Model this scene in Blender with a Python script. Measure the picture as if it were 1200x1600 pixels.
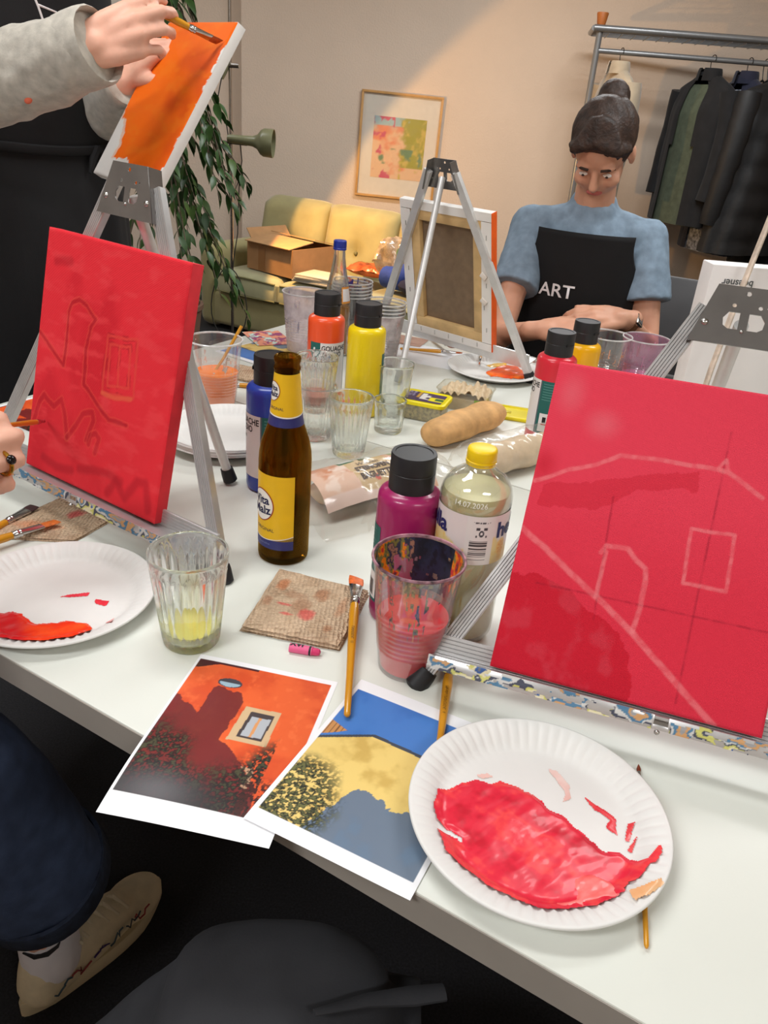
import bpy, bmesh, math, random
import numpy as np
from mathutils import Vector, Matrix

for o in list(bpy.data.objects):
    bpy.data.objects.remove(o, do_unlink=True)
scene = bpy.context.scene
COL = scene.collection
PI = math.pi
random.seed(7)
TZ = 0.74                      # table top height


def S(r, g, b):
    """sRGB 0-255 -> linear"""
    f = lambda c: (c / 255 / 12.92) if c / 255 <= 0.04045 else ((c / 255 + 0.055) / 1.055) ** 2.4
    return (f(r), f(g), f(b))


# ------------------------------------------------------------------ camera
cam_d = bpy.data.cameras.new('camera')
cam_d.sensor_fit = 'HORIZONTAL'
cam_d.sensor_width = 36.0
cam_d.lens = 36.0 * 1230 / 1200
cam_d.clip_start = 0.02
cam = bpy.data.objects.new('camera', cam_d)
COL.objects.link(cam)
_p, _r = math.radians(27.1), math.radians(5.03)
_f = Vector((0, math.cos(_p), -math.sin(_p)))
_u = Vector((0, math.sin(_p), math.cos(_p)))
_x = Vector((1, 0, 0))
_x2 = _x * math.cos(_r) + _u * math.sin(_r)
_u2 = -_x * math.sin(_r) + _u * math.cos(_r)
cam.matrix_world = Matrix(((_x2.x, _u2.x, -_f.x, 0), (_x2.y, _u2.y, -_f.y, 0), (_x2.z, _u2.z, -_f.z, 1.24), (0, 0, 0, 1)))
scene.camera = cam

# ------------------------------------------------------------------ world, exposure
w = bpy.data.worlds.new('world')
scene.world = w
w.use_nodes = True
w.node_tree.nodes['Background'].inputs[0].default_value = (*S(255, 236, 214), 1)
w.node_tree.nodes['Background'].inputs[1].default_value = 0.03
scene.view_settings.view_transform = 'Standard'
scene.view_settings.look = 'None'
scene.view_settings.gamma = 1
scene.view_settings.use_curve_mapping = False
scene.view_settings.exposure = 0.16


def area_light(name, loc, size, energy, col=(255, 240, 220), rot=(0, 0, 0), kind='AREA'):
    d = bpy.data.lights.new(name, 'AREA')
    d.shape = 'RECTANGLE'
    d.size, d.size_y = size
    d.energy = energy
    d.color = S(*col)
    o = bpy.data.objects.new(name, d)
    o.location = loc
    o.rotation_euler = rot
    COL.objects.link(o)
    return o


# ceiling tube lamps (their housings are built with the ceiling below)
CEIL = 2.62
LAMPS = [((-0.60, 1.00), (1.2, 0.34), 17), ((1.3, 1.9), (1.2, 0.34), 20), ((0.7, 3.8), (1.2, 0.34), 38), ((-1.45, -0.7), (1.2, 0.34), 38), ((1.3, -1.2), (1.2, 0.34), 25), ((-2.1, 4.0), (1.2, 0.34), 16)]  # rear pair and fig-plant lamp are added to brighten canvases and alcove
for i, (p, sz, e) in enumerate(LAMPS):
    area_light('ceiling_lamp_light', (p[0], p[1], CEIL - 0.075), sz, e, (248, 251, 253))

# ------------------------------------------------------------------ helpers
MATS = {}


def M(name, col, rough=0.5, metal=0.0, var=0.05, scale=12.0, bump=0.0, bscale=150.0, trans=0.0, ior=1.45,
      coat=0.0, sheen=0.0, spec=0.5, emit=0.0, kind='noise', alpha=1.0, sss=0.0, bdist=0.001):
    if name in MATS:
        return MATS[name]
    m = bpy.data.materials.new(name)
    m.use_nodes = True
    nt = m.node_tree
    b = nt.nodes['Principled BSDF']
    c = S(*col)
    b.inputs['Roughness'].default_value = rough
    b.inputs['Metallic'].default_value = metal
    b.inputs['IOR'].default_value = ior
    b.inputs['Transmission Weight'].default_value = trans
    b.inputs['Coat Weight'].default_value = coat
    b.inputs['Sheen Weight'].default_value = sheen
    b.inputs['Specular IOR Level'].default_value = spec
    b.inputs['Alpha'].default_value = alpha
    if sss:
        b.inputs['Subsurface Weight'].default_value = sss
        b.inputs['Subsurface Radius'].default_value = (0.012, 0.005, 0.003)
        b.inputs['Subsurface Scale'].default_value = 0.5
    if emit:
        b.inputs['Emission Color'].default_value = (*c, 1)
        b.inputs['Emission Strength'].default_value = emit
    tc = nt.nodes.new('ShaderNodeTexCoord')
    if var:
        n = nt.nodes.new('ShaderNodeTexNoise')
        n.inputs['Scale'].default_value = scale
        n.inputs['Detail'].default_value = 4
        nt.links.new(tc.outputs['Object'], n.inputs['Vector'])
        r = nt.nodes.new('ShaderNodeValToRGB')
        lo = tuple(max(0, v * (1 - 2.2 * var)) for v in c)
        hi = tuple(min(1, v * (1 + 2.2 * var)) for v in c)
        r.color_ramp.elements[0].position = 0.25
        r.color_ramp.elements[1].position = 0.75
        r.color_ramp.elements[0].color = (*lo, 1)
        r.color_ramp.elements[1].color = (*hi, 1)
        nt.links.new(n.outputs['Fac'], r.inputs['Fac'])
        nt.links.new(r.outputs['Color'], b.inputs['Base Color'])
    else:
        b.inputs['Base Color'].default_value = (*c, 1)
    if bump:
        if kind == 'weave':
            t = nt.nodes.new('ShaderNodeTexWave')
            t.inputs['Scale'].default_value = bscale
            t.inputs['Distortion'].default_value = 0.6
            t2 = nt.nodes.new('ShaderNodeTexWave')
            t2.bands_direction = 'Y'
            t2.inputs['Scale'].default_value = bscale
            t2.inputs['Distortion'].default_value = 0.6
            nt.links.new(tc.outputs['Object'], t.inputs['Vector'])
            nt.links.new(tc.outputs['Object'], t2.inputs['Vector'])
            mx = nt.nodes.new('ShaderNodeMath')
            mx.operation = 'ADD'
            nt.links.new(t.outputs['Fac'], mx.inputs[0])
            nt.links.new(t2.outputs['Fac'], mx.inputs[1])
            src = mx.outputs[0]
        elif kind == 'dots':
            t = nt.nodes.new('ShaderNodeTexVoronoi')
            t.inputs['Scale'].default_value = bscale
            t.inputs['Randomness'].default_value = 0.35
            nt.links.new(tc.outputs['Object'], t.inputs['Vector'])
            src = t.outputs['Distance']
        else:
            t = nt.nodes.new('ShaderNodeTexNoise')
            t.inputs['Scale'].default_value = bscale
            t.inputs['Detail'].default_value = 3
            nt.links.new(tc.outputs['Object'], t.inputs['Vector'])
            src = t.outputs['Fac']
        bp = nt.nodes.new('ShaderNodeBump')
        bp.inputs['Strength'].default_value = bump
        bp.inputs['Distance'].default_value = bdist
        nt.links.new(src, bp.inputs['Height'])
        nt.links.new(bp.outputs['Normal'], b.inputs['Normal'])
    MATS[name] = m
    return m


def MC(name, rough=0.6, bump=0.0, bscale=150.0, spec=0.5, coat=0.0, kind='noise', bdist=0.001, metal=0.0):
    """material whose colour is the mesh's own colour attribute (prints, paint)"""
    m = M(name, (200, 200, 200), rough, metal, 0, 1, bump, bscale, 0, 1.45, coat, 0, spec, 0, kind, bdist=bdist)
    nt = m.node_tree
    if 'Col' not in [n.name for n in nt.nodes]:
        a = nt.nodes.new('ShaderNodeAttribute')
        a.name = 'Col'
        a.attribute_name = 'Col'
        nt.links.new(a.outputs['Color'], nt.nodes['Principled BSDF'].inputs['Base Color'])
    return m


def MGLASS(name, tint, clear=0.5, rough=0.0, ior=1.45, attr=False, absorb=None):
    """real glass mixed with plain see-through so that its shadow stays light, as thin glass does"""
    if name in MATS:
        return MATS[name]
    m = bpy.data.materials.new(name)
    m.use_nodes = True
    nt = m.node_tree
    nt.nodes.remove(nt.nodes['Principled BSDF'])
    out = nt.nodes['Material Output']
    g = nt.nodes.new('ShaderNodeBsdfGlass')
    g.inputs['Color'].default_value = (*S(*tint), 1)
    g.inputs['Roughness'].default_value = rough
    g.inputs['IOR'].default_value = ior
    t = nt.nodes.new('ShaderNodeBsdfTransparent')
    t.inputs['Color'].default_value = (*S(*tint), 1)
    tc = nt.nodes.new('ShaderNodeTexCoord')
    n = nt.nodes.new('ShaderNodeTexNoise')
    n.inputs['Scale'].default_value = 30
    nt.links.new(tc.outputs['Object'], n.inputs['Vector'])
    bp = nt.nodes.new('ShaderNodeBump')
    bp.inputs['Strength'].default_value = 0.05
    bp.inputs['Distance'].default_value = 0.001
    nt.links.new(n.outputs['Fac'], bp.inputs['Height'])
    nt.links.new(bp.outputs['Normal'], g.inputs['Normal'])
    mx = nt.nodes.new('ShaderNodeMixShader')
    mx.inputs[0].default_value = 1 - clear
    nt.links.new(t.outputs[0], mx.inputs[1])
    nt.links.new(g.outputs[0], mx.inputs[2])
    nt.links.new(mx.outputs[0], out.inputs['Surface'])
    MATS[name] = m
    return m


def MTHIN(name, tint=(250, 250, 250), haze=0.08, gloss=0.12, rough=0.08, hazecol=(235, 235, 235), stain=None):
    """thin clear plastic: see-through, a glossy sheen, a trace of milky haze; optional dried-paint stains"""
    if name in MATS:
        return MATS[name]
    m = bpy.data.materials.new(name)
    m.use_nodes = True
    nt = m.node_tree
    nt.nodes.remove(nt.nodes['Principled BSDF'])
    out = nt.nodes['Material Output']
    t = nt.nodes.new('ShaderNodeBsdfTransparent')
    t.inputs['Color'].default_value = (*S(*tint), 1)
    gl = nt.nodes.new('ShaderNodeBsdfGlossy')
    gl.inputs['Roughness'].default_value = rough
    lw = nt.nodes.new('ShaderNodeLayerWeight')
    lw.inputs['Blend'].default_value = 0.35
    ml = nt.nodes.new('ShaderNodeMath')
    ml.operation = 'MULTIPLY_ADD'
    nt.links.new(lw.outputs['Facing'], ml.inputs[0])
    ml.inputs[1].default_value = gloss * 2.2
    ml.inputs[2].default_value = gloss * 0.35
    mx = nt.nodes.new('ShaderNodeMixShader')
    nt.links.new(ml.outputs[0], mx.inputs[0])
    nt.links.new(t.outputs[0], mx.inputs[1])
    nt.links.new(gl.outputs[0], mx.inputs[2])
    df = nt.nodes.new('ShaderNodeBsdfDiffuse')
    df.inputs['Color'].default_value = (*S(*hazecol), 1)
    tc = nt.nodes.new('ShaderNodeTexCoord')
    n = nt.nodes.new('ShaderNodeTexNoise')
    n.inputs['Scale'].default_value = 26
    n.inputs['Detail'].default_value = 5
    nt.links.new(tc.outputs['Object'], n.inputs['Vector'])
    mr = nt.nodes.new('ShaderNodeMapRange')
    mr.inputs['From Min'].default_value = 0.35
    mr.inputs['From Max'].default_value = 0.75
    mr.inputs['To Min'].default_value = haze * 0.4
    mr.inputs['To Max'].default_value = haze * 1.8
    nt.links.new(n.outputs['Fac'], mr.inputs['Value'])
    mx2 = nt.nodes.new('ShaderNodeMixShader')
    nt.links.new(mr.outputs[0], mx2.inputs[0])
    nt.links.new(mx.outputs[0], mx2.inputs[1])
    nt.links.new(df.outputs[0], mx2.inputs[2])
    nt.links.new(mx2.outputs[0], out.inputs['Surface'])
    MATS[name] = m
    return m


# ---- numpy noise / raster helpers for prints and paint
def _hash(ix, iy, seed):
    h = np.sin(ix * 127.1 + iy * 311.7 + seed * 74.7) * 43758.5453
    return h - np.floor(h)


def vnoise(x, y, seed=0):
    x = np.asarray(x, float)
    y = np.asarray(y, float)
    ix, iy = np.floor(x), np.floor(y)
    fx, fy = x - ix, y - iy
    fx, fy = fx * fx * (3 - 2 * fx), fy * fy * (3 - 2 * fy)
    a, b = _hash(ix, iy, seed), _hash(ix + 1, iy, seed)
    c, d = _hash(ix, iy + 1, seed), _hash(ix + 1, iy + 1, seed)
    return (a * (1 - fx) + b * fx) * (1 - fy) + (c * (1 - fx) + d * fx) * fy


def fbm(x, y, seed=0, oct=4):
    s = 0
    a = 0.5
    for i in range(oct):
        s = s + a * vnoise(np.asarray(x) * 2 ** i, np.asarray(y) * 2 ** i, seed + i * 13)
        a *= 0.5
    return s / (1 - 0.5 ** oct)


def inpoly(x, y, poly):
    r = np.zeros(np.shape(x), bool)
    n = len(poly)
    for i in range(n):
        x0, y0 = poly[i]
        x1, y1 = poly[(i + 1) % n]
        if y0 == y1:
            continue
        c = ((y0 > y) != (y1 > y)) & (x < (x1 - x0) * (y - y0) / (y1 - y0) + x0)
        r ^= c
    return r


def dline(x, y, pts, ax=1.0, ay=1.0):
    d = np.full(np.shape(x), 1e9)
    for (x0, y0), (x1, y1) in zip(pts[:-1], pts[1:]):
        vx, vy = (x1 - x0) * ax, (y1 - y0) * ay
        wx, wy = (x - x0) * ax, (y - y0) * ay
        t = np.clip((wx * vx + wy * vy) / (vx * vx + vy * vy + 1e-12), 0, 1)
        d = np.minimum(d, np.hypot(wx - t * vx, wy - t * vy))
    return d


def sm(a, b, x):
    t = np.clip((x - a) / (b - a), 0, 1)
    return t * t * (3 - 2 * t)


def mixc(c, col, m):
    m = np.asarray(m, float)[..., None]
    return c * (1 - m) + np.array(col) * m


class MB:
    """collects shapes; build() links them as ONE mesh object"""

    def __init__(s):
        s.v, s.f, s.mi, s.k = [], [], [], 0

    def add(s, vs, fs):
        n = len(s.v)
        s.v += [tuple(p) for p in vs]
        s.f += [tuple(i + n for i in f) for f in fs]
        s.mi += [s.k] * len(fs)
        return s

    def box(s, c, size, R=None):
        hx, hy, hz = size[0] / 2, size[1] / 2, size[2] / 2
        vs = [Vector((x, y, z)) for x in (-hx, hx) for y in (-hy, hy) for z in (-hz, hz)]
        if R is not None:
            vs = [R @ v for v in vs]
        c = Vector(c)
        return s.add([v + c for v in vs], [(0, 1, 3, 2), (4, 6, 7, 5), (0, 4, 5, 1), (2, 3, 7, 6), (0, 2, 6, 4), (1, 5, 7, 3)])

    def prism(s, poly, z0, z1, fn=None):
        n = len(poly)
        vs = [(x, y, z0) for x, y in poly] + [(x, y, z1) for x, y in poly]
        if fn:
            vs = [fn(*v) for v in vs]
        fs = [tuple(reversed(range(n))), tuple(range(n, 2 * n))] + [(i, (i + 1) % n, n + (i + 1) % n, n + i) for i in range(n)]
        return s.add(vs, fs)

    def lathe(s, prof, seg=32, mod=None, c=(0, 0, 0), closed=False, a0=0.0, a1=2 * PI):
        full = abs(a1 - a0 - 2 * PI) < 1e-6
        ns = seg if full else seg + 1
        vs, fs = [], []
        rings = []
        for j, (r, z) in enumerate(prof):
            if r < 1e-6 and full:
                rings.append([len(vs)])
                vs.append((c[0], c[1], c[2] + z))
                continue
            ring = []
            for i in range(ns):
                a = a0 + (a1 - a0) * i / seg
                rr = r * (mod(a, z, j) if mod else 1)
                ring.append(len(vs))
                vs.append((c[0] + rr * math.cos(a), c[1] + rr * math.sin(a), c[2] + z))
            rings.append(ring)
        pairs = list(zip(rings[:-1], rings[1:]))
        if closed:
            pairs.append((rings[-1], rings[0]))
        for A, B in pairs:
            m = seg
            for i in range(m):
                i2 = (i + 1) % ns
                if len(A) == 1 and len(B) == 1:
                    continue
                if len(A) == 1:
                    fs.append((A[0], B[i2], B[i]))
                elif len(B) == 1:
                    fs.append((A[i], A[i2], B[0]))
                else:
                    fs.append((A[i], A[i2], B[i2], B[i]))
        return s.add(vs, fs)

    def tube(s, pts, r, seg=10, cap=True, flat=1.0, up=None):
        pts = [Vector(p) for p in pts]
        n = len(pts)
        rs = r if isinstance(r, (list, tuple)) else [r] * n
        t0 = (pts[1] - pts[0]).normalized()
        ref = Vector(up) if up else (Vector((0, 0, 1)) if abs(t0.z) < 0.9 else Vector((1, 0, 0)))
        nrm = (ref - t0 * ref.dot(t0)).normalized()
        vs, fs = [], []
        for i, p in enumerate(pts):
            if i == 0:
                t = t0
            elif i == n - 1:
                t = (pts[i] - pts[i - 1]).normalized()
            else:
                t = ((pts[i + 1] - pts[i]).normalized() + (pts[i] - pts[i - 1]).normalized())
                t = t.normalized() if t.length > 1e-6 else (pts[i] - pts[i - 1]).normalized()
            nrm = nrm - t * nrm.dot(t)
            nrm = nrm.normalized() if nrm.length > 1e-6 else t.orthogonal().normalized()
            bn = t.cross(nrm)
            for k in range(seg):
                a = 2 * PI * k / seg
                vs.append(p + (nrm * math.cos(a) * flat + bn * math.sin(a)) * rs[i])
        for i in range(n - 1):
            for k in range(seg):
                k2 = (k + 1) % seg
                fs.append((i * seg + k, i * seg + k2, (i + 1) * seg + k2, (i + 1) * seg + k))
        if cap:
            fs.append(tuple(reversed(range(seg))))
            fs.append(tuple((n - 1) * seg + k for k in range(seg)))
        return s.add(vs, fs)

    def ball(s, c, r, seg=12, rings=8, R=None):
        r = (r, r, r) if not isinstance(r, (tuple, list)) else r
        c = Vector(c)
        vs, fs = [], []
        for j in range(rings + 1):
            ph = -PI / 2 + PI * j / rings
            for i in range(seg):
                a = 2 * PI * i / seg
                p = Vector((r[0] * math.cos(ph) * math.cos(a), r[1] * math.cos(ph) * math.sin(a), r[2] * math.sin(ph)))
                vs.append(c + (R @ p if R is not None else p))
        for j in range(rings):
            for i in range(seg):
                i2 = (i + 1) % seg
                fs.append((j * seg + i, j * seg + i2, (j + 1) * seg + i2, (j + 1) * seg + i))
        return s.add(vs, fs)

    def grid(s, fn, nu, nv, wrap=False):
        """fn(u, v) -> point, u, v in 0..1"""
        vs = [fn(i / nu, j / nv) for j in range(nv + 1) for i in range(nu + 1)]
        fs = [(j * (nu + 1) + i, j * (nu + 1) + i + 1, (j + 1) * (nu + 1) + i + 1, (j + 1) * (nu + 1) + i) for j in range(nv) for i in range(nu)]
        return s.add(vs, fs)

    def mesh(s, name, bevel=0.0, bseg=2, angle=35, smooth=True, merge=True):
        me = bpy.data.meshes.new(name)
        me.from_pydata(s.v, [], s.f)
        bm = bmesh.new()
        bm.from_mesh(me)
        if merge:
            bmesh.ops.remove_doubles(bm, verts=bm.verts, dist=1e-6)
        if bevel:
            es = [e for e in bm.edges if e.is_manifold and e.calc_face_angle(0) > math.radians(30)]
            bmesh.ops.bevel(bm, geom=es, offset=bevel, segments=bseg, affect='EDGES', profile=0.5)
        bmesh.ops.recalc_face_normals(bm, faces=bm.faces)
        bm.to_mesh(me)
        bm.free()
        if smooth:
            me.polygons.foreach_set('use_smooth', [True] * len(me.polygons))
            me.set_sharp_from_angle(angle=math.radians(angle))
        return me

    def build(s, name, mat, parent=None, bevel=0.0, loc=None, rot=None, mw=None, **kw):
        me = s.mesh(name, bevel, **kw)
        return link(name, me, mat, parent, loc, rot, mw)


def link(name, me, mat, parent=None, loc=None, rot=None, mw=None):
    o = bpy.data.objects.new(name, me)
    COL.objects.link(o)
    if mat is not None and not me.materials:
        me.materials.append(mat)
    if parent:
        o.parent = parent
    if loc is not None:
        o.location = loc
    if rot is not None:
        o.rotation_euler = rot
    if mw is not None:
        o.matrix_local = mw
    return o


def tag(o, label=None, cat=None, group=None, kind=None):
    if label:
        o['label'] = label
    if cat:
        o['category'] = cat
    if group:
        o['group'] = group
    if kind:
        o['kind'] = kind
    return o


def empty(name, loc=(0, 0, 0), rz=0.0, label=None, cat=None, group=None, mw=None):
    o = bpy.data.objects.new(name, None)
    o.empty_display_size = 0.05
    COL.objects.link(o)
    if mw is not None:
        o.matrix_world = mw
    else:
        o.location = loc
        o.rotation_euler = (0, 0, rz)
    tag(o, label, cat, group)
    return o


def copy_tree(o, parent=None):
    c = o.copy()
    COL.objects.link(c)
    c.parent = parent
    for ch in list(o.children):
        copy_tree(ch, c)
    return c


def setcol(me, cols):
    a = me.color_attributes.new('Col', 'FLOAT_COLOR', 'POINT')
    c = np.ones((len(me.vertices), 4), np.float32)
    c[:, :3] = np.clip(cols, 0, 1)
    a.data.foreach_set('color', c.ravel())


def picture(name, wd, ht, nx, ny, fn, mat, parent=None, mw=None, zfn=None, loc=None, rot=None):
    """a flat sheet wd x ht (local x, y, centred) whose print is fn(u, v) -> rgb"""
    u, v = np.meshgrid(np.linspace(0, 1, nx), np.linspace(0, 1, ny))
    z = np.zeros_like(u) if zfn is None else zfn(u, v)
    P = np.stack([(u - 0.5) * wd, (v - 0.5) * ht, z], -1).reshape(-1, 3)
    i = np.arange(nx * ny).reshape(ny, nx)
    F = np.stack([i[:-1, :-1], i[:-1, 1:], i[1:, 1:], i[1:, :-1]], -1).reshape(-1, 4)
    me = bpy.data.meshes.new(name)
    me.from_pydata(P.tolist(), [], F.tolist())
    me.polygons.foreach_set('use_smooth', [True] * len(me.polygons))
    setcol(me, fn(u, v).reshape(-1, 3))
    return link(name, me, mat, parent, loc, rot, mw)


def frame_mw(c, e1, e2, e3):
    return Matrix(((e1[0], e2[0], e3[0], c[0]), (e1[1], e2[1], e3[1], c[1]), (e1[2], e2[2], e3[2], c[2]), (0, 0, 0, 1)))


def text_mesh(s, size, bold=0.0, slices=0.004, shear=0.0):
    cu = bpy.data.curves.new('text', 'FONT')
    cu.body = s
    cu.size = size
    cu.align_x = 'CENTER'
    cu.align_y = 'CENTER'
    cu.offset = bold
    cu.shear = shear
    cu.resolution_u = 3
    ob = bpy.data.objects.new('text', cu)
    COL.objects.link(ob)
    dg = bpy.context.evaluated_depsgraph_get()
    me = bpy.data.meshes.new_from_object(ob.evaluated_get(dg))
    bpy.data.objects.remove(ob, do_unlink=True)
    bpy.data.curves.remove(cu)
    me.materials.clear()
    if slices:
        bm = bmesh.new()
        bm.from_mesh(me)
        if bm.verts:
            xs = [v.co.x for v in bm.verts]
            x = min(xs) + slices
            while x < max(xs):
                bmesh.ops.bisect_plane(bm, geom=bm.verts[:] + bm.edges[:] + bm.faces[:], plane_co=(x, 0, 0), plane_no=(1, 0, 0))
                x += slices
        bm.to_mesh(me)
        bm.free()
    return me


def flat_text(name, s, size, mat, parent, mw, bold=0.0, shear=0.0, sx=1.0):
    me = text_mesh(s, size, bold, 0, shear)
    if sx != 1.0:
        for v in me.vertices:
            v.co.x *= sx
    return link(name, me, mat, parent, mw=mw)


def cyl_text(name, s, size, R, z, ang, mat, parent, turn=0.0, bold=0.0, eps=0.0005, sx=1.0, shear=0.0, rfn=None):
    me = text_mesh(s, size, bold, 0.0025, shear)
    ct, st = math.cos(turn), math.sin(turn)
    for v in me.vertices:
        x, y = v.co.x * sx, v.co.y
        x, y = x * ct - y * st, x * st + y * ct
        rr = rfn(z + y) if rfn else R
        a = ang + x / rr
        v.co = ((rr + eps) * math.cos(a), (rr + eps) * math.sin(a), z + y)
    return link(name, me, mat, parent)


def cyl_patch(mb, R, a0, a1, z0, z1, n=20, eps=0.0003, rfn=None, nz=1, zf0=None, zf1=None):
    """a curved label patch on a lathed body"""
    vs, fs = [], []
    for j in range(nz + 1):
        for i in range(n + 1):
            a = a0 + (a1 - a0) * i / n
            lo = z0 + (zf0(i / n) if zf0 else 0)
            hi = z1 + (zf1(i / n) if zf1 else 0)
            z = lo + (hi - lo) * j / nz
            rr = (rfn(z) if rfn else R) + eps
            vs.append((rr * math.cos(a), rr * math.sin(a), z))
    for j in range(nz):
        for i in range(n):
            p = j * (n + 1) + i
            fs.append((p, p + 1, p + n + 2, p + n + 1))
    return mb.add(vs, fs)


def interp(prof):
    zs = [p[1] for p in prof]
    rs = [p[0] for p in prof]
    return lambda z: float(np.interp(z, zs, rs))


def facing(x, y):
    return math.atan2(-y, -x)


# table frame: u runs along the front edge, v runs away from it
TA = Vector((0.8772, -0.4801, 0))
TB = Vector((0.4801, 0.8772, 0))
TO = Vector((-0.36, 0.605, 0))
TANG = math.atan2(TA.y, TA.x)


def tuv(u, v, z=TZ):
    p = TO + TA * u + TB * v
    return (p.x, p.y, z)

# ================================================================== the room
m_wall = M('wall_plaster', (218, 200, 182), 0.9, var=0.015, scale=3, bump=0.55, bscale=95, bdist=0.004)
m_ceil = M('ceiling_paint', (235, 230, 222), 0.9, var=0.01)
m_carpet = M('carpet_dark', (30, 30, 33), 0.95, var=0.25, scale=260, bump=0.6, bscale=600)


def slab(name, x0, x1, y0, y1, z0, z1, mat):
    o = MB().box(((x0 + x1) / 2, (y0 + y1) / 2, (z0 + z1) / 2), (x1 - x0, y1 - y0, z1 - z0)).build(name, mat, smooth=False)
    o['kind'] = 'structure'
    return o


slab('floor', -3.7, 3.7, -2.3, 6.7, -0.1, 0, m_carpet)
slab('ceiling', -3.7, 3.7, -2.3, 6.7, CEIL, CEIL + 0.1, m_ceil)
slab('wall_back', -1.13, 3.6, 5.6, 6.7, 0, CEIL, m_wall)
slab('wall_alcove', -3.6, -1.13, 5.72, 6.7, 0, CEIL, m_wall)
slab('wall_left', -3.7, -3.6, -2.3, 6.7, 0, CEIL, m_wall)
slab('wall_right', 3.6, 3.7, -2.3, 6.7, 0, CEIL, m_wall)
slab('wall_rear', -3.6, 3.6, -2.3, -2.2, 0, CEIL, m_wall)
m_base = M('baseboard_paint', (206, 200, 192), 0.6, var=0.03)
slab('baseboard_back', -1.13, 3.6, 5.585, 5.6, 0, 0.07, m_base)
slab('baseboard_alcove', -3.6, -1.13, 5.705, 5.72, 0, 0.07, m_base)

m_house = M('lamp_housing', (225, 225, 225), 0.4, var=0.02)
m_tube = M('lamp_diffuser', (255, 244, 228), 0.5, var=0, emit=1.6)
lamp_names = ['fluorescent ceiling lamp above the table end by the standing person', 'fluorescent ceiling lamp above the right side of the tables',
              'fluorescent ceiling lamp in front of the picture wall', 'added ceiling lamp behind the seated person on the left, brightening the canvases',
              'added ceiling lamp behind the camera on the right, brightening the canvases', 'added ceiling lamp above the fig plant, brightening the alcove']
for (p, sz, e), lb in zip(LAMPS, lamp_names):
    t = empty('ceiling_lamp', (p[0], p[1], CEIL), 0, lb, 'lamp', 'ceiling lamps')
    MB().box((0, 0, -0.02), (sz[0] + 0.06, sz[1] + 0.06, 0.04)).build('housing', m_house, t, bevel=0.006)
    MB().box((0, 0, -0.053), (sz[0], sz[1], 0.025)).build('diffuser', m_tube, t, bevel=0.008)

# ------------------------------------------------------------------ two tables pushed together
m_table = M('table_laminate', (219, 221, 212), 0.32, var=0.015, scale=5, bump=0.04, bscale=500)
m_tedge = M('table_edge', (150, 143, 134), 0.5, var=0.03)
m_tleg = M('table_leg_metal', (60, 60, 62), 0.4, metal=0.7, var=0.03)


def table(label, v0, v1, u0=-0.585, u1=1.115):
    t = empty('work_table', tuv((u0 + u1) / 2, (v0 + v1) / 2, 0), TANG, label, 'table', 'tables pushed together')
    L, D = u1 - u0, v1 - v0
    top = MB().box((0, 0, TZ - 0.016), (L, D, 0.032)).build('table_top', m_table, t, bevel=0.0015)
    for sy in (-1, 1):
        MB().box((0, sy * (D / 2 + 0.0006), TZ - 0.0165), (L - 0.002, 0.0012, 0.030)).build('edge_band', m_tedge, top)
    for sx in (-1, 1):
        for sy in (-1, 1):
            MB().box((sx * (L / 2 - 0.09), sy * (D / 2 - 0.09), (TZ - 0.032) / 2), (0.045, 0.045, TZ - 0.032)).build('leg', m_tleg, t, bevel=0.004)
    for sy in (-1, 1):
        MB().box((0, sy * (D / 2 - 0.09), TZ - 0.055), (L - 0.23, 0.02, 0.04)).build('rail', m_tleg, t, bevel=0.002)
    return t


table('white laminate table with the two red canvases along its front edge', 0.0, 0.7035)
table('white laminate table beyond the seam, holding the orange-edged canvas on an easel', 0.7065, 1.41)

# ------------------------------------------------------------------ sofa
SO = Vector((-1.22, 4.66, 0))
SA = math.atan2(-0.469, 0.883)
sofa = empty('sofa', SO, SA, 'olive green upholstered sofa with tufted back against the wall', 'sofa')
m_sofa = M('sofa_fabric', (160, 152, 106), 0.85, var=0.06, scale=9, sheen=0.3, bump=0.3, bscale=420)
m_sofa2 = M('sofa_seat_fabric', (160, 158, 122), 0.85, var=0.06, scale=9, sheen=0.3, bump=0.3, bscale=420)
m_piping = M('sofa_piping', (120, 116, 78), 0.8, var=0.05)
MB().box((0.82, 0.44, 0.125), (1.60, 0.82, 0.20)).build('base', m_sofa, sofa, bevel=0.03, bseg=3)
for k in range(4):
    MB().lathe([(0, 0), (0.02, 0), (0.025, 0.04), (0, 0.04)], 12, c=(0.10 + 1.42 * (k % 2), 0.10 + 0.66 * (k // 2), 0)).build('foot', M('sofa_foot', (50, 40, 32), 0.5), sofa)
for x0 in (0.075, 1.565):
    MB().box((x0, 0.43, 0.24), (0.15, 0.82, 0.47)).build('arm', m_sofa, sofa, bevel=0.06, bseg=5)
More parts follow.
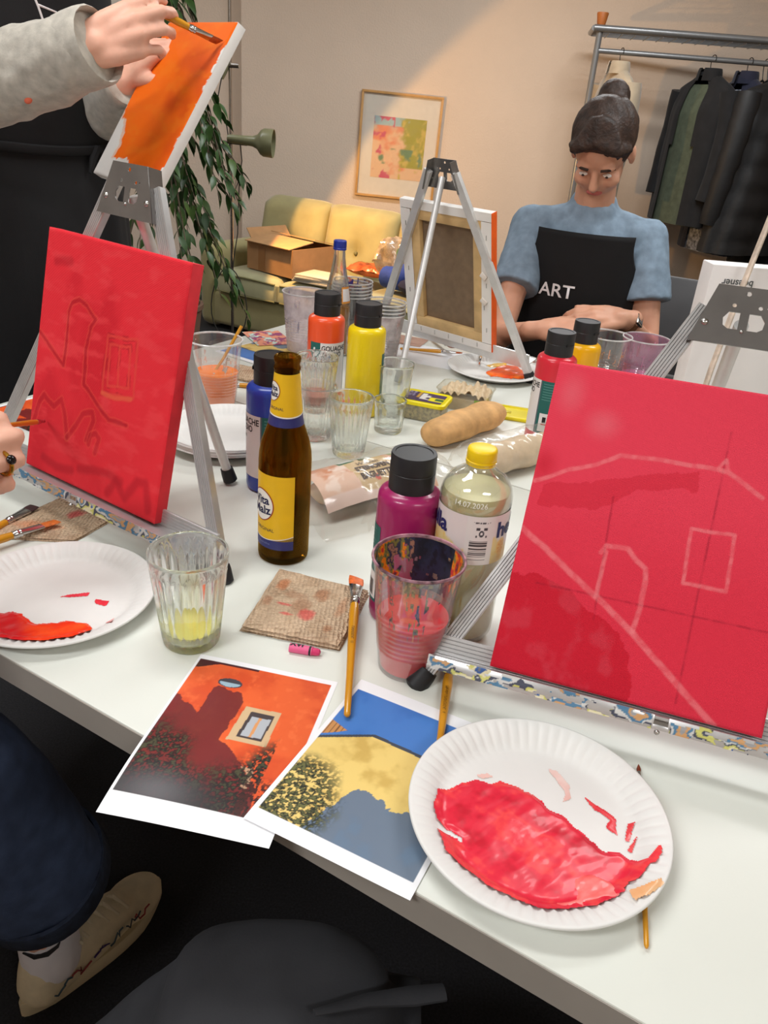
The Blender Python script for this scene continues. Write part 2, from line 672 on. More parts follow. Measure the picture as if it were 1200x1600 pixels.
for k in range(3):
    x = 0.155 + 0.445 * k
    c = MB()

    def cush(u, v, top, x=x):
        px = x + 0.44 * u
        py = 0.0 + 0.56 * v
        e = min(u, 1 - u) * 0.44
        f = min(v, 1 - v) * 0.56
        d = 0.028 * (1 - min(1, min(e, f) / 0.05)) ** 2
        bulge = 0.014 * math.sin(PI * u) * math.sin(PI * v)
        return (px, py, (0.352 + bulge - d) if top else (0.222 + d * 0.6))
    n1, n2 = 16, 18
    tp = [cush(i / n1, j / n2, True) for j in range(n2 + 1) for i in range(n1 + 1)]
    bt = [cush(i / n1, j / n2, False) for j in range(n2 + 1) for i in range(n1 + 1)]
    N = len(tp)
    fs = []
    for j in range(n2):
        for i in range(n1):
            p = j * (n1 + 1) + i
            fs += [(p, p + 1, p + n1 + 2, p + n1 + 1), (N + p + n1 + 1, N + p + n1 + 2, N + p + 1, N + p)]
    ring = [i for i in range(n1)] + [(j * (n1 + 1) + n1) for j in range(n2)] + [n2 * (n1 + 1) + i for i in range(n1, 0, -1)] + [j * (n1 + 1) for j in range(n2, 0, -1)]
    for a, b in zip(ring, ring[1:] + ring[:1]):
        fs.append((b, a, N + a, N + b))
    c.add(tp + bt, fs)
    co = c.build('seat_cushion', m_sofa2, sofa, angle=60)
    MB().tube([(x + 0.015, 0.0, 0.328), (x + 0.22, -0.002, 0.334), (x + 0.425, 0.0, 0.328)], 0.005, 8).build('piping', m_piping, co)
    MB().tube([(x + 0.015, 0.0, 0.234), (x + 0.22, -0.002, 0.232), (x + 0.425, 0.0, 0.234)], 0.005, 8).build('piping', m_piping, co)
for k in range(3):
    x = 0.06 + 0.48 * k
    c = MB()

    def bk(u, v, front, k=k, x=x):
        px = x + 0.475 * u
        z = 0.30 + 0.42 * v
        e = min(u, 1 - u) * 0.455
        f = (1 - v) * 0.42
        rnd = 0.06 * (1 - min(1, min(e, f) / 0.07)) ** 2
        cx, cz = u - 0.5, v - 0.42
        tuft = 0.035 * math.exp(-((cx / 0.10) ** 2 + (cz / 0.13) ** 2)) + 0.012 * math.exp(-(cx / 0.05) ** 2) * (1 if v < 0.5 else max(0, 1 - (v - 0.5) * 4))
        y = 0.43 + 0.10 * v + (rnd + tuft if front else -rnd + 0.16)
        corner = 0.05 * max(0, 1 - e / 0.09) ** 2 * (1 if (k == 0 and u < 0.5) or (k == 2 and u > 0.5) else 0.25)
        return (px, y, z - corner * v)
    n1 = n2 = 20
    tp = [bk(i / n1, j / n2, True) for j in range(n2 + 1) for i in range(n1 + 1)]
    bt = [bk(i / n1, j / n2, False) for j in range(n2 + 1) for i in range(n1 + 1)]
    N = len(tp)
    fs = []
    for j in range(n2):
        for i in range(n1):
            p = j * (n1 + 1) + i
            fs += [(p, p + 1, p + n1 + 2, p + n1 + 1), (N + p + n1 + 1, N + p + n1 + 2, N + p + 1, N + p)]
    ring = [i for i in range(n1)] + [(j * (n1 + 1) + n1) for j in range(n2)] + [n2 * (n1 + 1) + i for i in range(n1, 0, -1)] + [j * (n1 + 1) for j in range(n2, 0, -1)]
    for a, b in zip(ring, ring[1:] + ring[:1]):
        fs.append((b, a, N + a, N + b))
    c.add(tp + bt, fs)
    co = c.build('back_cushion', m_sofa, sofa, angle=60)
    MB().ball((x + 0.2375, 0.43 + 0.042 + 0.035, 0.30 + 0.42 * 0.42), 0.012, 10, 6).build('button', m_piping, co)


def son(s, d, z):
    return SO + Vector((0.883, -0.469, 0)) * s + Vector((0.469, 0.883, 0)) * d + Vector((0, 0, z))


# cardboard box with a loose flap, on the left cushion of the sofa
bx = empty('cardboard_box', son(0.50, 0.26, 0.366), SA - 0.16, 'open brown cardboard box with bent flaps on the sofa', 'box')
m_card = M('cardboard', (164, 122, 82), 0.85, var=0.05, scale=16, bump=0.15, bscale=300)
m_card2 = M('cardboard_flap', (178, 138, 96), 0.85, var=0.05, scale=16)
b = MB()
W_, D_, H_ = 0.36, 0.34, 0.15
for (cx, cy, sx, sy) in ((0, -D_ / 2, W_, 0.005), (0, D_ / 2, W_, 0.005), (-W_ / 2, 0, 0.005, D_), (W_ / 2, 0, 0.005, D_)):
    b.box((cx, cy, H_ / 2), (sx, sy, H_))
b.box((0, 0, 0.003), (W_, D_, 0.006))
b.build('carton', m_card, bx)
MB().box((0.0, -0.10, H_ + 0.016), (W_ * 0.98, 0.19, 0.004), Matrix.Rotation(0.14, 3, 'X')).build('flap', m_card2, bx)
MB().box((0.0, 0.09, H_ + 0.024), (W_ * 0.98, 0.17, 0.004), Matrix.Rotation(-0.2, 3, 'X')).build('flap', m_card2, bx)
MB().box((-W_ / 2 - 0.02, 0.02, H_ + 0.018), (0.10, D_ * 0.9, 0.004), Matrix.Rotation(0.9, 3, 'Y')).build('flap', m_card2, bx)
MB().box((-0.06, -D_ / 2 - 0.0036, 0.07), (0.055, 0.001, 0.13)).build('packing_tape', M('packing_tape', (150, 106, 66), 0.25, var=0.02), bx)

# paper stack, snack bag, clear bag, blue jacket on the sofa
ps = empty('paper_stack', son(0.80, 0.12, 0.366), SA + 0.1, 'grey stack of papers beside the cardboard box on the sofa', 'paper stack')
for k in range(4):
    MB().box((0.006 * k, 0.004 * (k % 2), 0.005 + 0.010 * k), (0.25, 0.19, 0.0095), Matrix.Rotation(0.06 * (k % 3 - 1), 3, 'Z')).build('booklet', M('grey_paper_%d' % (k % 2), (176 + 14 * (k % 2), 170 + 14 * (k % 2), 158 + 12 * (k % 2)), 0.7), ps, bevel=0.001)


def crumple(nu, nv, fn, amp, seed, freq=6):
    def g(u, v):
        p = Vector(fn(u, v))
        n = fbm(u * freq + seed, v * freq + seed * 2, seed, 3) - 0.5
        n2 = fbm(u * freq + seed + 9, v * freq + seed * 2, seed + 5, 3) - 0.5
        n3 = fbm(u * freq + seed + 9, v * freq + seed * 2 + 31, seed + 8, 3) - 0.5
        return p + Vector((float(n2), float(n3), float(n))) * amp
    return g


def pillow(u, v, L, Wd, H, up=True):
    x = (u - 0.5) * L
    y = (v - 0.5) * Wd
    e = max(0.0, 1 - abs(2 * u - 1) ** 3) ** 0.6 * max(0.0, 1 - abs(2 * v - 1) ** 2.6) ** 0.6
    return (x, y, H * (0.5 + (0.5 if up else -0.5) * e))


snack = MB()
snack.grid(crumple(16, 16, lambda u, v: pillow(u, v, 0.24, 0.16, 0.07), 0.02, 3), 16, 16)
snack.grid(crumple(16, 16, lambda u, v: pillow(u, v, 0.24, 0.16, 0.07, False), 0.004, 3), 16, 16)
so_ = empty('snack_bag', son(0.98, 0.34, 0.40), SA, 'crumpled orange and red snack bag behind the paper stack', 'bag')
sb = snack.build('wrapper', M('snack_wrapper', (176, 86, 50), 0.25, var=0.5, scale=14), so_)
cb = empty('plastic_bag', son(1.16, 0.34, 0.37), SA + 0.3, 'clear crinkled plastic bag with green letter lying on the sofa', 'bag')
cbm = MB()
cbm.grid(crumple(22, 22, lambda u, v: (lambda p: (p[0], p[1] * 0.5, p[2] + 0.02))(pillow(u, v, 0.26, 0.30, 0.24)), 0.05, 5), 22, 22)
cbm.grid(crumple(22, 22, lambda u, v: (lambda p: (p[0], p[1] * 0.5, p[2] + 0.02))(pillow(u, v, 0.26, 0.30, 0.24, False)), 0.01, 5), 22, 22)
cbm.build('film', MTHIN('bag_film', (236, 226, 214), 0.45, 0.3, 0.15, (206, 186, 160)), cb)
flat_text('printed_letter', 'C', 0.09, M('bag_green', (86, 120, 60), 0.4, var=0.02), cb, Matrix.Translation((0.03, -0.085, 0.19)) @ Matrix.Rotation(math.radians(72), 4, 'X') @ Matrix.Rotation(0.5, 4, 'Z'), bold=0.004)

m_blue = M('jacket_blue', (38, 66, 150), 0.8, var=0.12, scale=7, bump=0.4, bscale=30, bdist=0.01)
m_navy = M('dark_navy', (24, 28, 62), 0.85, var=0.12, scale=9)
bj = empty('blue_jacket', son(1.36, 0.28, 0.37), SA, 'bright blue jacket heaped on the right end of the sofa', 'jacket')
q = MB()
q.tube([(-0.21, -0.06, 0.07), (-0.12, -0.08, 0.075), (-0.02, -0.06, 0.12), (0.07, 0.02, 0.22)], [0.055, 0.062, 0.07, 0.08], 14)
q.build('sleeve', m_blue, bj)
MB().ball((0.06, 0.08, 0.17), (0.15, 0.14, 0.19), 20, 12).build('jacket_body', m_blue, bj)
MB().ball((0.06, -0.11, 0.055), (0.16, 0.09, 0.055), 18, 8).build('navy_mound', m_navy, bj)  # dark navy mound along the front of the blue jacket

# ------------------------------------------------------------------ floor lamp
fl = empty('floor_lamp', (-0.918, 4.28, 0), 0, 'chrome pole floor lamp with olive metal shade beside the sofa', 'lamp')
m_chrome = M('lamp_chrome', (190, 186, 182), 0.18, metal=1.0, var=0.02)
m_olive = M('lamp_olive', (122, 122, 92), 0.35, var=0.03)
m_cable = M('lamp_cable', (48, 46, 44), 0.6, var=0)
MB().lathe([(0, 0), (0.125, 0), (0.13, 0.012), (0.06, 0.026), (0.015, 0.034), (0, 0.034)], 32).build('base', M('lamp_base', (60, 60, 60), 0.4), fl)
MB().tube([(0, 0, 0.03), (0, 0, 0.62), (0, 0, 1.15), (0, 0, 1.74)], 0.0085, 12).build('pole', m_chrome, fl)
hd = MB()
ex = Vector((0.996, 0.0, -0.03)).normalized()
R_ = Vector((1, 0, 0)).rotation_difference(ex).to_matrix() @ Matrix.Rotation(PI / 2, 3, 'Y')
prof = [(0, 0.0), (0.016, 0.0), (0.019, 0.01), (0.021, 0.07), (0.024, 0.125), (0.034, 0.148), (0.056, 0.165), (0.064, 0.18), (0.066, 0.228), (0.063, 0.228), (0.06, 0.182), (0.03, 0.16), (0, 0.155)]
hm = MB().lathe(prof, 32)
hm.v = [tuple(R_ @ Vector(p) + Vector((-0.012, -0.02, 1.046))) for p in hm.v]
hm.build('lamp_shade', m_olive, fl)
MB().tube([(-0.035, -0.014, 1.028), (0.085, -0.014, 1.025)], 0.007, 10).build('clamp', m_chrome, fl)
MB().tube([(-0.03, 0, 1.36), (0.045, -0.01, 1.362)], 0.011, 10).build('upper_clamp', m_chrome, fl)
MB().lathe([(0, 0), (0.018, 0), (0.03, 0.02), (0.045, 0.05), (0.047, 0.10), (0.044, 0.10), (0.04, 0.05), (0, 0.03)], 20, c=(-0.05, 0, 1.30)).build('upper_shade', m_olive, fl)
pts = [(-0.03, -0.02, 1.34), (-0.06, -0.025, 1.2), (-0.015, -0.02, 1.1), (0.0, -0.02, 1.0)]
MB().tube(pts, 0.0028, 6).build('cable', m_cable, fl)
cc = [(0.05, -0.02, 1.03), (0.06, -0.025, 0.95), (0.045, -0.025, 0.86), (0.02, -0.02, 0.8), (0.04, -0.02, 0.93), (0.045, -0.02, 0.85), (0.035, -0.02, 0.6), (0.012, -0.015, 0.47), (0.0, -0.014, 0.35)]
MB().tube(cc, 0.0028, 6).build('cable', m_cable, fl)
loop = [(-0.012 - 0.11 * math.sin(t) * (0.55 + 0.45 * math.sin(t / 2)), -0.03, 0.43 - 0.27 * (1 - math.cos(t)) / 2 * 1.4) for t in np.linspace(0, 2 * PI, 24)]
MB().tube(loop, 0.003, 6).build('cable_loop', m_cable, fl)
sp = bpy.data.lights.new('lamp_bulb_light', 'SPOT')
sp.energy = 46
sp.color = S(255, 196, 120)
sp.spot_size = math.radians(131.5)
sp.spot_blend = 0.10
sp.shadow_soft_size = 0.012
spo = bpy.data.objects.new('lamp_bulb_light', sp)
COL.objects.link(spo)
spo.location = (-0.675, 4.245, 1.035)
az, el = math.radians(74), math.radians(-29)
spo.rotation_euler = Vector((math.sin(az) * math.cos(el), math.cos(az) * math.cos(el), math.sin(el))).to_track_quat('-Z', 'Y').to_euler()

# ------------------------------------------------------------------ framed picture
pf = empty('framed_picture', (-0.114, 5.585, 1.02), 0, 'thin wooden picture frame with pastel print lit by the floor lamp', 'picture')
pf.rotation_euler = (0, math.radians(0.9), 0)
m_wood = M('frame_wood', (196, 150, 92), 0.5, var=0.06, scale=30)
fw, fh, ft = 0.516, 0.62, 0.014
for (cx, cz, sx, sz) in ((0, fh / 2 - ft / 2, fw, ft), (0, -fh / 2 + ft / 2, fw, ft), (-fw / 2 + ft / 2, 0, ft, fh - 2 * ft), (fw / 2 - ft / 2, 0, ft, fh - 2 * ft)):
    MB().box((cx, 0, cz), (sx, 0.028, sz)).build('frame_bar', m_wood, pf, bevel=0.001)
MB().box((0, 0.006, 0), (fw - 2 * ft, 0.006, fh - 2 * ft)).build('mat_board', M('mat_board', (236, 228, 214), 0.8, var=0.01), pf)


def pastel(u, v):
    n = fbm(u * 5, v * 6, 3)
    n2 = fbm(u * 9 + 3, v * 9, 8)
    c = np.ones(u.shape + (3,)) * np.array(S(240, 200, 160))
    c = mixc(c, S(170, 200, 205), sm(0.78, 0.95, v + 0.25 * (n - 0.5)))
    c = mixc(c, S(238, 150, 110), sm(0.45, 0.7, n) * (u < 0.7) * (v < 0.85))
    c = mixc(c, S(176, 170, 70), sm(0.5, 0.62, u + 0.3 * (n2 - 0.5)) * (v > 0.2))
    c = mixc(c, S(214, 190, 96), sm(0.55, 0.7, n2) * (u > 0.55))
    c = mixc(c, S(214, 100, 120), sm(0.62, 0.7, fbm(u * 7, v * 7, 21)) * (u < 0.4))
    c = mixc(c, S(120, 150, 110), sm(0.6, 0.72, fbm(u * 6, v * 6, 31)) * (v < 0.5))
    return c


picture('print', 0.335, 0.36, 50, 54, pastel, MC('pastel_print', 0.8), pf, Matrix.Translation((0.0, 0.0015, -0.01)) @ Matrix.Rotation(PI / 2, 4, 'X'))
MB().box((0, -0.004, 0), (fw - 2 * ft, 0.002, fh - 2 * ft)).build('glass', MTHIN('picture_glass', (250, 250, 250), 0.02, 0.06, 0.05), pf)

# ------------------------------------------------------------------ coat rack
rk = empty('coat_rack', (0.955, 5.12, 0), math.radians(-7), 'grey metal coat rack with wire shelf and wooden end knob', 'coat rack')
m_rack = M('rack_metal', (132, 134, 136), 0.32, metal=0.55, var=0.03)
RL = 1.65
for x in (0.0, RL):
    pm = MB()
    pm.tube([(x, 0.0, 0.05), (x, 0.0, 0.9), (x, 0.0, 1.705)], 0.017, 14)
    pm.build('post', m_rack, rk)
    MB().tube([(x, -0.26, 0.02), (x, 0.0, 0.035), (x, 0.26, 0.02)], 0.017, 12).build('foot', m_rack, rk)
fr = [(-0.03, -0.02, 1.712), (-0.03, 0.28, 1.712)]
MB().tube([(-0.035, -0.02, 1.72), (0.2, -0.02, 1.72), (RL + 0.03, -0.02, 1.72)], 0.017, 14).build('front_rail', m_rack, rk)
MB().tube([(-0.035, 0.28, 1.72), (0.2, 0.28, 1.72), (RL + 0.03, 0.28, 1.72)], 0.014, 12).build('back_rail', m_rack, rk)
for x in (-0.035, RL + 0.03):
    MB().tube([(x, -0.02, 1.72), (x, 0.13, 1.72), (x, 0.28, 1.72)], 0.014, 12).build('end_rail', m_rack, rk)
MB().tube([(0, 0.0, 1.615), (0.8, 0.0, 1.615), (RL, 0, 1.615)], 0.014, 14).build('hanging_rail', m_rack, rk)
for k in range(7):
    y = 0.01 + 0.25 * k / 6
    MB().tube([(-0.03, y, 1.705), (RL + 0.02, y, 1.705)], 0.003, 6).build('shelf_wire', m_rack, rk)
wire = MB().tube([(0, -0.015, 1.70), (0, 0.13, 1.699), (0, 0.275, 1.70)], 0.0026, 6).mesh('shelf_wire')
wire.materials.append(m_rack)
for k in range(22):
    link('cross_wire', wire, None, rk, loc=(0.05 + k * 0.073, 0, 0))
MB().lathe([(0, 0), (0.022, 0), (0.032, 0.055), (0.03, 0.06), (0, 0.06)], 16, c=(0.0, 0.0, 1.735)).build('wooden_knob', M('rack_knob', (168, 98, 44), 0.5, var=0.08), rk)
RKM = Matrix.Translation((0.955, 5.12, 0)) @ Matrix.Rotation(math.radians(-7), 4, 'Z')

m_hang = M('hanger_black', (20, 20, 22), 0.35, var=0.02)


def hanger(x, ang, label, group=None, wd=0.40, drop=0.0):
    p = RKM @ Vector((x, 0, 1.629))
    t = empty('coat_hanger', p, ang, label, 'hanger', group)
    hk = [(0.0, 0.016 * math.sin(a), 0.016 * math.cos(a) - 0.012) for a in np.linspace(-1.9, 1.6, 9)]
    hk = [(0, 0.018 * math.sin(a), -0.010 + 0.018 * math.cos(a)) for a in np.linspace(-2.2, 1.57, 10)] + [(0, 0.012, -0.05), (0, 0.0, -0.095)]
    MB().tube(hk, 0.0024, 6).build('hook', m_hang, t)
    MB().tube([(0, -wd / 2 * 0.86, -0.195), (0, -wd / 4, -0.145), (0, 0, -0.095), (0, wd / 4, -0.145), (0, wd / 2 * 0.86, -0.195)], 0.006, 8).build('shoulder_bar', m_hang, t)
    MB().tube([(0, -wd / 2 * 0.86, -0.196), (0, 0, -0.20), (0, wd / 2 * 0.86, -0.196)], 0.004, 8).build('trouser_bar', m_hang, t)
    return t


def coat(name, label, x, ang, wd, dp, length, mats, cat='coat', collar=True, puff=0, lining=None, gap=0.0, sleeve=0.55, hood=False):
    """a garment hanging from the rail; local y runs across its shoulders"""
    p = RKM @ Vector((x, 0, 1.629))
    t = empty(name, p, ang, label, cat)
    nseg, nz = 48, 40

    def ring(z):
        k = -z  # below the hook
        if k < 0.17:
            s = 0.26 + 0.74 * sm(0.07, 0.17, k)
        else:
            s = 1.0 + 0.10 * (k - 0.17)
        return float(s)
    vs, fs = [], []
    z0, z1 = -0.075, -length
    for j in range(nz + 1):
        z = z0 + (z1 - z0) * j / nz
        s = ring(z)
        for i in range(nseg):
            a = 2 * PI * i / nseg
            cy, cx = math.cos(a), math.sin(a)
            fold = 1 + 0.05 * math.sin(7 * a + 3 * z) * sm(0.2, 0.6, -z) + 0.03 * math.sin(13 * a + 8 * z)
            pf_ = 1 + (0.10 * abs(math.sin(PI * (-z) / puff)) if puff else 0)
            dd = dp * (0.45 + 0.55 * sm(0.09, 0.30, -z))
            vs.append((dd * cx * fold * pf_, wd / 2 * s * math.copysign(abs(cy) ** 0.8, cy) * (fold * 0.5 + 0.5), z))
    for j in range(nz):
        for i in range(nseg):
            i2 = (i + 1) % nseg
            a = 2 * PI * (i + 0.5) / nseg
            if gap and (-(z0 + (z1 - z0) * (j + 0.5) / nz)) > 0.10 and abs(a - 1.5 * PI) < gap * (0.55 + 0.5 * j / nz):
                continue
            fs.append((j * nseg + i, j * nseg + i2, (j + 1) * nseg + i2, (j + 1) * nseg + i))
    fs.append(tuple(range(nseg)))
    if not gap:
        fs.append(tuple(nz * nseg + i for i in reversed(range(nseg))))
    MB().add(vs, fs).build('coat_body', mats[0], t, angle=70)
    if lining:
        vs2 = [(v[0] * 0.86, v[1] * 0.92, v[2] - 0.004) for v in vs[nseg * 3:]]
        f2 = [(j * nseg + i, j * nseg + (i + 1) % nseg, (j + 1) * nseg + (i + 1) % nseg, (j + 1) * nseg + i) for j in range(nz - 3) for i in range(nseg)]
        MB().add(vs2, f2).build('lining', lining, t, angle=70)
    for sg in (-1, 1):
        pts, rs = [], []
        for k in range(13):
            u = k / 12
            y = sg * (wd / 2 * (0.92 + 0.10 * u))
            pts.append((0.012 * math.sin(4 * u) - 0.02 * u, y + sg * 0.02 * math.sin(3 * u), -0.17 - sleeve * u))
            rs.append((0.062 - 0.014 * u) * (1 + (0.14 * abs(math.sin(PI * u * sleeve / puff)) if puff else 0.04 * math.sin(14 * u))))
        MB().tube(pts, rs, 14).build('sleeve', mats[-1], t, angle=70)
    if collar:
        cm = MB()

        def col(u, v):
            a = -PI * 0.5 + (u - 0.5) * 1.9 * PI
            r = 0.052 + 0.018 * v
            return (r * math.sin(a + PI) * 0.9 - 0.005, r * math.cos(a + PI) * 1.15, -0.065 - 0.055 * v + 0.03 * math.sin(PI * v))
        cm.grid(col, 28, 6)
        cm.build('collar', mats[0], t, angle=70)
    if hood:
        MB().ball((0.05, 0, -0.15), (0.07, 0.11, 0.10), 18, 12).build('hood', mats[0], t)
    return t


m_beige = M('coat_beige', (176, 160, 136), 0.9, var=0.05, scale=20, sheen=0.4, bump=0.25, bscale=350)
m_black = M('coat_black', (22, 22, 24), 0.9, var=0.15, scale=20, sheen=0.05)
m_nav = M('coat_navy', (26, 29, 48), 0.9, var=0.12, scale=16, sheen=0.15)
m_puf = M('coat_puffer', (24, 25, 27), 0.6, var=0.12, scale=12, bump=0.3, bscale=40, bdist=0.004)
m_green = M('lining_green', (74, 82, 66), 0.9, var=0.10, scale=30)
m_flor = M('lining_floral', (120, 124, 134), 0.8, var=0.75, scale=60)
R0 = math.radians(-7)
hanger(0.14, R0 + 0.40, 'black hanger holding the beige wool coat', 'hangers with coats')
coat('beige_coat', 'beige wool coat hanging alone at the left of the rack', 0.14, R0 + 0.40, 0.34, 0.085, 0.92, [m_beige])
hanger(0.635, R0 + 0.55, 'black hanger holding the black jacket with green lining', 'hangers with coats')
coat('black_jacket', 'black hooded jacket with grey-green lining hanging on the rack', 0.635, R0 + 0.55, 0.42, 0.10, 0.86, [m_black], 'jacket', lining=m_green, gap=0.42)
hanger(0.83, R0 + 0.5, 'black hanger holding the navy coat', 'hangers with coats')
coat('navy_coat', 'navy coat with floral lining beside the black jacket', 0.83, R0 + 0.5, 0.40, 0.085, 1.0, [m_nav], lining=m_flor, gap=0.30)
for k, x in enumerate((0.915, 0.94, 0.965, 0.995)):
    hanger(x, R0 + 0.55 + 0.10 * (k % 3), ('leftmost', 'second', 'third', 'rightmost')[k] + ' empty black hanger in the cluster right of the navy coat', 'empty hangers', 0.30)
hanger(1.06, R0 - 0.8, 'black hanger holding the puffer jacket', 'hangers with coats')
coat('puffer_jacket', 'black quilted puffer jacket hanging at the right of the rack', 1.06, R0 - 0.8, 0.74, 0.15, 0.98, [m_puf], 'jacket', puff=0.13, sleeve=0.66)
hanger(1.30, R0 + 0.9, 'black hanger holding the long black coat', 'hangers with coats')
coat('long_black_coat', 'long black coat hanging behind the puffer jacket', 1.30, R0 + 0.9, 0.6, 0.14, 1.35, [m_black])

# ================================================================== canvases and easels
m_alu = M('easel_aluminium', (192, 191, 190), 0.34, metal=0.6, var=0.05, scale=40)
m_alu_l = M('easel_aluminium_pale', (214, 214, 212), 0.38, metal=0.45, var=0.04, scale=40)
m_plate = M('easel_steel_plate', (138, 135, 132), 0.25, metal=0.7, var=0.06, scale=25)
m_rubber = M('rubber_black', (24, 24, 26), 0.55, var=0.06)
m_rivet = M('rivet_steel', (190, 188, 184), 0.25, metal=1.0, var=0.02)
m_smear = MC('tray_paint_smears', 0.45)
m_cv_white = M('canvas_primed', (232, 229, 224), 0.85, var=0.02, bump=0.3, bscale=900, kind='weave', bdist=0.0004)
m_cv_paint = MC('canvas_painting', 0.55, 0.6, 330, spec=0.2, kind='weave', bdist=0.0006)


def plate_mesh(name, outline, holes, th):
    cu = bpy.data.curves.new(name, 'CURVE')
    cu.dimensions = '2D'
    cu.fill_mode = 'BOTH'
    cu.extrude = th / 2
    for poly in [outline] + holes:
        sp_ = cu.splines.new('POLY')
        sp_.points.add(len(poly) - 1)
        for p, (x, y) in zip(sp_.points, poly):
            p.co = (x, y, 0, 1)
        sp_.use_cyclic_u = True
    ob = bpy.data.objects.new(name, cu)
    COL.objects.link(ob)
    dg = bpy.context.evaluated_depsgraph_get()
    me = bpy.data.meshes.new_from_object(ob.evaluated_get(dg))
    bpy.data.objects.remove(ob, do_unlink=True)
    bpy.data.curves.remove(cu)
    me.materials.clear()
    return me


def circ(x, y, r, n=12):
    return [(x + r * math.cos(2 * PI * i / n), y + r * math.sin(2 * PI * i / n)) for i in range(n)]


def ridged(mb, a, b, width, th, up, n=6, depth=0.0012):
    """an extruded bar with fine lengthwise ridges on its front"""
    a, b, up = Vector(a), Vector(b), Vector(up)
    d = (b - a).normalized()
    up = (up - d * up.dot(d)).normalized()
    sd = d.cross(up)
    sec = [(-width / 2, -th / 2), (width / 2, -th / 2)]
    for k in range(n, 0, -1):
        x1 = -width / 2 + width * k / n
        x0 = -width / 2 + width * (k - 1) / n
        g = width / n * 0.3
        sec += [(x1, th / 2 - depth), (x1 - g * 0.5, th / 2), (x0 + g * 0.5, th / 2), (x0, th / 2 - depth)]
    out = []
    for p in sec:
        if not out or (abs(out[-1][0] - p[0]) + abs(out[-1][1] - p[1])) > 1e-7:
            out.append(p)
    m = len(out)
    vs = [a + sd * x + up * y for x, y in out] + [b + sd * x + up * y for x, y in out]
    mb.add(vs, [tuple(range(m)), tuple(reversed(range(m, 2 * m)))] + [(i, m + i, m + (i + 1) % m, (i + 1) % m) for i in range(m)])
    return mb


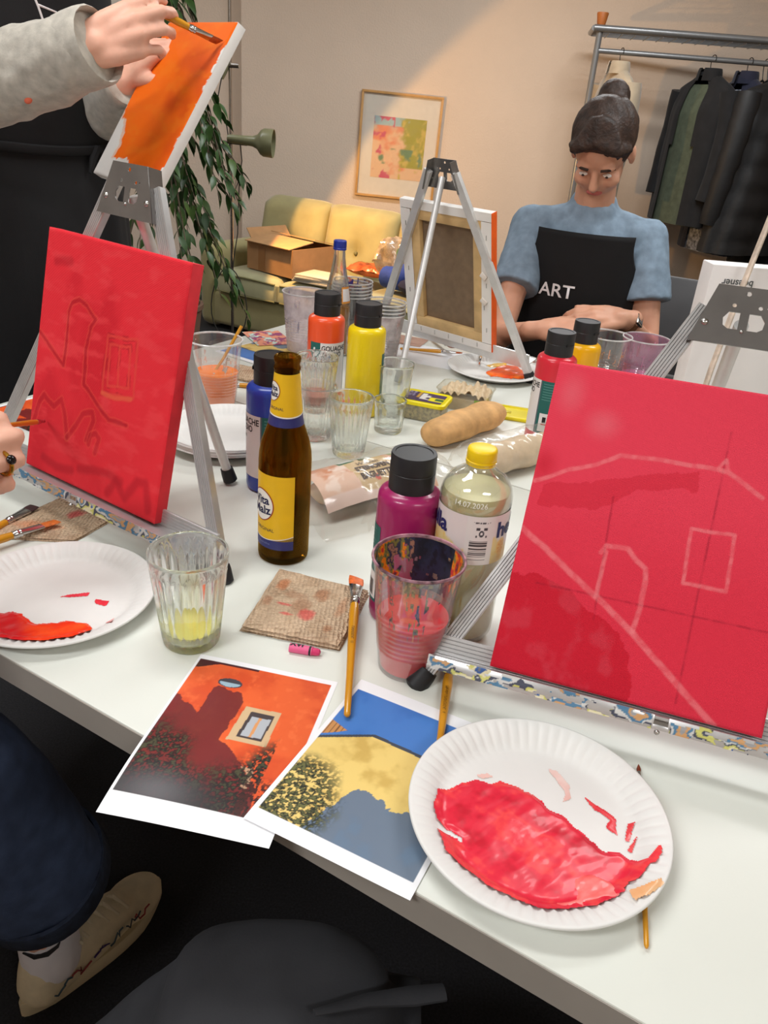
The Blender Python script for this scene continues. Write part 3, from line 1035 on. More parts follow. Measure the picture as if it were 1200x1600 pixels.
def easel(label, c, e1, e2, n, s0, rear_foot, dy=0.0, pale=False, seed=0):
    c, e1, e2, n = Vector(c), Vector(e1), Vector(e2), Vector(n)
    o = c + e1 * s0
    mw = frame_mw(o, e1, e2, n)
    inv = mw.inverted()
    t = empty('table_easel', mw=mw, label=label, cat='easel', group='table easels')
    ma = m_alu_l if pale else m_alu
    hw = [(-0.028, 0.238 + dy), (0.028, 0.238 + dy), (0.046, 0.18 + dy), (-0.046, 0.18 + dy)]
    hx = [(-0.004, 0.196), (-0.004, 0.2125), (-0.014, 0.2125), (-0.0185, 0.206), (-0.0175, 0.199), (-0.013, 0.196)]
    holes = [[(x, y + dy) for x, y in hx], [(-x, y + dy) for x, y in reversed(hx)], circ(0, 0.2315 + dy, 0.0024), circ(-0.0105, 0.219 + dy, 0.002), circ(0.0125, 0.219 + dy, 0.002), circ(0.019, 0.2195 + dy, 0.0009, 8)]
    me = plate_mesh('head_plate', hw, holes, 0.0014)
    hp = link('head_plate', me, m_plate, t, loc=(0, 0, -0.010))
    for sg in (-1, 1):
        fl_ = MB()
        A, B = Vector((sg * 0.028, 0.238 + dy, -0.010)), Vector((sg * 0.046, 0.18 + dy, -0.010))
        fl_.add([A, B, B + Vector((0, 0, -0.02)), A + Vector((0, 0, -0.02)), A + Vector((-sg * 0.0014, 0, 0)), B + Vector((-sg * 0.0014, 0, 0)), B + Vector((-sg * 0.0014, 0, -0.02)), A + Vector((-sg * 0.0014, 0, -0.02))],
                [(0, 1, 2, 3), (7, 6, 5, 4), (0, 4, 5, 1), (3, 2, 6, 7), (1, 5, 6, 2), (0, 3, 7, 4)])
        fl_.build('plate_flange', m_plate, hp, loc=(0, 0, 0.010))
    for sg in (-1, 1):
        MB().ball((sg * 0.0335, 0.1995 + dy, 0.0008), (0.0034, 0.0034, 0.002), 12, 6).build('rivet', m_rivet, hp)
    MB().ball((0.0, 0.1945 + dy, 0.0008), (0.0018, 0.0018, 0.0014), 10, 6).build('rivet', m_rivet, hp)
    for sg in (-1, 1):
        lg = MB()
        ridged(lg, (sg * 0.034, 0.217 + dy, -0.021), (sg * 0.218, -0.176, -0.021), 0.017, 0.010, (0, 0, 1))
        lo = lg.build('leg', ma, t, smooth=False)
        d = Vector((sg * 0.184, -0.393, 0)).normalized()
        p0 = Vector((sg * 0.218, -0.176, -0.021)) - d * 0.006
        MB().tube([p0, p0 + d * 0.006, p0 + d * 0.02, p0 + d * 0.0235], [0.0105, 0.0115, 0.0122, 0.0085], 14).build('rubber_foot', m_rubber, lo)
    fw = inv @ Vector(rear_foot)
    tp = Vector((0, 0.205 + dy, -0.020))
    d = (fw - tp).normalized()
    lo = MB().tube([tp, tp + d * 0.1, fw - d * 0.02], 0.0068, 12).build('leg', m_alu_l if pale else m_alu_l, t)
    MB().tube([fw - d * 0.026, fw - d * 0.02, fw - d * 0.006, fw - d * 0.0045], [0.0088, 0.0096, 0.0104, 0.008], 12).build('rubber_foot', m_rubber, lo)
    # tray: ridged back plate, shelf, front lip with a notch in the middle
    tr = MB()
    ridged(tr, (-0.212, -0.150, -0.0135), (0.212, -0.150, -0.0135), 0.034, 0.004, (0, 0, 1), 9, 0.0008)
    tray = tr.build('tray', ma, t, smooth=False)
    MB().box((0, -0.1545, 0.001), (0.424, 0.0025, 0.026)).build('tray_shelf', ma, tray)
    nx = 420
    lp = MB()
    for side in (-1, 1):
        x0, x1 = (-0.212, -0.006) if side < 0 else (0.006, 0.212)
        lp.box(((x0 + x1) / 2, -0.1585, 0.0145), (x1 - x0, 0.0125, 0.0022))
    lp.box((0, -0.1625, 0.0145), (0.014, 0.0045, 0.0022))
    lp.build('tray_lip', ma, tray, bevel=0.0006)
    MB().ball((-0.002, -0.1668, 0.0155), 0.0025, 10, 6).build('screw', m_rivet, tray)
    # dried paint crusted on the lip
    u, v = np.meshgrid(np.linspace(0, 1, nx), np.linspace(0, 1, 13))
    X = -0.212 + 0.424 * u
    nn = fbm(u * 26 + seed, v * 2.2, seed, 3)
    mask = (nn > 0.40) & (np.abs(X) > 0.007)
    h = 0.0003 + 0.0016 * np.clip(nn - 0.40, 0, 1)
    P = np.stack([X, -0.1650 + 0.0128 * v, 0.0156 + h], -1).reshape(-1, 3)
    i = np.arange(nx * 13).reshape(13, nx)
    F = np.stack([i[:-1, :-1], i[:-1, 1:], i[1:, 1:], i[1:, :-1]], -1).reshape(-1, 4)
    F = F[mask.ravel()[F].all(1)]
    me = bpy.data.meshes.new('dried_paint')
    me.from_pydata(P.tolist(), [], F.tolist())
    pal = np.array([S(112, 114, 118), S(56, 92, 150), S(216, 208, 172), S(196, 194, 108), S(66, 70, 86), S(198, 198, 194), S(76, 120, 150), S(196, 150, 100), S(150, 150, 150), S(44, 58, 104)])
    idx = ((vnoise(u * 24 + seed * 3, v * 1.3, seed + 4) * 0.7 + 0.3 * vnoise(u * 70, v * 3, seed + 2)) * 0.999 * 10).astype(int) % 10
    setcol(me, pal[idx].reshape(-1, 3))
    link('dried_paint', me, m_smear, tray)
    return t


def canvas(name, label, c, e1, e2, n, fn, mats, nx=150, ny=190, wd=0.24, ht=0.30, th=0.018, group='stretched canvases'):
    t = empty(name, mw=frame_mw(Vector(c), Vector(e1), Vector(e2), Vector(n)), label=label, cat='canvas', group=group)
    r = 0.0018
    if fn:
        picture('painted_front', wd, ht, nx, ny, fn, m_cv_paint, t, zfn=lambda u, v: -0.0016 * np.clip(1 - np.minimum(np.minimum(u, 1 - u) * wd, np.minimum(v, 1 - v) * ht) / 0.003, 0, 1) ** 2)
    sides = {'left': ((-wd / 2 + 0.001, 0, -th / 2 - 0.001), (0.002, ht, th - 0.001)), 'right': ((wd / 2 - 0.001, 0, -th / 2 - 0.001), (0.002, ht, th - 0.001)),
             'bottom': ((0, -ht / 2 + 0.001, -th / 2 - 0.001), (wd - 0.0042, 0.002, th - 0.001)), 'top': ((0, ht / 2 - 0.001, -th / 2 - 0.001), (wd - 0.0042, 0.002, th - 0.001))}
    for k, (cc_, sz) in sides.items():
        MB().box(cc_, sz).build('edge_wrap', mats[k], t, bevel=0.0006)
    return t


def weavevar(u, v, seed):
    return 0.9 + 0.2 * fbm(u * 6, v * 7, seed, 4)


L_tower = [(0.0141, 0.5773), (0.2233, 0.4747), (0.2271, 0.5939), (0.2191, 0.6958), (0.236, 0.7326), (0.2883, 0.7538), (0.3467, 0.7425), (0.4201, 0.6964), (0.3951, 0.6668), (0.3763, 0.5697), (0.3896, 0.4333), (0.4988, 0.3774), (0.6045, 0.3307), (0.727, 0.3369)]
L_win1 = [(0.5227, 0.6561), (0.7292, 0.6732), (0.7489, 0.4488), (0.5266, 0.4314), (0.5227, 0.6561)]
L_win2 = [(0.5448, 0.6267), (0.6853, 0.6405), (0.705, 0.4817), (0.5585, 0.464), (0.5448, 0.6267)]
L_mul = [(0.6125, 0.631), (0.6305, 0.4747)]
L_sill = [(0.5275, 0.4272), (0.6291, 0.4273), (0.7317, 0.4451)]
L_bush = [[(0.0263, 0.19), (0.0693, 0.2933), (0.098, 0.3271), (0.183, 0.295), (0.2345, 0.3381), (0.2733, 0.2738), (0.3077, 0.1899)],
          [(0.3077, 0.1899), (0.3752, 0.2696), (0.4074, 0.3129), (0.4756, 0.337), (0.4907, 0.3049), (0.4532, 0.2153)],
          [(0.4726, 0.2018), (0.4806, 0.2398), (0.5174, 0.2574), (0.5451, 0.2416), (0.5267, 0.1786)]]
L_dark = [[(0.1406, 0.065), (0.2501, 0.0494), (0.3688, 0.0607)], [(0.4321, 0.0815), (0.5265, 0.1055), (0.6376, 0.1157), (0.735, 0.1048)],
          [(0.6552, 0.0381), (0.7053, 0.097), (0.7783, 0.0531), (0.8511, 0.1352), (0.9098, 0.1418), (0.9483, 0.0457)], [(0.0905, 0.8787), (0.1949, 0.8895)]]


def left_painting(u, v):
    wob = 0.012 * (fbm(u * 14, v * 14, 5) - 0.5)
    uu, vv = u + wob, v + 0.012 * (fbm(u * 14, v * 14, 9) - 0.5)
    c = np.ones(u.shape + (3,)) * np.array(S(240, 46, 58))
    c = mixc(c, S(216, 28, 44), 0.75 * sm(0.45, 0.75, fbm(u * 4, v * 3, 2)))
    c = mixc(c, S(248, 70, 76), 0.6 * sm(0.5, 0.75, fbm(u * 9, v * 30, 6)))
    dk = S(168, 14, 28)
    lt = S(236, 84, 66)
    br = 0.006 + 0.010 * fbm(u * 9, v * 9, 12)
    d = dline(uu, vv, L_tower, 0.24 / 0.27, 0.30 / 0.27)
    c = mixc(c, dk, 0.55 * sm(1.1, 0.3, d / br))
    c = mixc(c, lt, 0.5 * sm(1.0, 0.3, np.abs(d - br * 1.1) / 0.004))
    for p in (L_win1, L_win2, L_mul):
        d = dline(uu, vv, p, 0.9, 1.1)
        c = mixc(c, lt, 0.5 * sm(0.009, 0.003, d))
        c = mixc(c, dk, 0.5 * sm(0.005, 0.001, np.abs(d - 0.009)) * sm(0.4, 0.6, fbm(u * 20, v * 20, 3)))
    c = mixc(c, S(240, 100, 70), 0.75 * sm(0.014, 0.005, dline(uu, vv, L_sill, 0.9, 1.1)))
    for p in L_bush:
        d = dline(uu, vv, p, 0.9, 1.1)
        c = mixc(c, dk, 0.38 * sm(0.018, 0.005, d))
        c = mixc(c, lt, 0.45 * sm(0.004, 0.001, np.abs(d - 0.016)))
    for p in L_dark:
        c = mixc(c, S(178, 16, 34), 0.5 * sm(0.034, 0.006, dline(uu, vv, p, 0.9, 1.1)))
    return c


R_roof = [(0.0109, 0.6011), (0.1285, 0.6571), (0.2263, 0.6892), (0.3096, 0.7348), (0.4573, 0.7425), (0.6655, 0.7448), (0.7015, 0.7429), (0.8379, 0.6851)]
R_notch = [(0.6646, 0.7485), (0.6882, 0.7796), (0.6997, 0.7504)]
R_diag = [(0.005, 0.4454), (0.1011, 0.4023), (0.2143, 0.3437), (0.3339, 0.2881), (0.4206, 0.2432), (0.4952, 0.2045), (0.5497, 0.1701), (0.6771, 0.0918), (0.7796, 0.0328), (0.8349, 0.0012)]
R_tower = [(0.3159, 0.4258), (0.3289, 0.4479), (0.4122, 0.4514), (0.4528, 0.4199), (0.4893, 0.4034), (0.4988, 0.3666), (0.5004, 0.2899), (0.4889, 0.2109)]
R_tl = [(0.3339, 0.4291), (0.3339, 0.2881)]
R_win = [(0.6196, 0.551), (0.7725, 0.5593), (0.7828, 0.3909), (0.6291, 0.3878), (0.6196, 0.551)]
R_grid = [[(0.3168, 0.6001), (0.3428, 0.2198)], [(0.6852, 0.8648), (0.6914, 0.0353)], [(0.1039, 0.2869), (0.946, 0.3006)]]
R_dark = [(0.0, 0.31), (0.0639, 0.3072), (0.2286, 0.2911), (0.3892, 0.2214), (0.5035, 0.1376), (0.5248, 0.0738), (0.5238, -0.03), (-0.01, -0.03), (-0.02, 0.2)]
R_dk2 = [(0.0495, 0.5871), (0.2019, 0.6368), (0.4157, 0.6881), (0.6071, 0.7274), (0.6201, 0.6751), (0.4294, 0.6351), (0.243, 0.5556), (0.0385, 0.5202)]


def right_painting(u, v):
    n1 = fbm(u * 5, v * 5, 21)
    uu = u + 0.008 * (fbm(u * 16, v * 16, 5) - 0.5)
    vv = v + 0.008 * (fbm(u * 16, v * 16, 9) - 0.5)
    c = np.ones(u.shape + (3,)) * np.array(S(240, 66, 88))
    c = mixc(c, S(226, 46, 68), sm(0.75, 0.2, v + 0.2 * (n1 - 0.5)) * 0.8)
    e = uu + 0.06 * (fbm(u * 10, v * 10, 33) - 0.5)
    f = vv + 0.06 * (fbm(u * 10, v * 10, 37) - 0.5)
    c = mixc(c, S(206, 24, 46), 0.85 * inpoly(e, f, R_dark))
    c = mixc(c, S(212, 32, 52), 0.5 * inpoly(e, f, R_dk2))
    c = mixc(c, S(214, 60, 76), 0.6 * inpoly(e, f, R_dark) * sm(0.55, 0.72, fbm(u * 12, v * 12, 44)))
    c = mixc(c, S(240, 112, 124), 0.55 * sm(0.10, 0.0, np.hypot((u - 0.075) * 1.2, v - 0.90)))
    c = mixc(c, S(240, 112, 124), 0.6 * sm(0.07, 0.0, np.hypot((u - 0.22) * 0.7, v - 0.82)))
    c = mixc(c, S(206, 26, 46), 0.6 * sm(0.08, 0.0, np.hypot(u - 0.03, v - 0.66)))
    for g in R_grid:
        c = mixc(c, S(150, 20, 44), 0.5 * sm(0.0055, 0.001, dline(u, v, g, 0.9, 1.1)) * (0.4 + 0.6 * sm(0.35, 0.6, fbm(u * 40, v * 40, 51))))
    pk = S(248, 134, 140)
    for p, wd in ((R_roof, 0.008), (R_notch, 0.006), (R_diag, 0.011), (R_tower, 0.009), (R_tl, 0.007), (R_win, 0.0065)):
        d = dline(uu, vv, p, 0.9, 1.1)
        c = mixc(c, pk, 0.62 * sm(wd * 1.25, wd * 0.6, d) * (0.55 + 0.45 * sm(0.3, 0.6, fbm(u * 50, v * 50, 61))))
    return c


O_paint = [(0.02, 1.01), (1.02, 1.01), (0.985, 0.7625), (1.0065, 0.4737), (0.995, 0.0845), (0.93, -0.02), (0.5258, 0.02), (0.5258, 0.0802), (0.4373, 0.1324), (0.215, 0.1177), (0.2474, 0.2045), (0.1091, 0.3618), (0.03, 0.3831), (0.0028, 0.4967), (-0.016, 0.5951), (-0.0098, 0.8142)]


def orange_painting(u, v):
    e = u + 0.05 * (fbm(u * 5, v * 26, 3) - 0.5)
    f = v + 0.04 * (fbm(u * 30, v * 6, 7) - 0.5)
    m = inpoly(e, f, O_paint)
    c = np.ones(u.shape + (3,)) * np.array(S(232, 229, 224))
    c = mixc(c, S(236, 170, 130), 0.6 * inpoly(e + 0.04, f, O_paint) * (1 - m) * (u < 0.4))
    o = np.ones(u.shape + (3,)) * np.array(S(255, 112, 8))
    o = mixc(o, S(236, 90, 6), sm(0.4, 0.75, fbm(u * 3, v * 4, 13)))
    o = mixc(o, S(255, 128, 24), 0.6 * sm(0.5, 0.75, fbm(u * 8, v * 20, 17)))
    return np.where(m[..., None], o, c)


m_redside = M('canvas_red_edge', (222, 38, 52), 0.6, var=0.08, scale=30, bump=0.3, bscale=900, kind='weave', bdist=0.0004)
m_red2 = M('canvas_rose_edge', (232, 62, 84), 0.6, var=0.06, scale=30, bump=0.3, bscale=900, kind='weave', bdist=0.0004)
m_oredge = M('canvas_orange_edge', (240, 96, 16), 0.6, var=0.08, scale=30)

LC = ((-0.351, 0.896, 0.933), (0.857, -0.514, -0.021), (0.1358, 0.188, 0.973), (-0.496, -0.837, 0.232))
RC = ((0.249, 0.639, 0.910), (0.957, -0.289, 0.005), (0.150, 0.512, 0.846), (-0.247, -0.809, 0.534))
OC = ((-0.444, 1.507, 1.219), (0.672, -0.740, -0.010), (0.403, 0.354, 0.844), (-0.621, -0.571, 0.537))


def ortho(fr):
    c, e1, e2, n = [Vector(x) for x in fr]
    e1.normalize()
    e2 = (e2 - e1 * e1.dot(e2)).normalized()
    return c, e1, e2, e1.cross(e2)


LC, RC, OC = ortho(LC), ortho(RC), ortho(OC)
canvas('red_canvas', 'red canvas with dark house sketch on the left easel', *LC, left_painting, dict(left=m_redside, right=m_redside, top=m_redside, bottom=m_redside), 170, 210)
canvas('red_canvas', 'large rose red canvas with pale pink house lines on the right easel', *RC, right_painting, dict(left=m_red2, right=m_red2, top=m_red2, bottom=m_red2), 230, 290)
canvas('orange_canvas', 'half painted orange canvas held up by the standing person', *OC, orange_painting, dict(left=m_cv_white, right=m_cv_white, top=m_oredge, bottom=m_cv_white), 130, 160)
easel('metal table easel carrying the red canvas with the dark house sketch', *LC, -0.004, (-0.224, 1.026, TZ), 0.0, False, 2)
easel('metal table easel carrying the large rose red canvas', *RC, 0.036, (0.392, 0.985, TZ), 0.013, False, 5)

# far easel, seen from behind
ang = math.radians(14)
hb = Vector((0.629, 0.777, 0))
fe1 = Vector((-0.777, 0.629, 0))
fn_ = hb * math.cos(ang) + Vector((0, 0, math.sin(ang)))
fe2 = fn_.cross(fe1)
FCc = Vector((0.124, 1.798, 0.785)) + fe2 * 0.15
FC = (FCc, fe1, fe2, fn_)
t = canvas('orange_edged_canvas', 'canvas seen from behind with wooden stretcher bars and orange right edge', *FC,
           lambda u, v: mixc(np.ones(u.shape + (3,)) * np.array(S(240, 96, 20)), S(250, 150, 40), fbm(u * 4, v * 4, 4)), dict(left=m_oredge, right=m_cv_white, top=m_cv_white, bottom=m_cv_white), 20, 24)
m_pine = M('stretcher_pine', (205, 172, 120), 0.6, var=0.10, scale=25)
m_linen = M('linen_back', (128, 108, 86), 0.9, var=0.06, scale=60, bump=0.3, bscale=900, kind='weave', bdist=0.0004)
for (cx, cy, sx, sy) in ((0, -0.122, 0.186, 0.022), (0, 0.122, 0.186, 0.022), (-0.082, 0, 0.022, 0.222), (0.082, 0, 0.022, 0.222)):
    MB().box((cx, cy, -0.0105), (sx, sy, 0.013)).build('stretcher_bar', m_pine, t, bevel=0.001)
MB().box((0, 0, -0.0035), (0.142, 0.222, 0.001)).build('linen', m_linen, t)
for (cx, cy, sx, sy) in ((0, -0.1405, 0.236, 0.0165), (0, 0.1405, 0.236, 0.0165), (-0.1055, 0, 0.025, 0.262), (0.1055, 0, 0.025, 0.262)):
    MB().box((cx, cy, -0.0178), (sx, sy, 0.0014)).build('folded_canvas', m_cv_white, t)
for k in range(5):
    MB().box((-0.106 + 0.006 * (k % 2), -0.10 + 0.05 * k, -0.0188), (0.0012, 0.010, 0.0012)).build('staple', m_rivet, t)
    MB().box((0.106, -0.10 + 0.05 * k, -0.0188), (0.0012, 0.010, 0.0012)).build('staple', m_rivet, t)
    MB().box((-0.08 + 0.04 * k, -0.140, -0.0188), (0.0012, 0.010, 0.0012)).build('staple', m_rivet, t)
for k, yy in enumerate((0.02, -0.035)):
    MB().box((-0.10, yy, -0.021), (0.016, 0.011, 0.004), Matrix.Rotation(0.6, 3, 'Z')).build('corner_wedge', M('wedge_white', (222, 214, 204), 0.6), t, bevel=0.0008)
easel('pale metal table easel standing on the far table with the canvas seen from behind', *FC, 0.0, (0.006, 1.548, TZ), 0.0, True, 8)

# ================================================================== paint bottles
m_cap = M('bottle_cap_black', (34, 34, 36), 0.42, var=0.04)
m_lab_w = M('label_white', (226, 222, 220), 0.5, var=0.02)
m_lab_t = M('label_teal', (28, 96, 90), 0.45, var=0.05)
m_ink = M('ink_black', (24, 24, 26), 0.5, var=0)
m_inkw = M('ink_white', (232, 232, 230), 0.5, var=0)


def paint_bottle(label, x, y, col, lab, cap_turn=0.4, H=0.195, R=0.0335, name='paint_bottle'):
    t = empty(name, (x, y, TZ), facing(x, y), label, 'bottle', 'gouache paint bottles')
    mat = M('paint_%d_%d_%d' % col, col, 0.28, var=0.02, coat=0.2)
    hb_ = H - 0.042
    prof = [(0, 0.002), (R * 0.86, 0.0), (R * 0.96, 0.002), (R, 0.007), (R, hb_ - 0.010), (R * 0.985, hb_ - 0.0045), (R * 0.93, hb_ - 0.001), (R * 0.80, hb_ + 0.002), (R * 0.70, hb_ + 0.003), (R * 0.62, hb_ + 0.006), (0, hb_ + 0.006)]
    MB().lathe(prof, 48).build('bottle_body', mat, t)
    rc = R * 0.705
    cp = MB().lathe([(0, hb_ + 0.003), (rc, hb_ + 0.003), (rc, hb_ + 0.022), (rc * 0.985, hb_ + 0.0225), (rc * 0.985, hb_ + 0.0235), (rc, hb_ + 0.024), (rc * 0.995, H - 0.002), (rc * 0.965, H), (rc * 0.82, H), (rc * 0.80, H - 0.0008), (0, H - 0.0008)], 44).build('cap', m_cap, t)
    a = cap_turn
    MB().box((rc * math.cos(a), rc * math.sin(a), hb_ + 0.023), (0.0025, 0.013, 0.0045), Matrix.Rotation(a, 3, 'Z')).build('thumb_notch', M('cap_notch', (16, 16, 17), 0.5), cp, bevel=0.0006)
    if lab is not None:
        d = math.radians
        L0 = d(lab)
        z0, z1 = 0.024, 0.116
        lw = cyl_patch(MB(), R, L0 - d(42), L0 + d(50), z0, z1, 24).build('label', m_lab_w, t)
        cyl_patch(MB(), R, L0 - d(78), L0 - d(42), z0, z1, 12).build('label_stripe', m_lab_t, t)
        lt = cyl_patch(MB(), R, L0 + d(54), L0 + d(130), z0, z1, 20).build('label_stripe', m_lab_t, t)
        cyl_patch(MB(), R, L0 + d(50), L0 + d(54), z0, z1, 3).build('label_gap', M('label_gap', (90, 96, 104), 0.5), t)
        cyl_text('lettering', 'GOUACHE', 0.0125, R, 0.106, L0 + d(4), m_ink, lw, bold=0.0003, sx=0.82)
        cyl_text('lettering', 'STUDIO', 0.0125, R, 0.095, L0 - d(3), m_ink, lw, bold=0.0003, sx=0.82)
        cyl_text('lettering', 'fein', 0.010, R, 0.083, L0 - d(10), m_ink, lw, bold=0.0001)
        cyl_text('lettering', 'ter', 0.024, R, 0.092, L0 - d(58), m_inkw, t, turn=PI / 2, bold=0.0006, eps=0.0007)
        for k in range(7):
            cyl_patch(MB(), R, L0 + d(60), L0 + d(118 - 5 * (k % 3)), 0.1105 - k * 0.0045, 0.1115 - k * 0.0045, 10, 0.0006).build('small_print', M('print_pale_teal', (96, 150, 142), 0.5), lt)
        bc = cyl_patch(MB(), R, L0 + d(62), L0 + d(128), 0.028, 0.060, 16, 0.0005).build('barcode_panel', m_lab_w, lt)
        rnd = random.Random(4)
        aa = 92
        while aa < 122:
            wv = rnd.choice((0.9, 1.6, 2.4))
            cyl_patch(MB(), R, L0 + d(aa), L0 + d(aa + wv), 0.031, 0.050, 2, 0.0008).build('barcode_bar', m_ink, bc)
            aa += wv + rnd.choice((1.0, 1.8))
        cyl_patch(MB(), R, L0 + d(72), L0 + d(82), 0.044, 0.054, 4, 0.0008).build('symbol', m_ink, bc)
        cyl_patch(MB(), R, L0 + d(70), L0 + d(84), 0.040, 0.042, 4, 0.0008).build('symbol', M('ink_red', (190, 50, 40), 0.5), bc)
    return t


# local +x of every bottle faces the camera
paint_bottle('magenta paint bottle with black cap behind the stained cup', 0.0255, 0.734, (158, 30, 92), 178, 2.2)
paint_bottle('blue paint bottle with black cap behind the brown bottle', -0.169, 1.030, (42, 66, 168), -74, -1.7)
paint_bottle('orange paint bottle with black cap and gouache label', -0.134, 1.425, (236, 84, 40), 26, 1.3, 0.200)
paint_bottle('lemon yellow paint bottle with black cap', -0.057, 1.370, (236, 206, 12), 138, 1.2, 0.200)
paint_bottle('red paint bottle with black cap behind the rose red canvas', 0.268, 1.308, (214, 42, 58), -84, 0.75)
paint_bottle('golden yellow paint bottle with black cap behind the red paint bottle', 0.343, 1.462, (238, 176, 10), 178, 1.0, 0.182)

# ================================================================== cups and glasses
m_cup = MTHIN('cup_plastic', (252, 252, 252), 0.04, 0.13, 0.08)
m_cupm = MTHIN('cup_plastic_milky', (250, 246, 246), 0.34, 0.14, 0.15, (232, 222, 224))
m_rim = MTHIN('cup_rim', (245, 245, 245), 0.5, 0.25, 0.12, (236, 234, 232))
m_stain = MC('dried_cup_paint', 0.3)


def cup_profile(H=0.121, rb=0.0315, rt=0.0455):
    R = lambda z: rb + (rt - rb) * z / H
    return R


def cup(label, x, y, liquid=None, lz=0.05, H=0.121, rb=0.0315, rt=0.0455, mat=None, stain=None, group='plastic water cups', tilt=0.0, rot=0.0, z=0.0, rim_mat=None, name='plastic_cup'):
    t = empty(name, (x, y, TZ + z), facing(x, y) + rot, label, 'cup', group)
    R = cup_profile(H, rb, rt)
    prof = [(0, 0.003), (rb * 0.8, 0.003), (rb * 0.84, 0.0), (rb * 0.98, 0.0), (rb, 0.002)]
    for k in range(9):
        z0 = H * (0.20 + 0.045 * k)
        prof += [(R(z0) + 0.0001, z0), (R(z0) + 0.0007, z0 + 0.0012), (R(z0) + 0.0001, z0 + 0.0026)]
    prof += [(R(H * 0.66), H * 0.66), (R(H * 0.9), H * 0.9), (R(H), H)]
    inner = [(r - 0.0007, zz + 0.0007) for r, zz in reversed(prof[4:-1])] + [(rb * 0.78, 0.0042), (0, 0.0042)]
    MB().lathe(prof + [(rt - 0.0007, H)] + inner, 48).build('cup_wall', mat or m_cup, t)
    MB().lathe([(rt - 0.0006, H - 0.0016), (rt + 0.0012, H - 0.0014), (rt + 0.0019, H), (rt + 0.0012, H + 0.0014), (rt - 0.0004, H + 0.0012)], 56, closed=True).build('rim', rim_mat or m_rim, t)
    if liquid:
        lp = [(0, 0.0045), (rb - 0.0014, 0.0045), (R(lz * 0.5) - 0.0012, lz * 0.5), (R(lz) - 0.0012, lz), (R(lz) - 0.003, lz - 0.0004), (0, lz - 0.0004)]
        MB().lathe(lp, 40).build('paint_water', liquid, t)
    if stain:
        fn, a0, a1, nz0, nz1, na, nz = stain
        A, Z = np.meshgrid(np.linspace(a0, a1, na), np.linspace(nz0, nz1, nz))
        mask, col = fn(A, Z / H)
        rr = rb + (rt - rb) * Z / H - 0.0013
        P = np.stack([rr * np.cos(A), rr * np.sin(A), Z], -1).reshape(-1, 3)
        i = np.arange(na * nz).reshape(nz, na)
        F = np.stack([i[:-1, :-1], i[:-1, 1:], i[1:, 1:], i[1:, :-1]], -1).reshape(-1, 4)
        F = F[mask.ravel()[F].all(1)]
        me = bpy.data.meshes.new('dried_paint')
        me.from_pydata(P.tolist(), [], F.tolist())
        me.polygons.foreach_set('use_smooth', [True] * len(me.polygons))
        setcol(me, col.reshape(-1, 3))
        link('dried_paint', me, m_stain, t)
    return t


def stain_front(A, v):
    far = np.cos(A)                         # -1 is the wall away from the camera
    n = fbm(A * 4, v * 9, 3)
    n2 = fbm(A * 9, v * 16, 8)
    drip = fbm(A * 9, v * 1.2, 15)
    top = sm(0.50, 0.98, v)
    mask = (n * 0.55 + 0.30 * top + 0.22 * (far < -0.2) > 0.62) | ((drip > 0.60) & (v > 0.42) & (n2 > 0.4)) | ((v > 0.93) & (n2 > 0.35))
    pal = np.array([S(24, 30, 50), S(30, 36, 60), S(18, 22, 36), S(60, 40, 50), S(90, 60, 66), S(196, 50, 50), S(230, 130, 20), S(120, 116, 60), S(36, 44, 70), S(150, 110, 90)])
    band = vnoise(A * 3.1 + 5, v * 3.4, 31) * 0.6 + 0.4 * n2
    idx = np.clip((band * 13).astype(int) % 10, 0, 9)
    c = pal[idx]
    core = (np.abs(np.arctan2(np.sin(A - 2.75), np.cos(A - 2.75))) < 0.55) & (v > 0.55)
    c = np.where(core[..., None], pal[(n * 7).astype(int) % 3], c)
    mask = mask | (core & (n2 > 0.3) & (v < 0.97))
    return mask, c


def stain_specks(pal, thr, seed):
    pal = np.array(pal)

    def fn(A, v):
        n = fbm(A * 5, v * 7, seed)
        d = fbm(A * 11, v * 1.4, seed + 3)
        mask = ((n > thr) & (fbm(A * 30, v * 30, seed + 9) > 0.42)) | ((d > thr + 0.03) & (v > 0.35))
        return mask, pal[(vnoise(A * 4, v * 5, seed + 6) * 0.999 * len(pal)).astype(int)]
    return fn


m_redwater = M('red_paint_water', (236, 52, 58), 0.12, var=0.12, scale=30, trans=0.15)
m_orwater = M('orange_paint_water', (250, 126, 34), 0.15, var=0.06, scale=30)
m_pkwater = M('pink_paint_water', (206, 110, 160), 0.15, var=0.05)
m_purwater = M('grey_violet_water', (170, 140, 160), 0.2, var=0.06)
m_rimst = M('rim_stained', (150, 110, 120), 0.3, var=0.5, scale=90)
cup('front plastic cup of red paint water with dark dried paint inside', 0.037, 0.643, m_redwater, 0.062, 0.126, 0.030, 0.0435, stain=(stain_front, 0, 2 * PI, 0.045, 0.1245, 240, 70), rim_mat=m_rimst)
cup('plastic cup of orange paint water with a yellow stick', -0.319, 1.344, m_orwater, 0.062, 0.120, 0.034, 0.0465, stain=(stain_specks([S(236, 206, 190), S(228, 190, 170), S(190, 160, 150)], 0.66, 4), 0, 2 * PI, 0.066, 0.112, 160, 40))
cup('tall milky cup with violet stains behind the orange paint bottle', -0.214, 1.742, None, 0.05, 0.130, 0.036, 0.0485, mat=m_cupm, stain=(stain_specks([S(84, 60, 120), S(120, 80, 150), S(70, 80, 130), S(40, 44, 70)], 0.66, 7), 0, 2 * PI, 0.01, 0.125, 200, 60))
cup('clear plastic cup with orange water next to the golden yellow bottle', 0.432, 1.640, m_orwater, 0.035, 0.118, 0.034, 0.0485, stain=(stain_specks([S(230, 140, 70), S(240, 160, 90)], 0.69, 11), 0, 2 * PI, 0.02, 0.10, 160, 40))
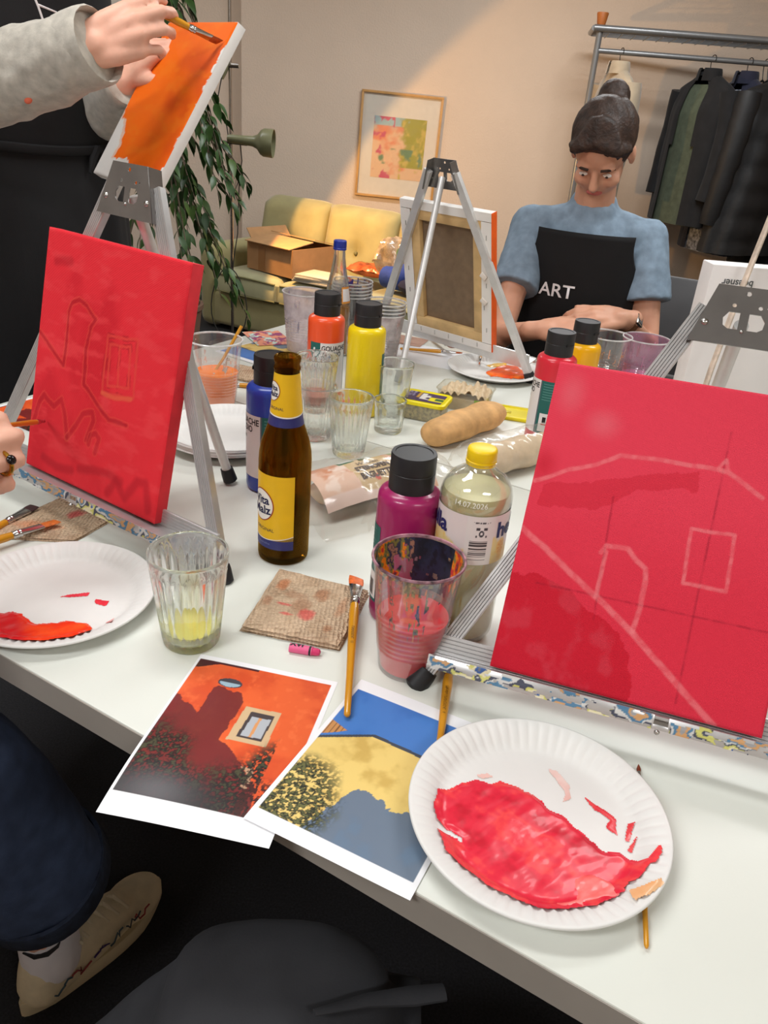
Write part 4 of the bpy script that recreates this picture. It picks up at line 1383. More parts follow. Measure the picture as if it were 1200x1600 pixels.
cup('plastic cup with pink water near the white carton', 0.512, 1.640, m_pkwater, 0.040, 0.118, 0.034, 0.0475, mat=MTHIN('cup_plastic_pink', (244, 226, 236), 0.22, 0.16, 0.1, (206, 170, 190)), stain=(stain_specks([S(190, 110, 150), S(214, 140, 170)], 0.64, 13), 0, 2 * PI, 0.04, 0.115, 160, 40))
ORD5 = ['bottom one', 'second from the bottom', 'third from the bottom', 'fourth from the bottom', 'topmost one']
for k in range(5):
    cup(ORD5[k] + ' of the nested clear cups behind the clear glass bottle', -0.118, 1.815, None, 0, 0.118, 0.033, 0.047, z=0.0075 * k, group='nested cups behind the glass bottle', stain=(stain_specks([S(120, 40, 60), S(60, 50, 110), S(190, 110, 90)], 0.55, 17), 0, 2 * PI, 0.08, 0.117, 120, 20) if k == 4 else None)
for k in range(4):
    cup(ORD5[k] + ' of the nested stained cups behind the yellow paint bottle', -0.036, 1.672, None, 0, 0.116, 0.031, 0.044, z=0.0075 * k, group='nested cups behind the yellow bottle', mat=m_cupm if k == 0 else None, stain=(stain_specks([S(70, 74, 80), S(110, 110, 100), S(150, 140, 60)], 0.66, 23), 0, 2 * PI, 0.012, 0.11, 160, 50) if k == 0 else None)
# stick in the orange cup
st_ = tag(MB().tube([(-0.352, 1.335, TZ + 0.012), (-0.31, 1.365, TZ + 0.08), (-0.281, 1.386, TZ + 0.136)], [0.0022, 0.0026, 0.0030], 10).build('paint_stick', M('stick_yellow', (206, 146, 40), 0.4, var=0.05)), 'yellow wooden stick leaning in the orange water cup', 'stick')

m_glass = MGLASS('drinking_glass', (254, 255, 254), 0.22)


def tumbler(label, x, y, rb, rt, H, nrib=24, depth=0.028, base=0.008, wall=0.0022, z=0.0, drink=None, dz=0.02, facet=False, group='drinking glasses', smooth_top=0.84):
    t = empty('drinking_glass', (x, y, TZ + z), 0.1, label, 'glass', group)
    R = lambda zz: rb + (rt - rb) * zz / H

    def mod(a, zz, j):
        if j >= NO:
            return 1.0
        k = float(sm(0.03, 0.10, zz / H) * (1 - sm(smooth_top - 0.03, smooth_top + 0.03, zz / H)))
        if facet:
            return 1 - depth * k * (1 - abs(math.cos(nrib * a / 2)) ** 2)
        return 1 - depth * k * abs(math.sin(nrib * a / 2))
    outer = [(0, 0.001), (rb * 0.75, 0.001), (rb * 0.86, 0.0), (rb * 0.95, 0.0006), (rb, 0.003)] + [(R(H * f), H * f) for f in (0.06, 0.1, 0.14, 0.2, 0.3, 0.42, 0.54, 0.66, 0.76, 0.81, 0.84, 0.88, 0.93, 0.97)] + [(rt - 0.0004, H - 0.0006), (rt - 0.001, H)]
    NO = len(outer)
    inner = [(rt - wall, H - 0.0006)] + [(R(H * f) - wall - 0.0006 * (1 - f), H * f) for f in (0.95, 0.8, 0.6, 0.4, 0.25)] + [(R(base) - wall - 0.002, base + 0.004), (R(base) * 0.7, base), (0, base)]
    MB().lathe(outer + inner, nrib * 6 if nrib else 48, mod if nrib else None).build('glass_wall', m_glass, t, angle=80)
    if drink:
        MB().lathe([(0, base + 0.0004), (R(base) * 0.68, base + 0.0004), (R(base) - wall - 0.0022, base + 0.0045), (R(dz) - wall - 0.0012, dz), (0, dz)], 36).build('drink', drink, t)
    return t


tumbler('ribbed glass with a little pale yellow drink near the table edge', -0.1855, 0.653, 0.0285, 0.0395, 0.106, 22, 0.07, 0.006, drink=M('pale_drink', (255, 244, 120), 0.05, var=0.02, trans=0.3, ior=1.34), dz=0.020)
tumbler('lower ribbed glass of the nested pair behind the brown bottle', -0.128, 1.232, 0.0265, 0.035, 0.092, 22, 0.06, 0.009)
tumbler('upper ribbed glass of the nested pair behind the brown bottle', -0.128, 1.232, 0.0255, 0.0345, 0.092, 22, 0.06, 0.009, z=0.048, drink=M('rosy_drink', (224, 150, 130), 0.1, var=0.02, trans=0.6, ior=1.34), dz=0.03)
tumbler('empty ribbed glass in front of the yellow paint bottle', -0.066, 1.172, 0.0255, 0.036, 0.098, 22, 0.06, 0.010)
tumbler('short faceted glass beside the yellow-lidded tub', -0.006, 1.290, 0.0245, 0.029, 0.058, 9, 0.07, 0.012, wall=0.0035, facet=True)
tumbler('plain tall thin glass behind the short faceted glass', -0.004, 1.375, 0.026, 0.0365, 0.098, 0, 0, 0.008, wall=0.0014)

# ------------------------------------------------------------------ brown malt drink bottle
bx_, by_ = -0.120, 0.840
beer = empty('brown_bottle', (bx_, by_, TZ), facing(bx_, by_), 'open brown glass bottle with yellow labels', 'bottle')
bprof = [(0, 0.003), (0.022, 0.002), (0.0275, 0.0), (0.0300, 0.002), (0.0308, 0.007), (0.0308, 0.128), (0.0300, 0.140), (0.0278, 0.151), (0.0242, 0.162), (0.0208, 0.172), (0.0188, 0.182), (0.0172, 0.197), (0.0156, 0.214), (0.0143, 0.230), (0.0138, 0.2345), (0.0148, 0.2365), (0.0150, 0.2385), (0.0140, 0.2405), (0.0136, 0.243), (0.0146, 0.2455), (0.0150, 0.248), (0.0146, 0.2505), (0.0132, 0.2518)]
br = interp([p for p in bprof[3:]])
binner = [(0.0112, 0.2510), (0.0108, 0.2455), (0.0112, 0.230), (0.0145, 0.197), (0.018, 0.172), (0.0252, 0.151), (0.0283, 0.128), (0.0283, 0.010), (0.024, 0.006), (0, 0.007)]
m_brown = MGLASS('brown_glass', (208, 180, 112), 0.4)
MB().lathe(bprof + binner, 56).build('glass_body', m_brown, beer, angle=50)
MB().lathe([(0, 0.0075), (0.0238, 0.0065), (0.0280, 0.0105), (0.0280, 0.070), (0, 0.070)], 44).build('malt_drink', M('dark_malt', (20, 10, 6), 0.1, var=0, trans=0.2), beer)
m_yel = M('label_yellow', (232, 184, 22), 0.42, var=0.03, scale=40)
m_navl = M('label_navy', (46, 48, 108), 0.42, var=0.03)
m_wh = M('label_edge_white', (236, 232, 222), 0.45, var=0)
m_logoN = M('logo_ink', (30, 32, 72), 0.5, var=0)
d = math.radians


def logo(parent, R, z, ang, s, rfn=None):
    for rr, mt, ep in ((1.0, M('logo_rust', (160, 60, 30), 0.45, var=0.05), 0.0006), (0.93, m_wh, 0.0008)):
        mb = MB()
        vs, fs = [], []
        N = 40
        for q in range(5):
            for i in range(N):
                a = 2 * PI * i / N
                x, y = s * rr * q / 4 * math.cos(a), s * rr * q / 4 * math.sin(a) * 1.12
                r0 = (rfn(z + y) if rfn else R) + ep
                vs.append((r0 * math.cos(ang + x / r0), r0 * math.sin(ang + x / r0), z + y))
        for q in range(4):
            for i in range(N):
                fs.append((q * N + i, q * N + (i + 1) % N, (q + 1) * N + (i + 1) % N, (q + 1) * N + i))
        mb.add(vs, fs).build('logo_disc', mt, parent)
    cyl_text('lettering', 'Vita', s * 0.82, R, z + s * 0.34, ang, m_logoN, parent, turn=0.08, bold=s * 0.02, eps=0.0011, rfn=rfn)
    cyl_text('lettering', 'Malz', s * 0.82, R, z - s * 0.34, ang, m_logoN, parent, turn=0.08, bold=s * 0.02, eps=0.0011, rfn=rfn)


la = d(-58)
lb_ = cyl_patch(MB(), 0.0308, la - d(78), la + d(80), 0.034, 0.118, 40).build('body_label', m_yel, beer)
cyl_patch(MB(), 0.0308, la - d(78), la + d(80), 0.022, 0.034, 40, 0.0003, zf1=lambda u: 0.006 * (2 * u - 1) ** 2).build('label_band', m_navl, beer)
cyl_patch(MB(), 0.0308, la - d(78), la + d(80), 0.0335, 0.0345, 40, 0.0005, zf0=lambda u: 0.006 * (2 * u - 1) ** 2, zf1=lambda u: 0.006 * (2 * u - 1) ** 2).build('label_line', m_wh, lb_)
logo(lb_, 0.0308, 0.078, d(-56), 0.0185)
cyl_text('lettering', 'ORIGINAL', 0.0062, 0.0308, 0.047, d(-48), m_logoN, lb_)
cyl_text('lettering', 'alkoholfrei', 0.0042, 0.0308, 0.0285, d(-48), M('label_small_print', (120, 124, 170), 0.5), lb_)
nl = cyl_patch(MB(), 0.015, 0, 2 * PI, 0.188, 0.2335, 48, 0.0003, rfn=br, nz=10, zf0=lambda u: 0.003 * math.cos(2 * PI * u + PI)).build('neck_label', m_yel, beer)
cyl_patch(MB(), 0.015, 0, 2 * PI, 0.174, 0.188, 48, 0.0003, rfn=br, nz=6, zf1=lambda u: 0.003 * math.cos(2 * PI * u + PI)).build('neck_band', m_navl, beer)
cyl_patch(MB(), 0.015, 0, 2 * PI, 0.1875, 0.189, 48, 0.0005, rfn=br, nz=2, zf0=lambda u: 0.003 * math.cos(2 * PI * u + PI), zf1=lambda u: 0.003 * math.cos(2 * PI * u + PI)).build('label_line', m_wh, nl)
logo(nl, 0.016, 0.2135, d(-62), 0.0100, rfn=br)
cyl_text('lettering', 'ORIGINAL', 0.0046, 0.0175, 0.1945, d(-44), m_logoN, nl, rfn=br)

# ------------------------------------------------------------------ lemonade bottle
lx, ly = 0.0905, 0.713
lem = empty('lemonade_bottle', (lx, ly, TZ), facing(lx, ly), 'clear plastic lemonade bottle with yellow cap behind the stained cup', 'bottle')
lprof = [(0, 0.004), (0.018, 0.003), (0.026, 0.0), (0.032, 0.002), (0.0358, 0.010), (0.0364, 0.020), (0.0364, 0.050), (0.0358, 0.054), (0.0364, 0.058), (0.0364, 0.100), (0.0358, 0.102), (0.0358, 0.158), (0.0366, 0.160), (0.0362, 0.168), (0.0342, 0.176), (0.0295, 0.184), (0.0225, 0.1895), (0.0160, 0.193), (0.0128, 0.196), (0.0124, 0.199), (0.0155, 0.2), (0.0155, 0.2012), (0.0122, 0.202), (0.0122, 0.212)]
lr = interp(lprof[5:])
lin = [(0.0112, 0.2115), (0.0112, 0.197), (0.021, 0.188), (0.0282, 0.1832), (0.033, 0.1755), (0.0352, 0.167), (0.0348, 0.100), (0.0354, 0.020), (0.034, 0.010), (0.026, 0.003), (0, 0.006)]
MB().lathe(lprof + lin, 52).build('bottle_wall', MTHIN('pet_plastic', (250, 250, 246), 0.05, 0.22, 0.05), lem, angle=50)
m_lemon = M('cloudy_lemonade', (240, 232, 176), 0.15, var=0.02, trans=0.15, ior=1.33, spec=0.3)
MB().lathe([(0, 0.0065), (0.0255, 0.0035), (0.0335, 0.0105), (0.0350, 0.020), (0.0350, 0.05), (0.0344, 0.10), (0.0344, 0.160), (0.0350, 0.166), (0.0332, 0.172), (0, 0.172)], 44).build('lemonade', m_lemon, lem)
m_ycap = M('cap_yellow', (240, 202, 16), 0.38, var=0.03)
capm = MB().lathe([(0.0135, 0.1985), (0.0150, 0.1985), (0.0152, 0.2025), (0.0145, 0.2030), (0.0150, 0.2045), (0.0148, 0.2125), (0.0140, 0.2145), (0.0120, 0.2152), (0, 0.2152)], 60, lambda a, zz, j: 1 + (0.012 * math.sin(30 * a) if 4 <= j <= 5 else 0))
capm.build('cap', m_ycap, lem, angle=50)


def hella(u, v):
    # u around, v up
    n = fbm(u * 30, v * 5, 4)
    c = np.ones(u.shape + (3,)) * np.array(S(226, 216, 214))
    wave = 0.42 + 0.14 * np.sin(u * 25) + 0.18 * (n - 0.5)
    c = mixc(c, S(232, 206, 120), sm(0.05, -0.05, v - wave) * 0.8)
    c = mixc(c, S(240, 190, 70), sm(0.5, 0.8, fbm(u * 40, v * 9, 9)) * (v < wave) * 0.7)
    panel = (u > 0.455) & (u < 0.585)
    c = mixc(c, S(226, 220, 216), panel * 0.95)
    bars = (_hash(np.floor(v * 84), 3, 5) > 0.5) & (u > 0.475) & (u < 0.558) & (v > 0.07) & (v < 0.50)
    c = mixc(c, S(40, 36, 40), bars * 0.95)
    sq = (u > 0.50) & (u < 0.55) & (v > 0.58) & (v < 0.78) & (((v > 0.72) & (np.abs(u - 0.525) > 0.008)) | ((v < 0.62) & (np.abs(u - 0.525) > 0.018)) | (np.abs(np.hypot((u - 0.525) * 6, v - 0.66) - 0.05) < 0.02))
    c = mixc(c, S(30, 28, 40), sq * 0.95)
    c = mixc(c, S(80, 76, 80), (u > 0.485) & (u < 0.56) & (np.abs(v - 0.875) < 0.018) & (fbm(u * 400, v * 10, 2) > 0.42))
    orng = np.hypot((u - 0.64) * 6.2, v - 0.32)
    c = mixc(c, S(240, 196, 110), sm(0.20, 0.17, orng) * 0.9)
    c = mixc(c, S(232, 150, 60), sm(0.15, 0.12, orng) * (np.sin(np.arctan2(v - 0.32, (u - 0.64) * 6.2) * 8) > -0.4) * 0.8)
    return c


nu, nv = 300, 90
U, V_ = np.meshgrid(np.linspace(0, 1, nu), np.linspace(0, 1, nv))
A_ = (U - 0.5) * 2 * PI + d(8)
Zl = 0.103 + 0.054 * V_
P = np.stack([0.0362 * np.cos(A_), 0.0362 * np.sin(A_), Zl], -1).reshape(-1, 3)
ii = np.arange(nu * nv).reshape(nv, nu)
F = np.stack([ii[:-1, :-1], ii[:-1, 1:], ii[1:, 1:], ii[1:, :-1]], -1).reshape(-1, 4)
me = bpy.data.meshes.new('wrap_label')
me.from_pydata(P.tolist(), [], F.tolist())
me.polygons.foreach_set('use_smooth', [True] * len(me.polygons))
setcol(me, hella(U, V_).reshape(-1, 3))
hl = link('wrap_label', me, MC('lemonade_label', 0.35), lem)
for an in (-76, 78):
    cyl_text('lettering', 'hella', 0.024, 0.0362, 0.140, d(an), M('hella_blue', (32, 36, 96), 0.5, var=0), hl, bold=0.0007, eps=0.0006)
cyl_text('lettering', '14.07.2026', 0.0075, 0.034, 0.1685, d(-6), M('date_print', (236, 236, 226), 0.5, var=0), lem, eps=0.0012, rfn=lr)

# ------------------------------------------------------------------ clear glass bottle with blue cap
gb = empty('glass_bottle', (-0.142, 1.735, TZ), facing(-0.142, 1.735), 'clear glass bottle with blue screw cap among the nested cups', 'bottle')
gp = [(0, 0.003), (0.024, 0.0), (0.029, 0.003), (0.030, 0.01), (0.030, 0.10), (0.028, 0.125), (0.0225, 0.155), (0.0165, 0.185), (0.0128, 0.210), (0.0118, 0.226), (0.0118, 0.24)]
gi = [(r - 0.0022, max(0.006, zz)) for r, zz in reversed(gp[2:])] + [(0, 0.006)]
MB().lathe(gp + gi, 44).build('glass_body', m_glass, gb, angle=60)
MB().lathe([(0, 0.0065), (0.0265, 0.0065), (0.0276, 0.012), (0.0276, 0.098), (0.027, 0.11), (0, 0.11)], 36).build('apple_drink', M('apple_drink', (214, 150, 70), 0.1, var=0.03, trans=0.5, ior=1.33), gb)
MB().lathe([(0.0128, 0.226), (0.0140, 0.226), (0.0142, 0.229), (0.0134, 0.230), (0.0140, 0.2315), (0.0138, 0.2435), (0.0125, 0.245), (0, 0.245)], 40, lambda a, zz, j: 1 + (0.012 * math.sin(24 * a) if 4 <= j <= 5 else 0)).build('cap', M('cap_blue', (32, 52, 150), 0.35, var=0.03), gb)
gl_ = cyl_patch(MB(), 0.03, d(20), d(75), 0.118, 0.152, 14, 0.0005, rfn=interp(gp[3:]), nz=5).build('label', M('label_orange_edge', (226, 150, 60), 0.5), gb)
cyl_patch(MB(), 0.03, d(25), d(70), 0.122, 0.148, 14, 0.0008, rfn=interp(gp[3:]), nz=5).build('label_field', m_lab_w, gl_)

# ================================================================== plates
m_paper = M('plate_paper', (222, 221, 217), 0.55, var=0.012, scale=30)
m_wet = MC('wet_paint', 0.3, 0.1, 60, spec=0.4, coat=0.12, bdist=0.001)


def plate_mesh_(R=0.103, seg=192):
    fl = 64
    rings = [(0.0, 0.0025), (0.03, 0.0025), (0.058, 0.0022), (0.072, 0.0020), (0.078, 0.0030), (0.082, 0.0060), (0.086, 0.0090), (0.090, 0.0112), (0.094, 0.0128), (0.098, 0.0140), (0.1005, 0.0146), (0.1018, 0.0148), (0.103, 0.0140)]
    vs, fs = [], []
    for up in (1, 0):
        for j, (r, zz) in enumerate(rings):
            rr = r * R / 0.103
            for i in range(seg):
                a = 2 * PI * i / seg
                k = float(sm(0.076, 0.083, r) * (1 - sm(0.096, 0.1012, r)))
                zf = 0.0015 * k * (1 if math.cos(fl * a) > 0.2 else -0.35)
                vs.append((rr * math.cos(a), rr * math.sin(a), zz + zf - (0 if up else 0.0014)))
    nr = len(rings)
    for up in (1, 0):
        o_ = 0 if up else nr * seg
        for j in range(nr - 1):
            for i in range(seg):
                i2 = (i + 1) % seg
                q_ = (o_ + j * seg + i, o_ + j * seg + i2, o_ + (j + 1) * seg + i2, o_ + (j + 1) * seg + i)
                fs.append(q_ if up else q_[::-1])
    for i in range(seg):
        i2 = (i + 1) % seg
        fs.append(((nr - 1) * seg + i, (nr - 1) * seg + i2, nr * seg + (nr - 1) * seg + i2, nr * seg + (nr - 1) * seg + i))
    me = MB().add(vs, fs).mesh('plate', angle=80)
    me.materials.append(m_paper)
    return me


PLATE = plate_mesh_()


def plate_z(r):
    return np.interp(r, [0.0, 0.072, 0.078, 0.082, 0.086, 0.090, 0.094, 0.098, 0.103], [0.0025, 0.0022, 0.0030, 0.0060, 0.0090, 0.0112, 0.0128, 0.0140, 0.0146])


def paint_on(parent, name, poly, colfn, hmax, seed, res=0.0011, wob=0.004, soft=0.006):
    xs = [p[0] for p in poly]
    ys = [p[1] for p in poly]
    x0, x1, y0, y1 = min(xs) - 0.006, max(xs) + 0.006, min(ys) - 0.006, max(ys) + 0.006
    nx, ny = int((x1 - x0) / res) + 2, int((y1 - y0) / res) + 2
    X, Y = np.meshgrid(np.linspace(x0, x1, nx), np.linspace(y0, y1, ny))
    wx = X + wob * (fbm(X * 90, Y * 90, seed) - 0.5) * 2
    wy_ = Y + wob * (fbm(X * 90 + 7, Y * 90, seed + 3) - 0.5) * 2
    m = inpoly(wx, wy_, poly)
    d_ = np.minimum(dline(wx, wy_, poly + poly[:1]), 1)
    d_ = np.where(m, d_, -d_)
    h = hmax * sm(0.0, soft, d_) * (0.55 + 0.9 * fbm((X * 0.8 + Y * 0.6) * 26, (Y * 0.8 - X * 0.6) * 70, seed + 5, 3) + 0.10 * fbm(X * 120, Y * 60, seed + 8, 2) - 0.3)
    h = np.maximum(h, 0.0002)
    Z = plate_z(np.hypot(X, Y)) + h + 0.0003 + 0.0017 * sm(0.074, 0.079, np.hypot(X, Y)) * (1 - sm(0.097, 0.1015, np.hypot(X, Y)))
    i = np.arange(nx * ny).reshape(ny, nx)
    F = np.stack([i[:-1, :-1], i[:-1, 1:], i[1:, 1:], i[1:, :-1]], -1).reshape(-1, 4)
    F = F[(d_.ravel() > -0.0004)[F].all(1)]
    if len(F) == 0:
        return None
    me = bpy.data.meshes.new(name)
    me.from_pydata(np.stack([X, Y, Z], -1).reshape(-1, 3).tolist(), [], F.tolist())
    bm = bmesh.new()
    bm.from_mesh(me)
    cols = colfn(X, Y, d_).reshape(-1, 3)
    keep = [v for v in bm.verts if v.link_faces]
    idx = [v.index for v in keep]
    bmesh.ops.delete(bm, geom=[v for v in bm.verts if not v.link_faces], context='VERTS')
    bm.to_mesh(me)
    bm.free()
    me.polygons.foreach_set('use_smooth', [True] * len(me.polygons))
    setcol(me, cols[idx])
    return link(name, me, m_wet, parent)


def streak(cols, seed, fx=40, fy=110, ang=0.6):
    cols = np.array(cols)

    def fn(X, Y, d_):
        ca, sa = math.cos(ang), math.sin(ang)
        a, b = X * ca + Y * sa, -X * sa + Y * ca
        n = fbm(a * fx, b * fy, seed) * 0.75 + 0.25 * fbm(X * 200, Y * 200, seed + 2)
        q_ = np.clip((n - 0.25) / 0.5, 0, 0.999) * (len(cols) - 1)
        k = np.floor(q_).astype(int)
        f = (q_ - k)[..., None]
        return cols[k] * (1 - f) + cols[np.minimum(k + 1, len(cols) - 1)] * f
    return fn


def plate(label, x, y, z=TZ, tilt=(0, 0), group='paper plates', cat='plate'):
    t = empty('paper_plate', (x, y, z), 0, label, cat, group)
    t.rotation_euler = (tilt[0], tilt[1], 0)
    link('plate', PLATE, None, t)
    return t


pr_ = plate('paper plate with a large pool of red and pink paint at the front edge', 0.142, 0.452, TZ + 0.0048)
REDS = [S(196, 24, 46), S(216, 34, 58), S(222, 40, 62), S(234, 70, 70), S(226, 46, 64), S(240, 112, 116)]
paint_on(pr_, 'paint_pool', [(-0.0829, 0.003), (-0.0789, 0.0178), (-0.0579, 0.0319), (-0.0264, 0.0373), (-0.0041, 0.028), (0.0184, 0.0079), (0.0353, -0.0086), (0.0466, -0.0249), (0.0606, -0.0263), (0.07, -0.0364), (0.0915, -0.0264), (0.0893, -0.0344), (0.0714, -0.0497), (0.0584, -0.0562), (0.0525, -0.0669), (0.0311, -0.0789), (0.0082, -0.0847), (-0.0133, -0.0832), (-0.0386, -0.0734), (-0.06, -0.0577), (-0.0754, -0.0432), (-0.0808, -0.0225), (-0.0725, -0.0227), (-0.0562, -0.0315), (-0.0795, -0.0121)], streak(REDS, 3, 22, 60, -0.65), 0.0022, 4)
paint_on(pr_, 'pink_paint', [(0.0181, -0.0524), (0.0357, -0.044), (0.0502, -0.0518), (0.0554, -0.0591), (0.0462, -0.07), (0.0224, -0.0785), (-0.0001, -0.0819), (0.001, -0.0745), (0.0154, -0.0681)], streak([S(240, 84, 84), S(244, 110, 106), S(246, 140, 136), S(250, 196, 190)], 9), 0.0040, 7)
paint_on(pr_, 'paint_smear', [(0.0435, 0.0284), (0.0556, 0.0184), (0.0657, 0.0069), (0.0631, -0.0101), (0.0547, -0.0035), (0.0602, 0.0047), (0.0497, 0.0145)], streak([S(214, 40, 52), S(230, 80, 84)], 12), 0.0008, 9, wob=0.002, soft=0.002)
paint_on(pr_, 'paint_smear', [(0.0748, 0.0032), (0.0795, 0.0022), (0.0716, -0.0151), (0.0678, -0.014)], streak([S(214, 50, 58), S(232, 100, 100)], 13), 0.0006, 10, wob=0.0015, soft=0.002)
paint_on(pr_, 'paint_smear', [(0.081, -0.0067), (0.07, -0.0267), (0.0674, -0.0227)], streak([S(216, 54, 60), S(232, 96, 96)], 14), 0.0006, 11, wob=0.0015, soft=0.002)
paint_on(pr_, 'paint_smear', [(0.0178, 0.0547), (0.0256, 0.0538), (0.0337, 0.0391), (0.0327, 0.0256), (0.0251, 0.0182), (0.0286, 0.0317), (0.0194, 0.0478)], streak([S(232, 206, 198), S(222, 176, 166)], 15), 0.0003, 12, wob=0.002, soft=0.003)
paint_on(pr_, 'paint_smear', [(-0.046, 0.041), (-0.034, 0.0445), (-0.030, 0.040), (-0.040, 0.037)], streak([S(234, 206, 196), S(230, 190, 180)], 18), 0.0003, 18, wob=0.002, soft=0.003)
paint_on(pr_, 'paint_smear', [(0.056, -0.0667), (0.0807, -0.0558), (0.0845, -0.0590), (0.0718, -0.0709), (0.0574, -0.077)], streak([S(232, 168, 110), S(226, 190, 150)], 16), 0.0004, 13, wob=0.002, soft=0.003)
pl_ = plate('paper plate with orange red paint at the left table edge', -0.342, 0.700, TZ + 0.0012)
paint_on(pl_, 'paint_pool', [(-0.085, -0.048), (-0.0572, -0.0389), (-0.0341, -0.0314), (-0.0146, -0.0401), (-0.0019, -0.0515), (0.0109, -0.0458), (0.0222, -0.0383), (0.0534, -0.045), (0.0615, -0.055), (0.056, -0.0721), (0.0258, -0.0887), (0.0006, -0.093), (-0.0226, -0.0876), (-0.06, -0.072)], lambda X, Y, d_: mixc(streak([S(226, 40, 14), S(240, 60, 20), S(246, 84, 30)], 21)(X, Y, d_), S(206, 18, 26), sm(0.0, -0.02, X + 0.6 * (Y + 0.06))), 0.0032, 24)
paint_on(pl_, 'paint_smear', [(-0.0008, 0.0016), (0.0125, 0.0088), (0.0296, 0.0159), (0.0293, 0.0073), (0.0151, 0.0021)], streak([S(222, 40, 60), S(232, 70, 84)], 22), 0.0006, 25, wob=0.0015, soft=0.002)
paint_on(pl_, 'paint_smear', [(0.0392, 0.0025), (0.0549, 0.0021), (0.055, -0.0094), (0.041, -0.0055)], streak([S(222, 40, 56), S(232, 70, 80)], 23), 0.0007, 26, wob=0.0015, soft=0.002)
paint_on(pl_, 'paint_smear', [(0.064, -0.0377), (0.0713, -0.03), (0.0741, -0.0361), (0.072, -0.0478)], streak([S(228, 50, 40), S(236, 70, 50)], 24), 0.0007, 27, wob=0.0015, soft=0.002)
for k in range(6):
    plate(('bottom', 'second lowest', 'third lowest', 'fourth lowest', 'second highest', 'topmost')[k] + ' clean paper plate of the stack by the blue bottle', -0.262 + 0.0012 * (k % 3 - 1), 1.182 + 0.001 * (k % 2), TZ + 0.0012 + 0.0021 * k, group='stacked paper plates')
pf_ = plate('paper plate with orange and yellow paint under the far easel', 0.213, 1.690, TZ + 0.0012)
paint_on(pf_, 'orange_paint', [(-0.0194, -0.0077), (0.0124, 0.0364), (0.0384, 0.0514), (0.0588, 0.0505), (0.0791, -0.0079), (0.0591, -0.0379), (0.0291, -0.0397), (-0.0099, -0.0381)], streak([S(236, 76, 24), S(246, 96, 30), S(250, 130, 40)], 31), 0.006, 31, 0.002)
paint_on(pf_, 'yellow_paint', [(-0.0157, 0.0419), (0.0115, 0.0719), (0.0367, 0.0753), (0.032, 0.0494), (-0.0043, 0.0313)], streak([S(232, 170, 30), S(244, 200, 50)], 32), 0.003, 33, 0.002)
plate('clean paper plate behind the left red canvas', -0.490, 1.405, TZ + 0.0012)

# ================================================================== prints and papers
m_print = MC('photo_print', 0.35)
m_sheet = M('paper_white', (236, 236, 238), 0.6, var=0.01)


def house_orange(u, v):
    c = np.ones(u.shape + (3,)) * np.array(S(240, 240, 242))
    img = (u > 0.016) & (u < 0.968) & (v > 0.106) & (v < 0.968)
    n = fbm(u * 6, v * 8, 3)
    p = np.ones(u.shape + (3,)) * np.array(S(226, 96, 46))
    p = mixc(p, S(208, 76, 34), sm(0.35, 0.75, n))
    p = mixc(p, S(236, 112, 60), 0.6 * sm(0.55, 0.8, fbm(u * 20, v * 24, 5)))
    edge = 0.975 - 0.10 * np.abs(u - 0.36) ** 1.3 * 1.6
    p = mixc(p, S(70, 26, 34), (v > np.where(u < 0.45, 0.90 + 0.055 * sm(0.0, 0.2, u), 2)) & (u < 0.45))
    e = u + 0.03 * (fbm(u * 22, v * 22, 7) - 0.5)
    f = v + 0.03 * (fbm(u * 22, v * 22, 9) - 0.5)
    sh = inpoly(e, f, [(-0.05, 0.73), (0.0091, 0.7014), (0.2159, 0.6023), (0.2208, 0.778), (0.2423, 0.7992), (0.412, 0.7832), (0.4609, 0.7291), (0.4566, 0.6489), (0.4426, 0.4755), (0.5315, 0.4326), (0.6921, 0.3309), (0.78, 0.2573), (0.86, 0.05), (-0.05, 0.05)])
    p = mixc(p, S(98, 30, 36), 0.9 * sh)
    p = mixc(p, S(120, 38, 40), 0.5 * sh * sm(0.45, 0.7, fbm(u * 8, v * 8, 15)))
    ov = np.hypot((u - 0.312) / 0.085, (v - 0.835) / 0.032)
    p = mixc(p, S(62, 62, 70), ov < 1)
    p = mixc(p, S(150, 176, 190), (ov < 0.85) & (v < 0.836))
    fr = inpoly(u, v, [(0.4942, 0.7057), (0.7316, 0.7087), (0.7369, 0.4869), (0.4803, 0.4829)])
    p = mixc(p, S(206, 176, 136), fr)
    inn = inpoly(u, v, [(0.545, 0.678), (0.703, 0.680), (0.695, 0.512), (0.530, 0.510)])
    p = mixc(p, S(70, 60, 62), inn)
    pane = inpoly(u, v, [(0.565, 0.650), (0.69, 0.652), (0.683, 0.525), (0.552, 0.523)])
    p = mixc(p, S(176, 180, 186), pane)
    p = mixc(p, S(214, 150, 96), pane & (np.abs(u - (0.617 + 0.06 * (v - 0.59))) < 0.010))
    w2 = inpoly(u, v, [(0.645, 0.352), (0.735, 0.355), (0.745, 0.24), (0.70, 0.25), (0.70, 0.325)])
    p = mixc(p, S(190, 150, 120), w2)
    lf = fbm(u * 64, v * 84, 19, 4)
    dens = sm(0.45, 0.30, v - 0.02 - 0.10 * np.sin(u * 9 + 0.3) + 0.22 * (fbm(u * 6, v * 6, 23) - 0.5)) * (u < 0.80)
    p = mixc(p, S(30, 26, 24), dens * sm(0.32, 0.46, lf))
    p = mixc(p, S(84, 84, 58), dens * sm(0.56, 0.66, lf) * 0.7)
    red = sm(0.34, 0.26, v) * (u > 0.72)
    p = mixc(p, S(70, 30, 26), red * (lf > 0.52))
    low = sm(0.30, 0.14, v) * sm(0.85, 0.5, u)
    p = mixc(p, S(36, 32, 34), low * 0.9)
    fog = np.exp(-(((u - 0.25) / 0.20) ** 2 + ((v - 0.15) / 0.09) ** 2))
    p = mixc(p, S(120, 118, 122), 0.55 * fog)
    return np.where(img[..., None], p, c)


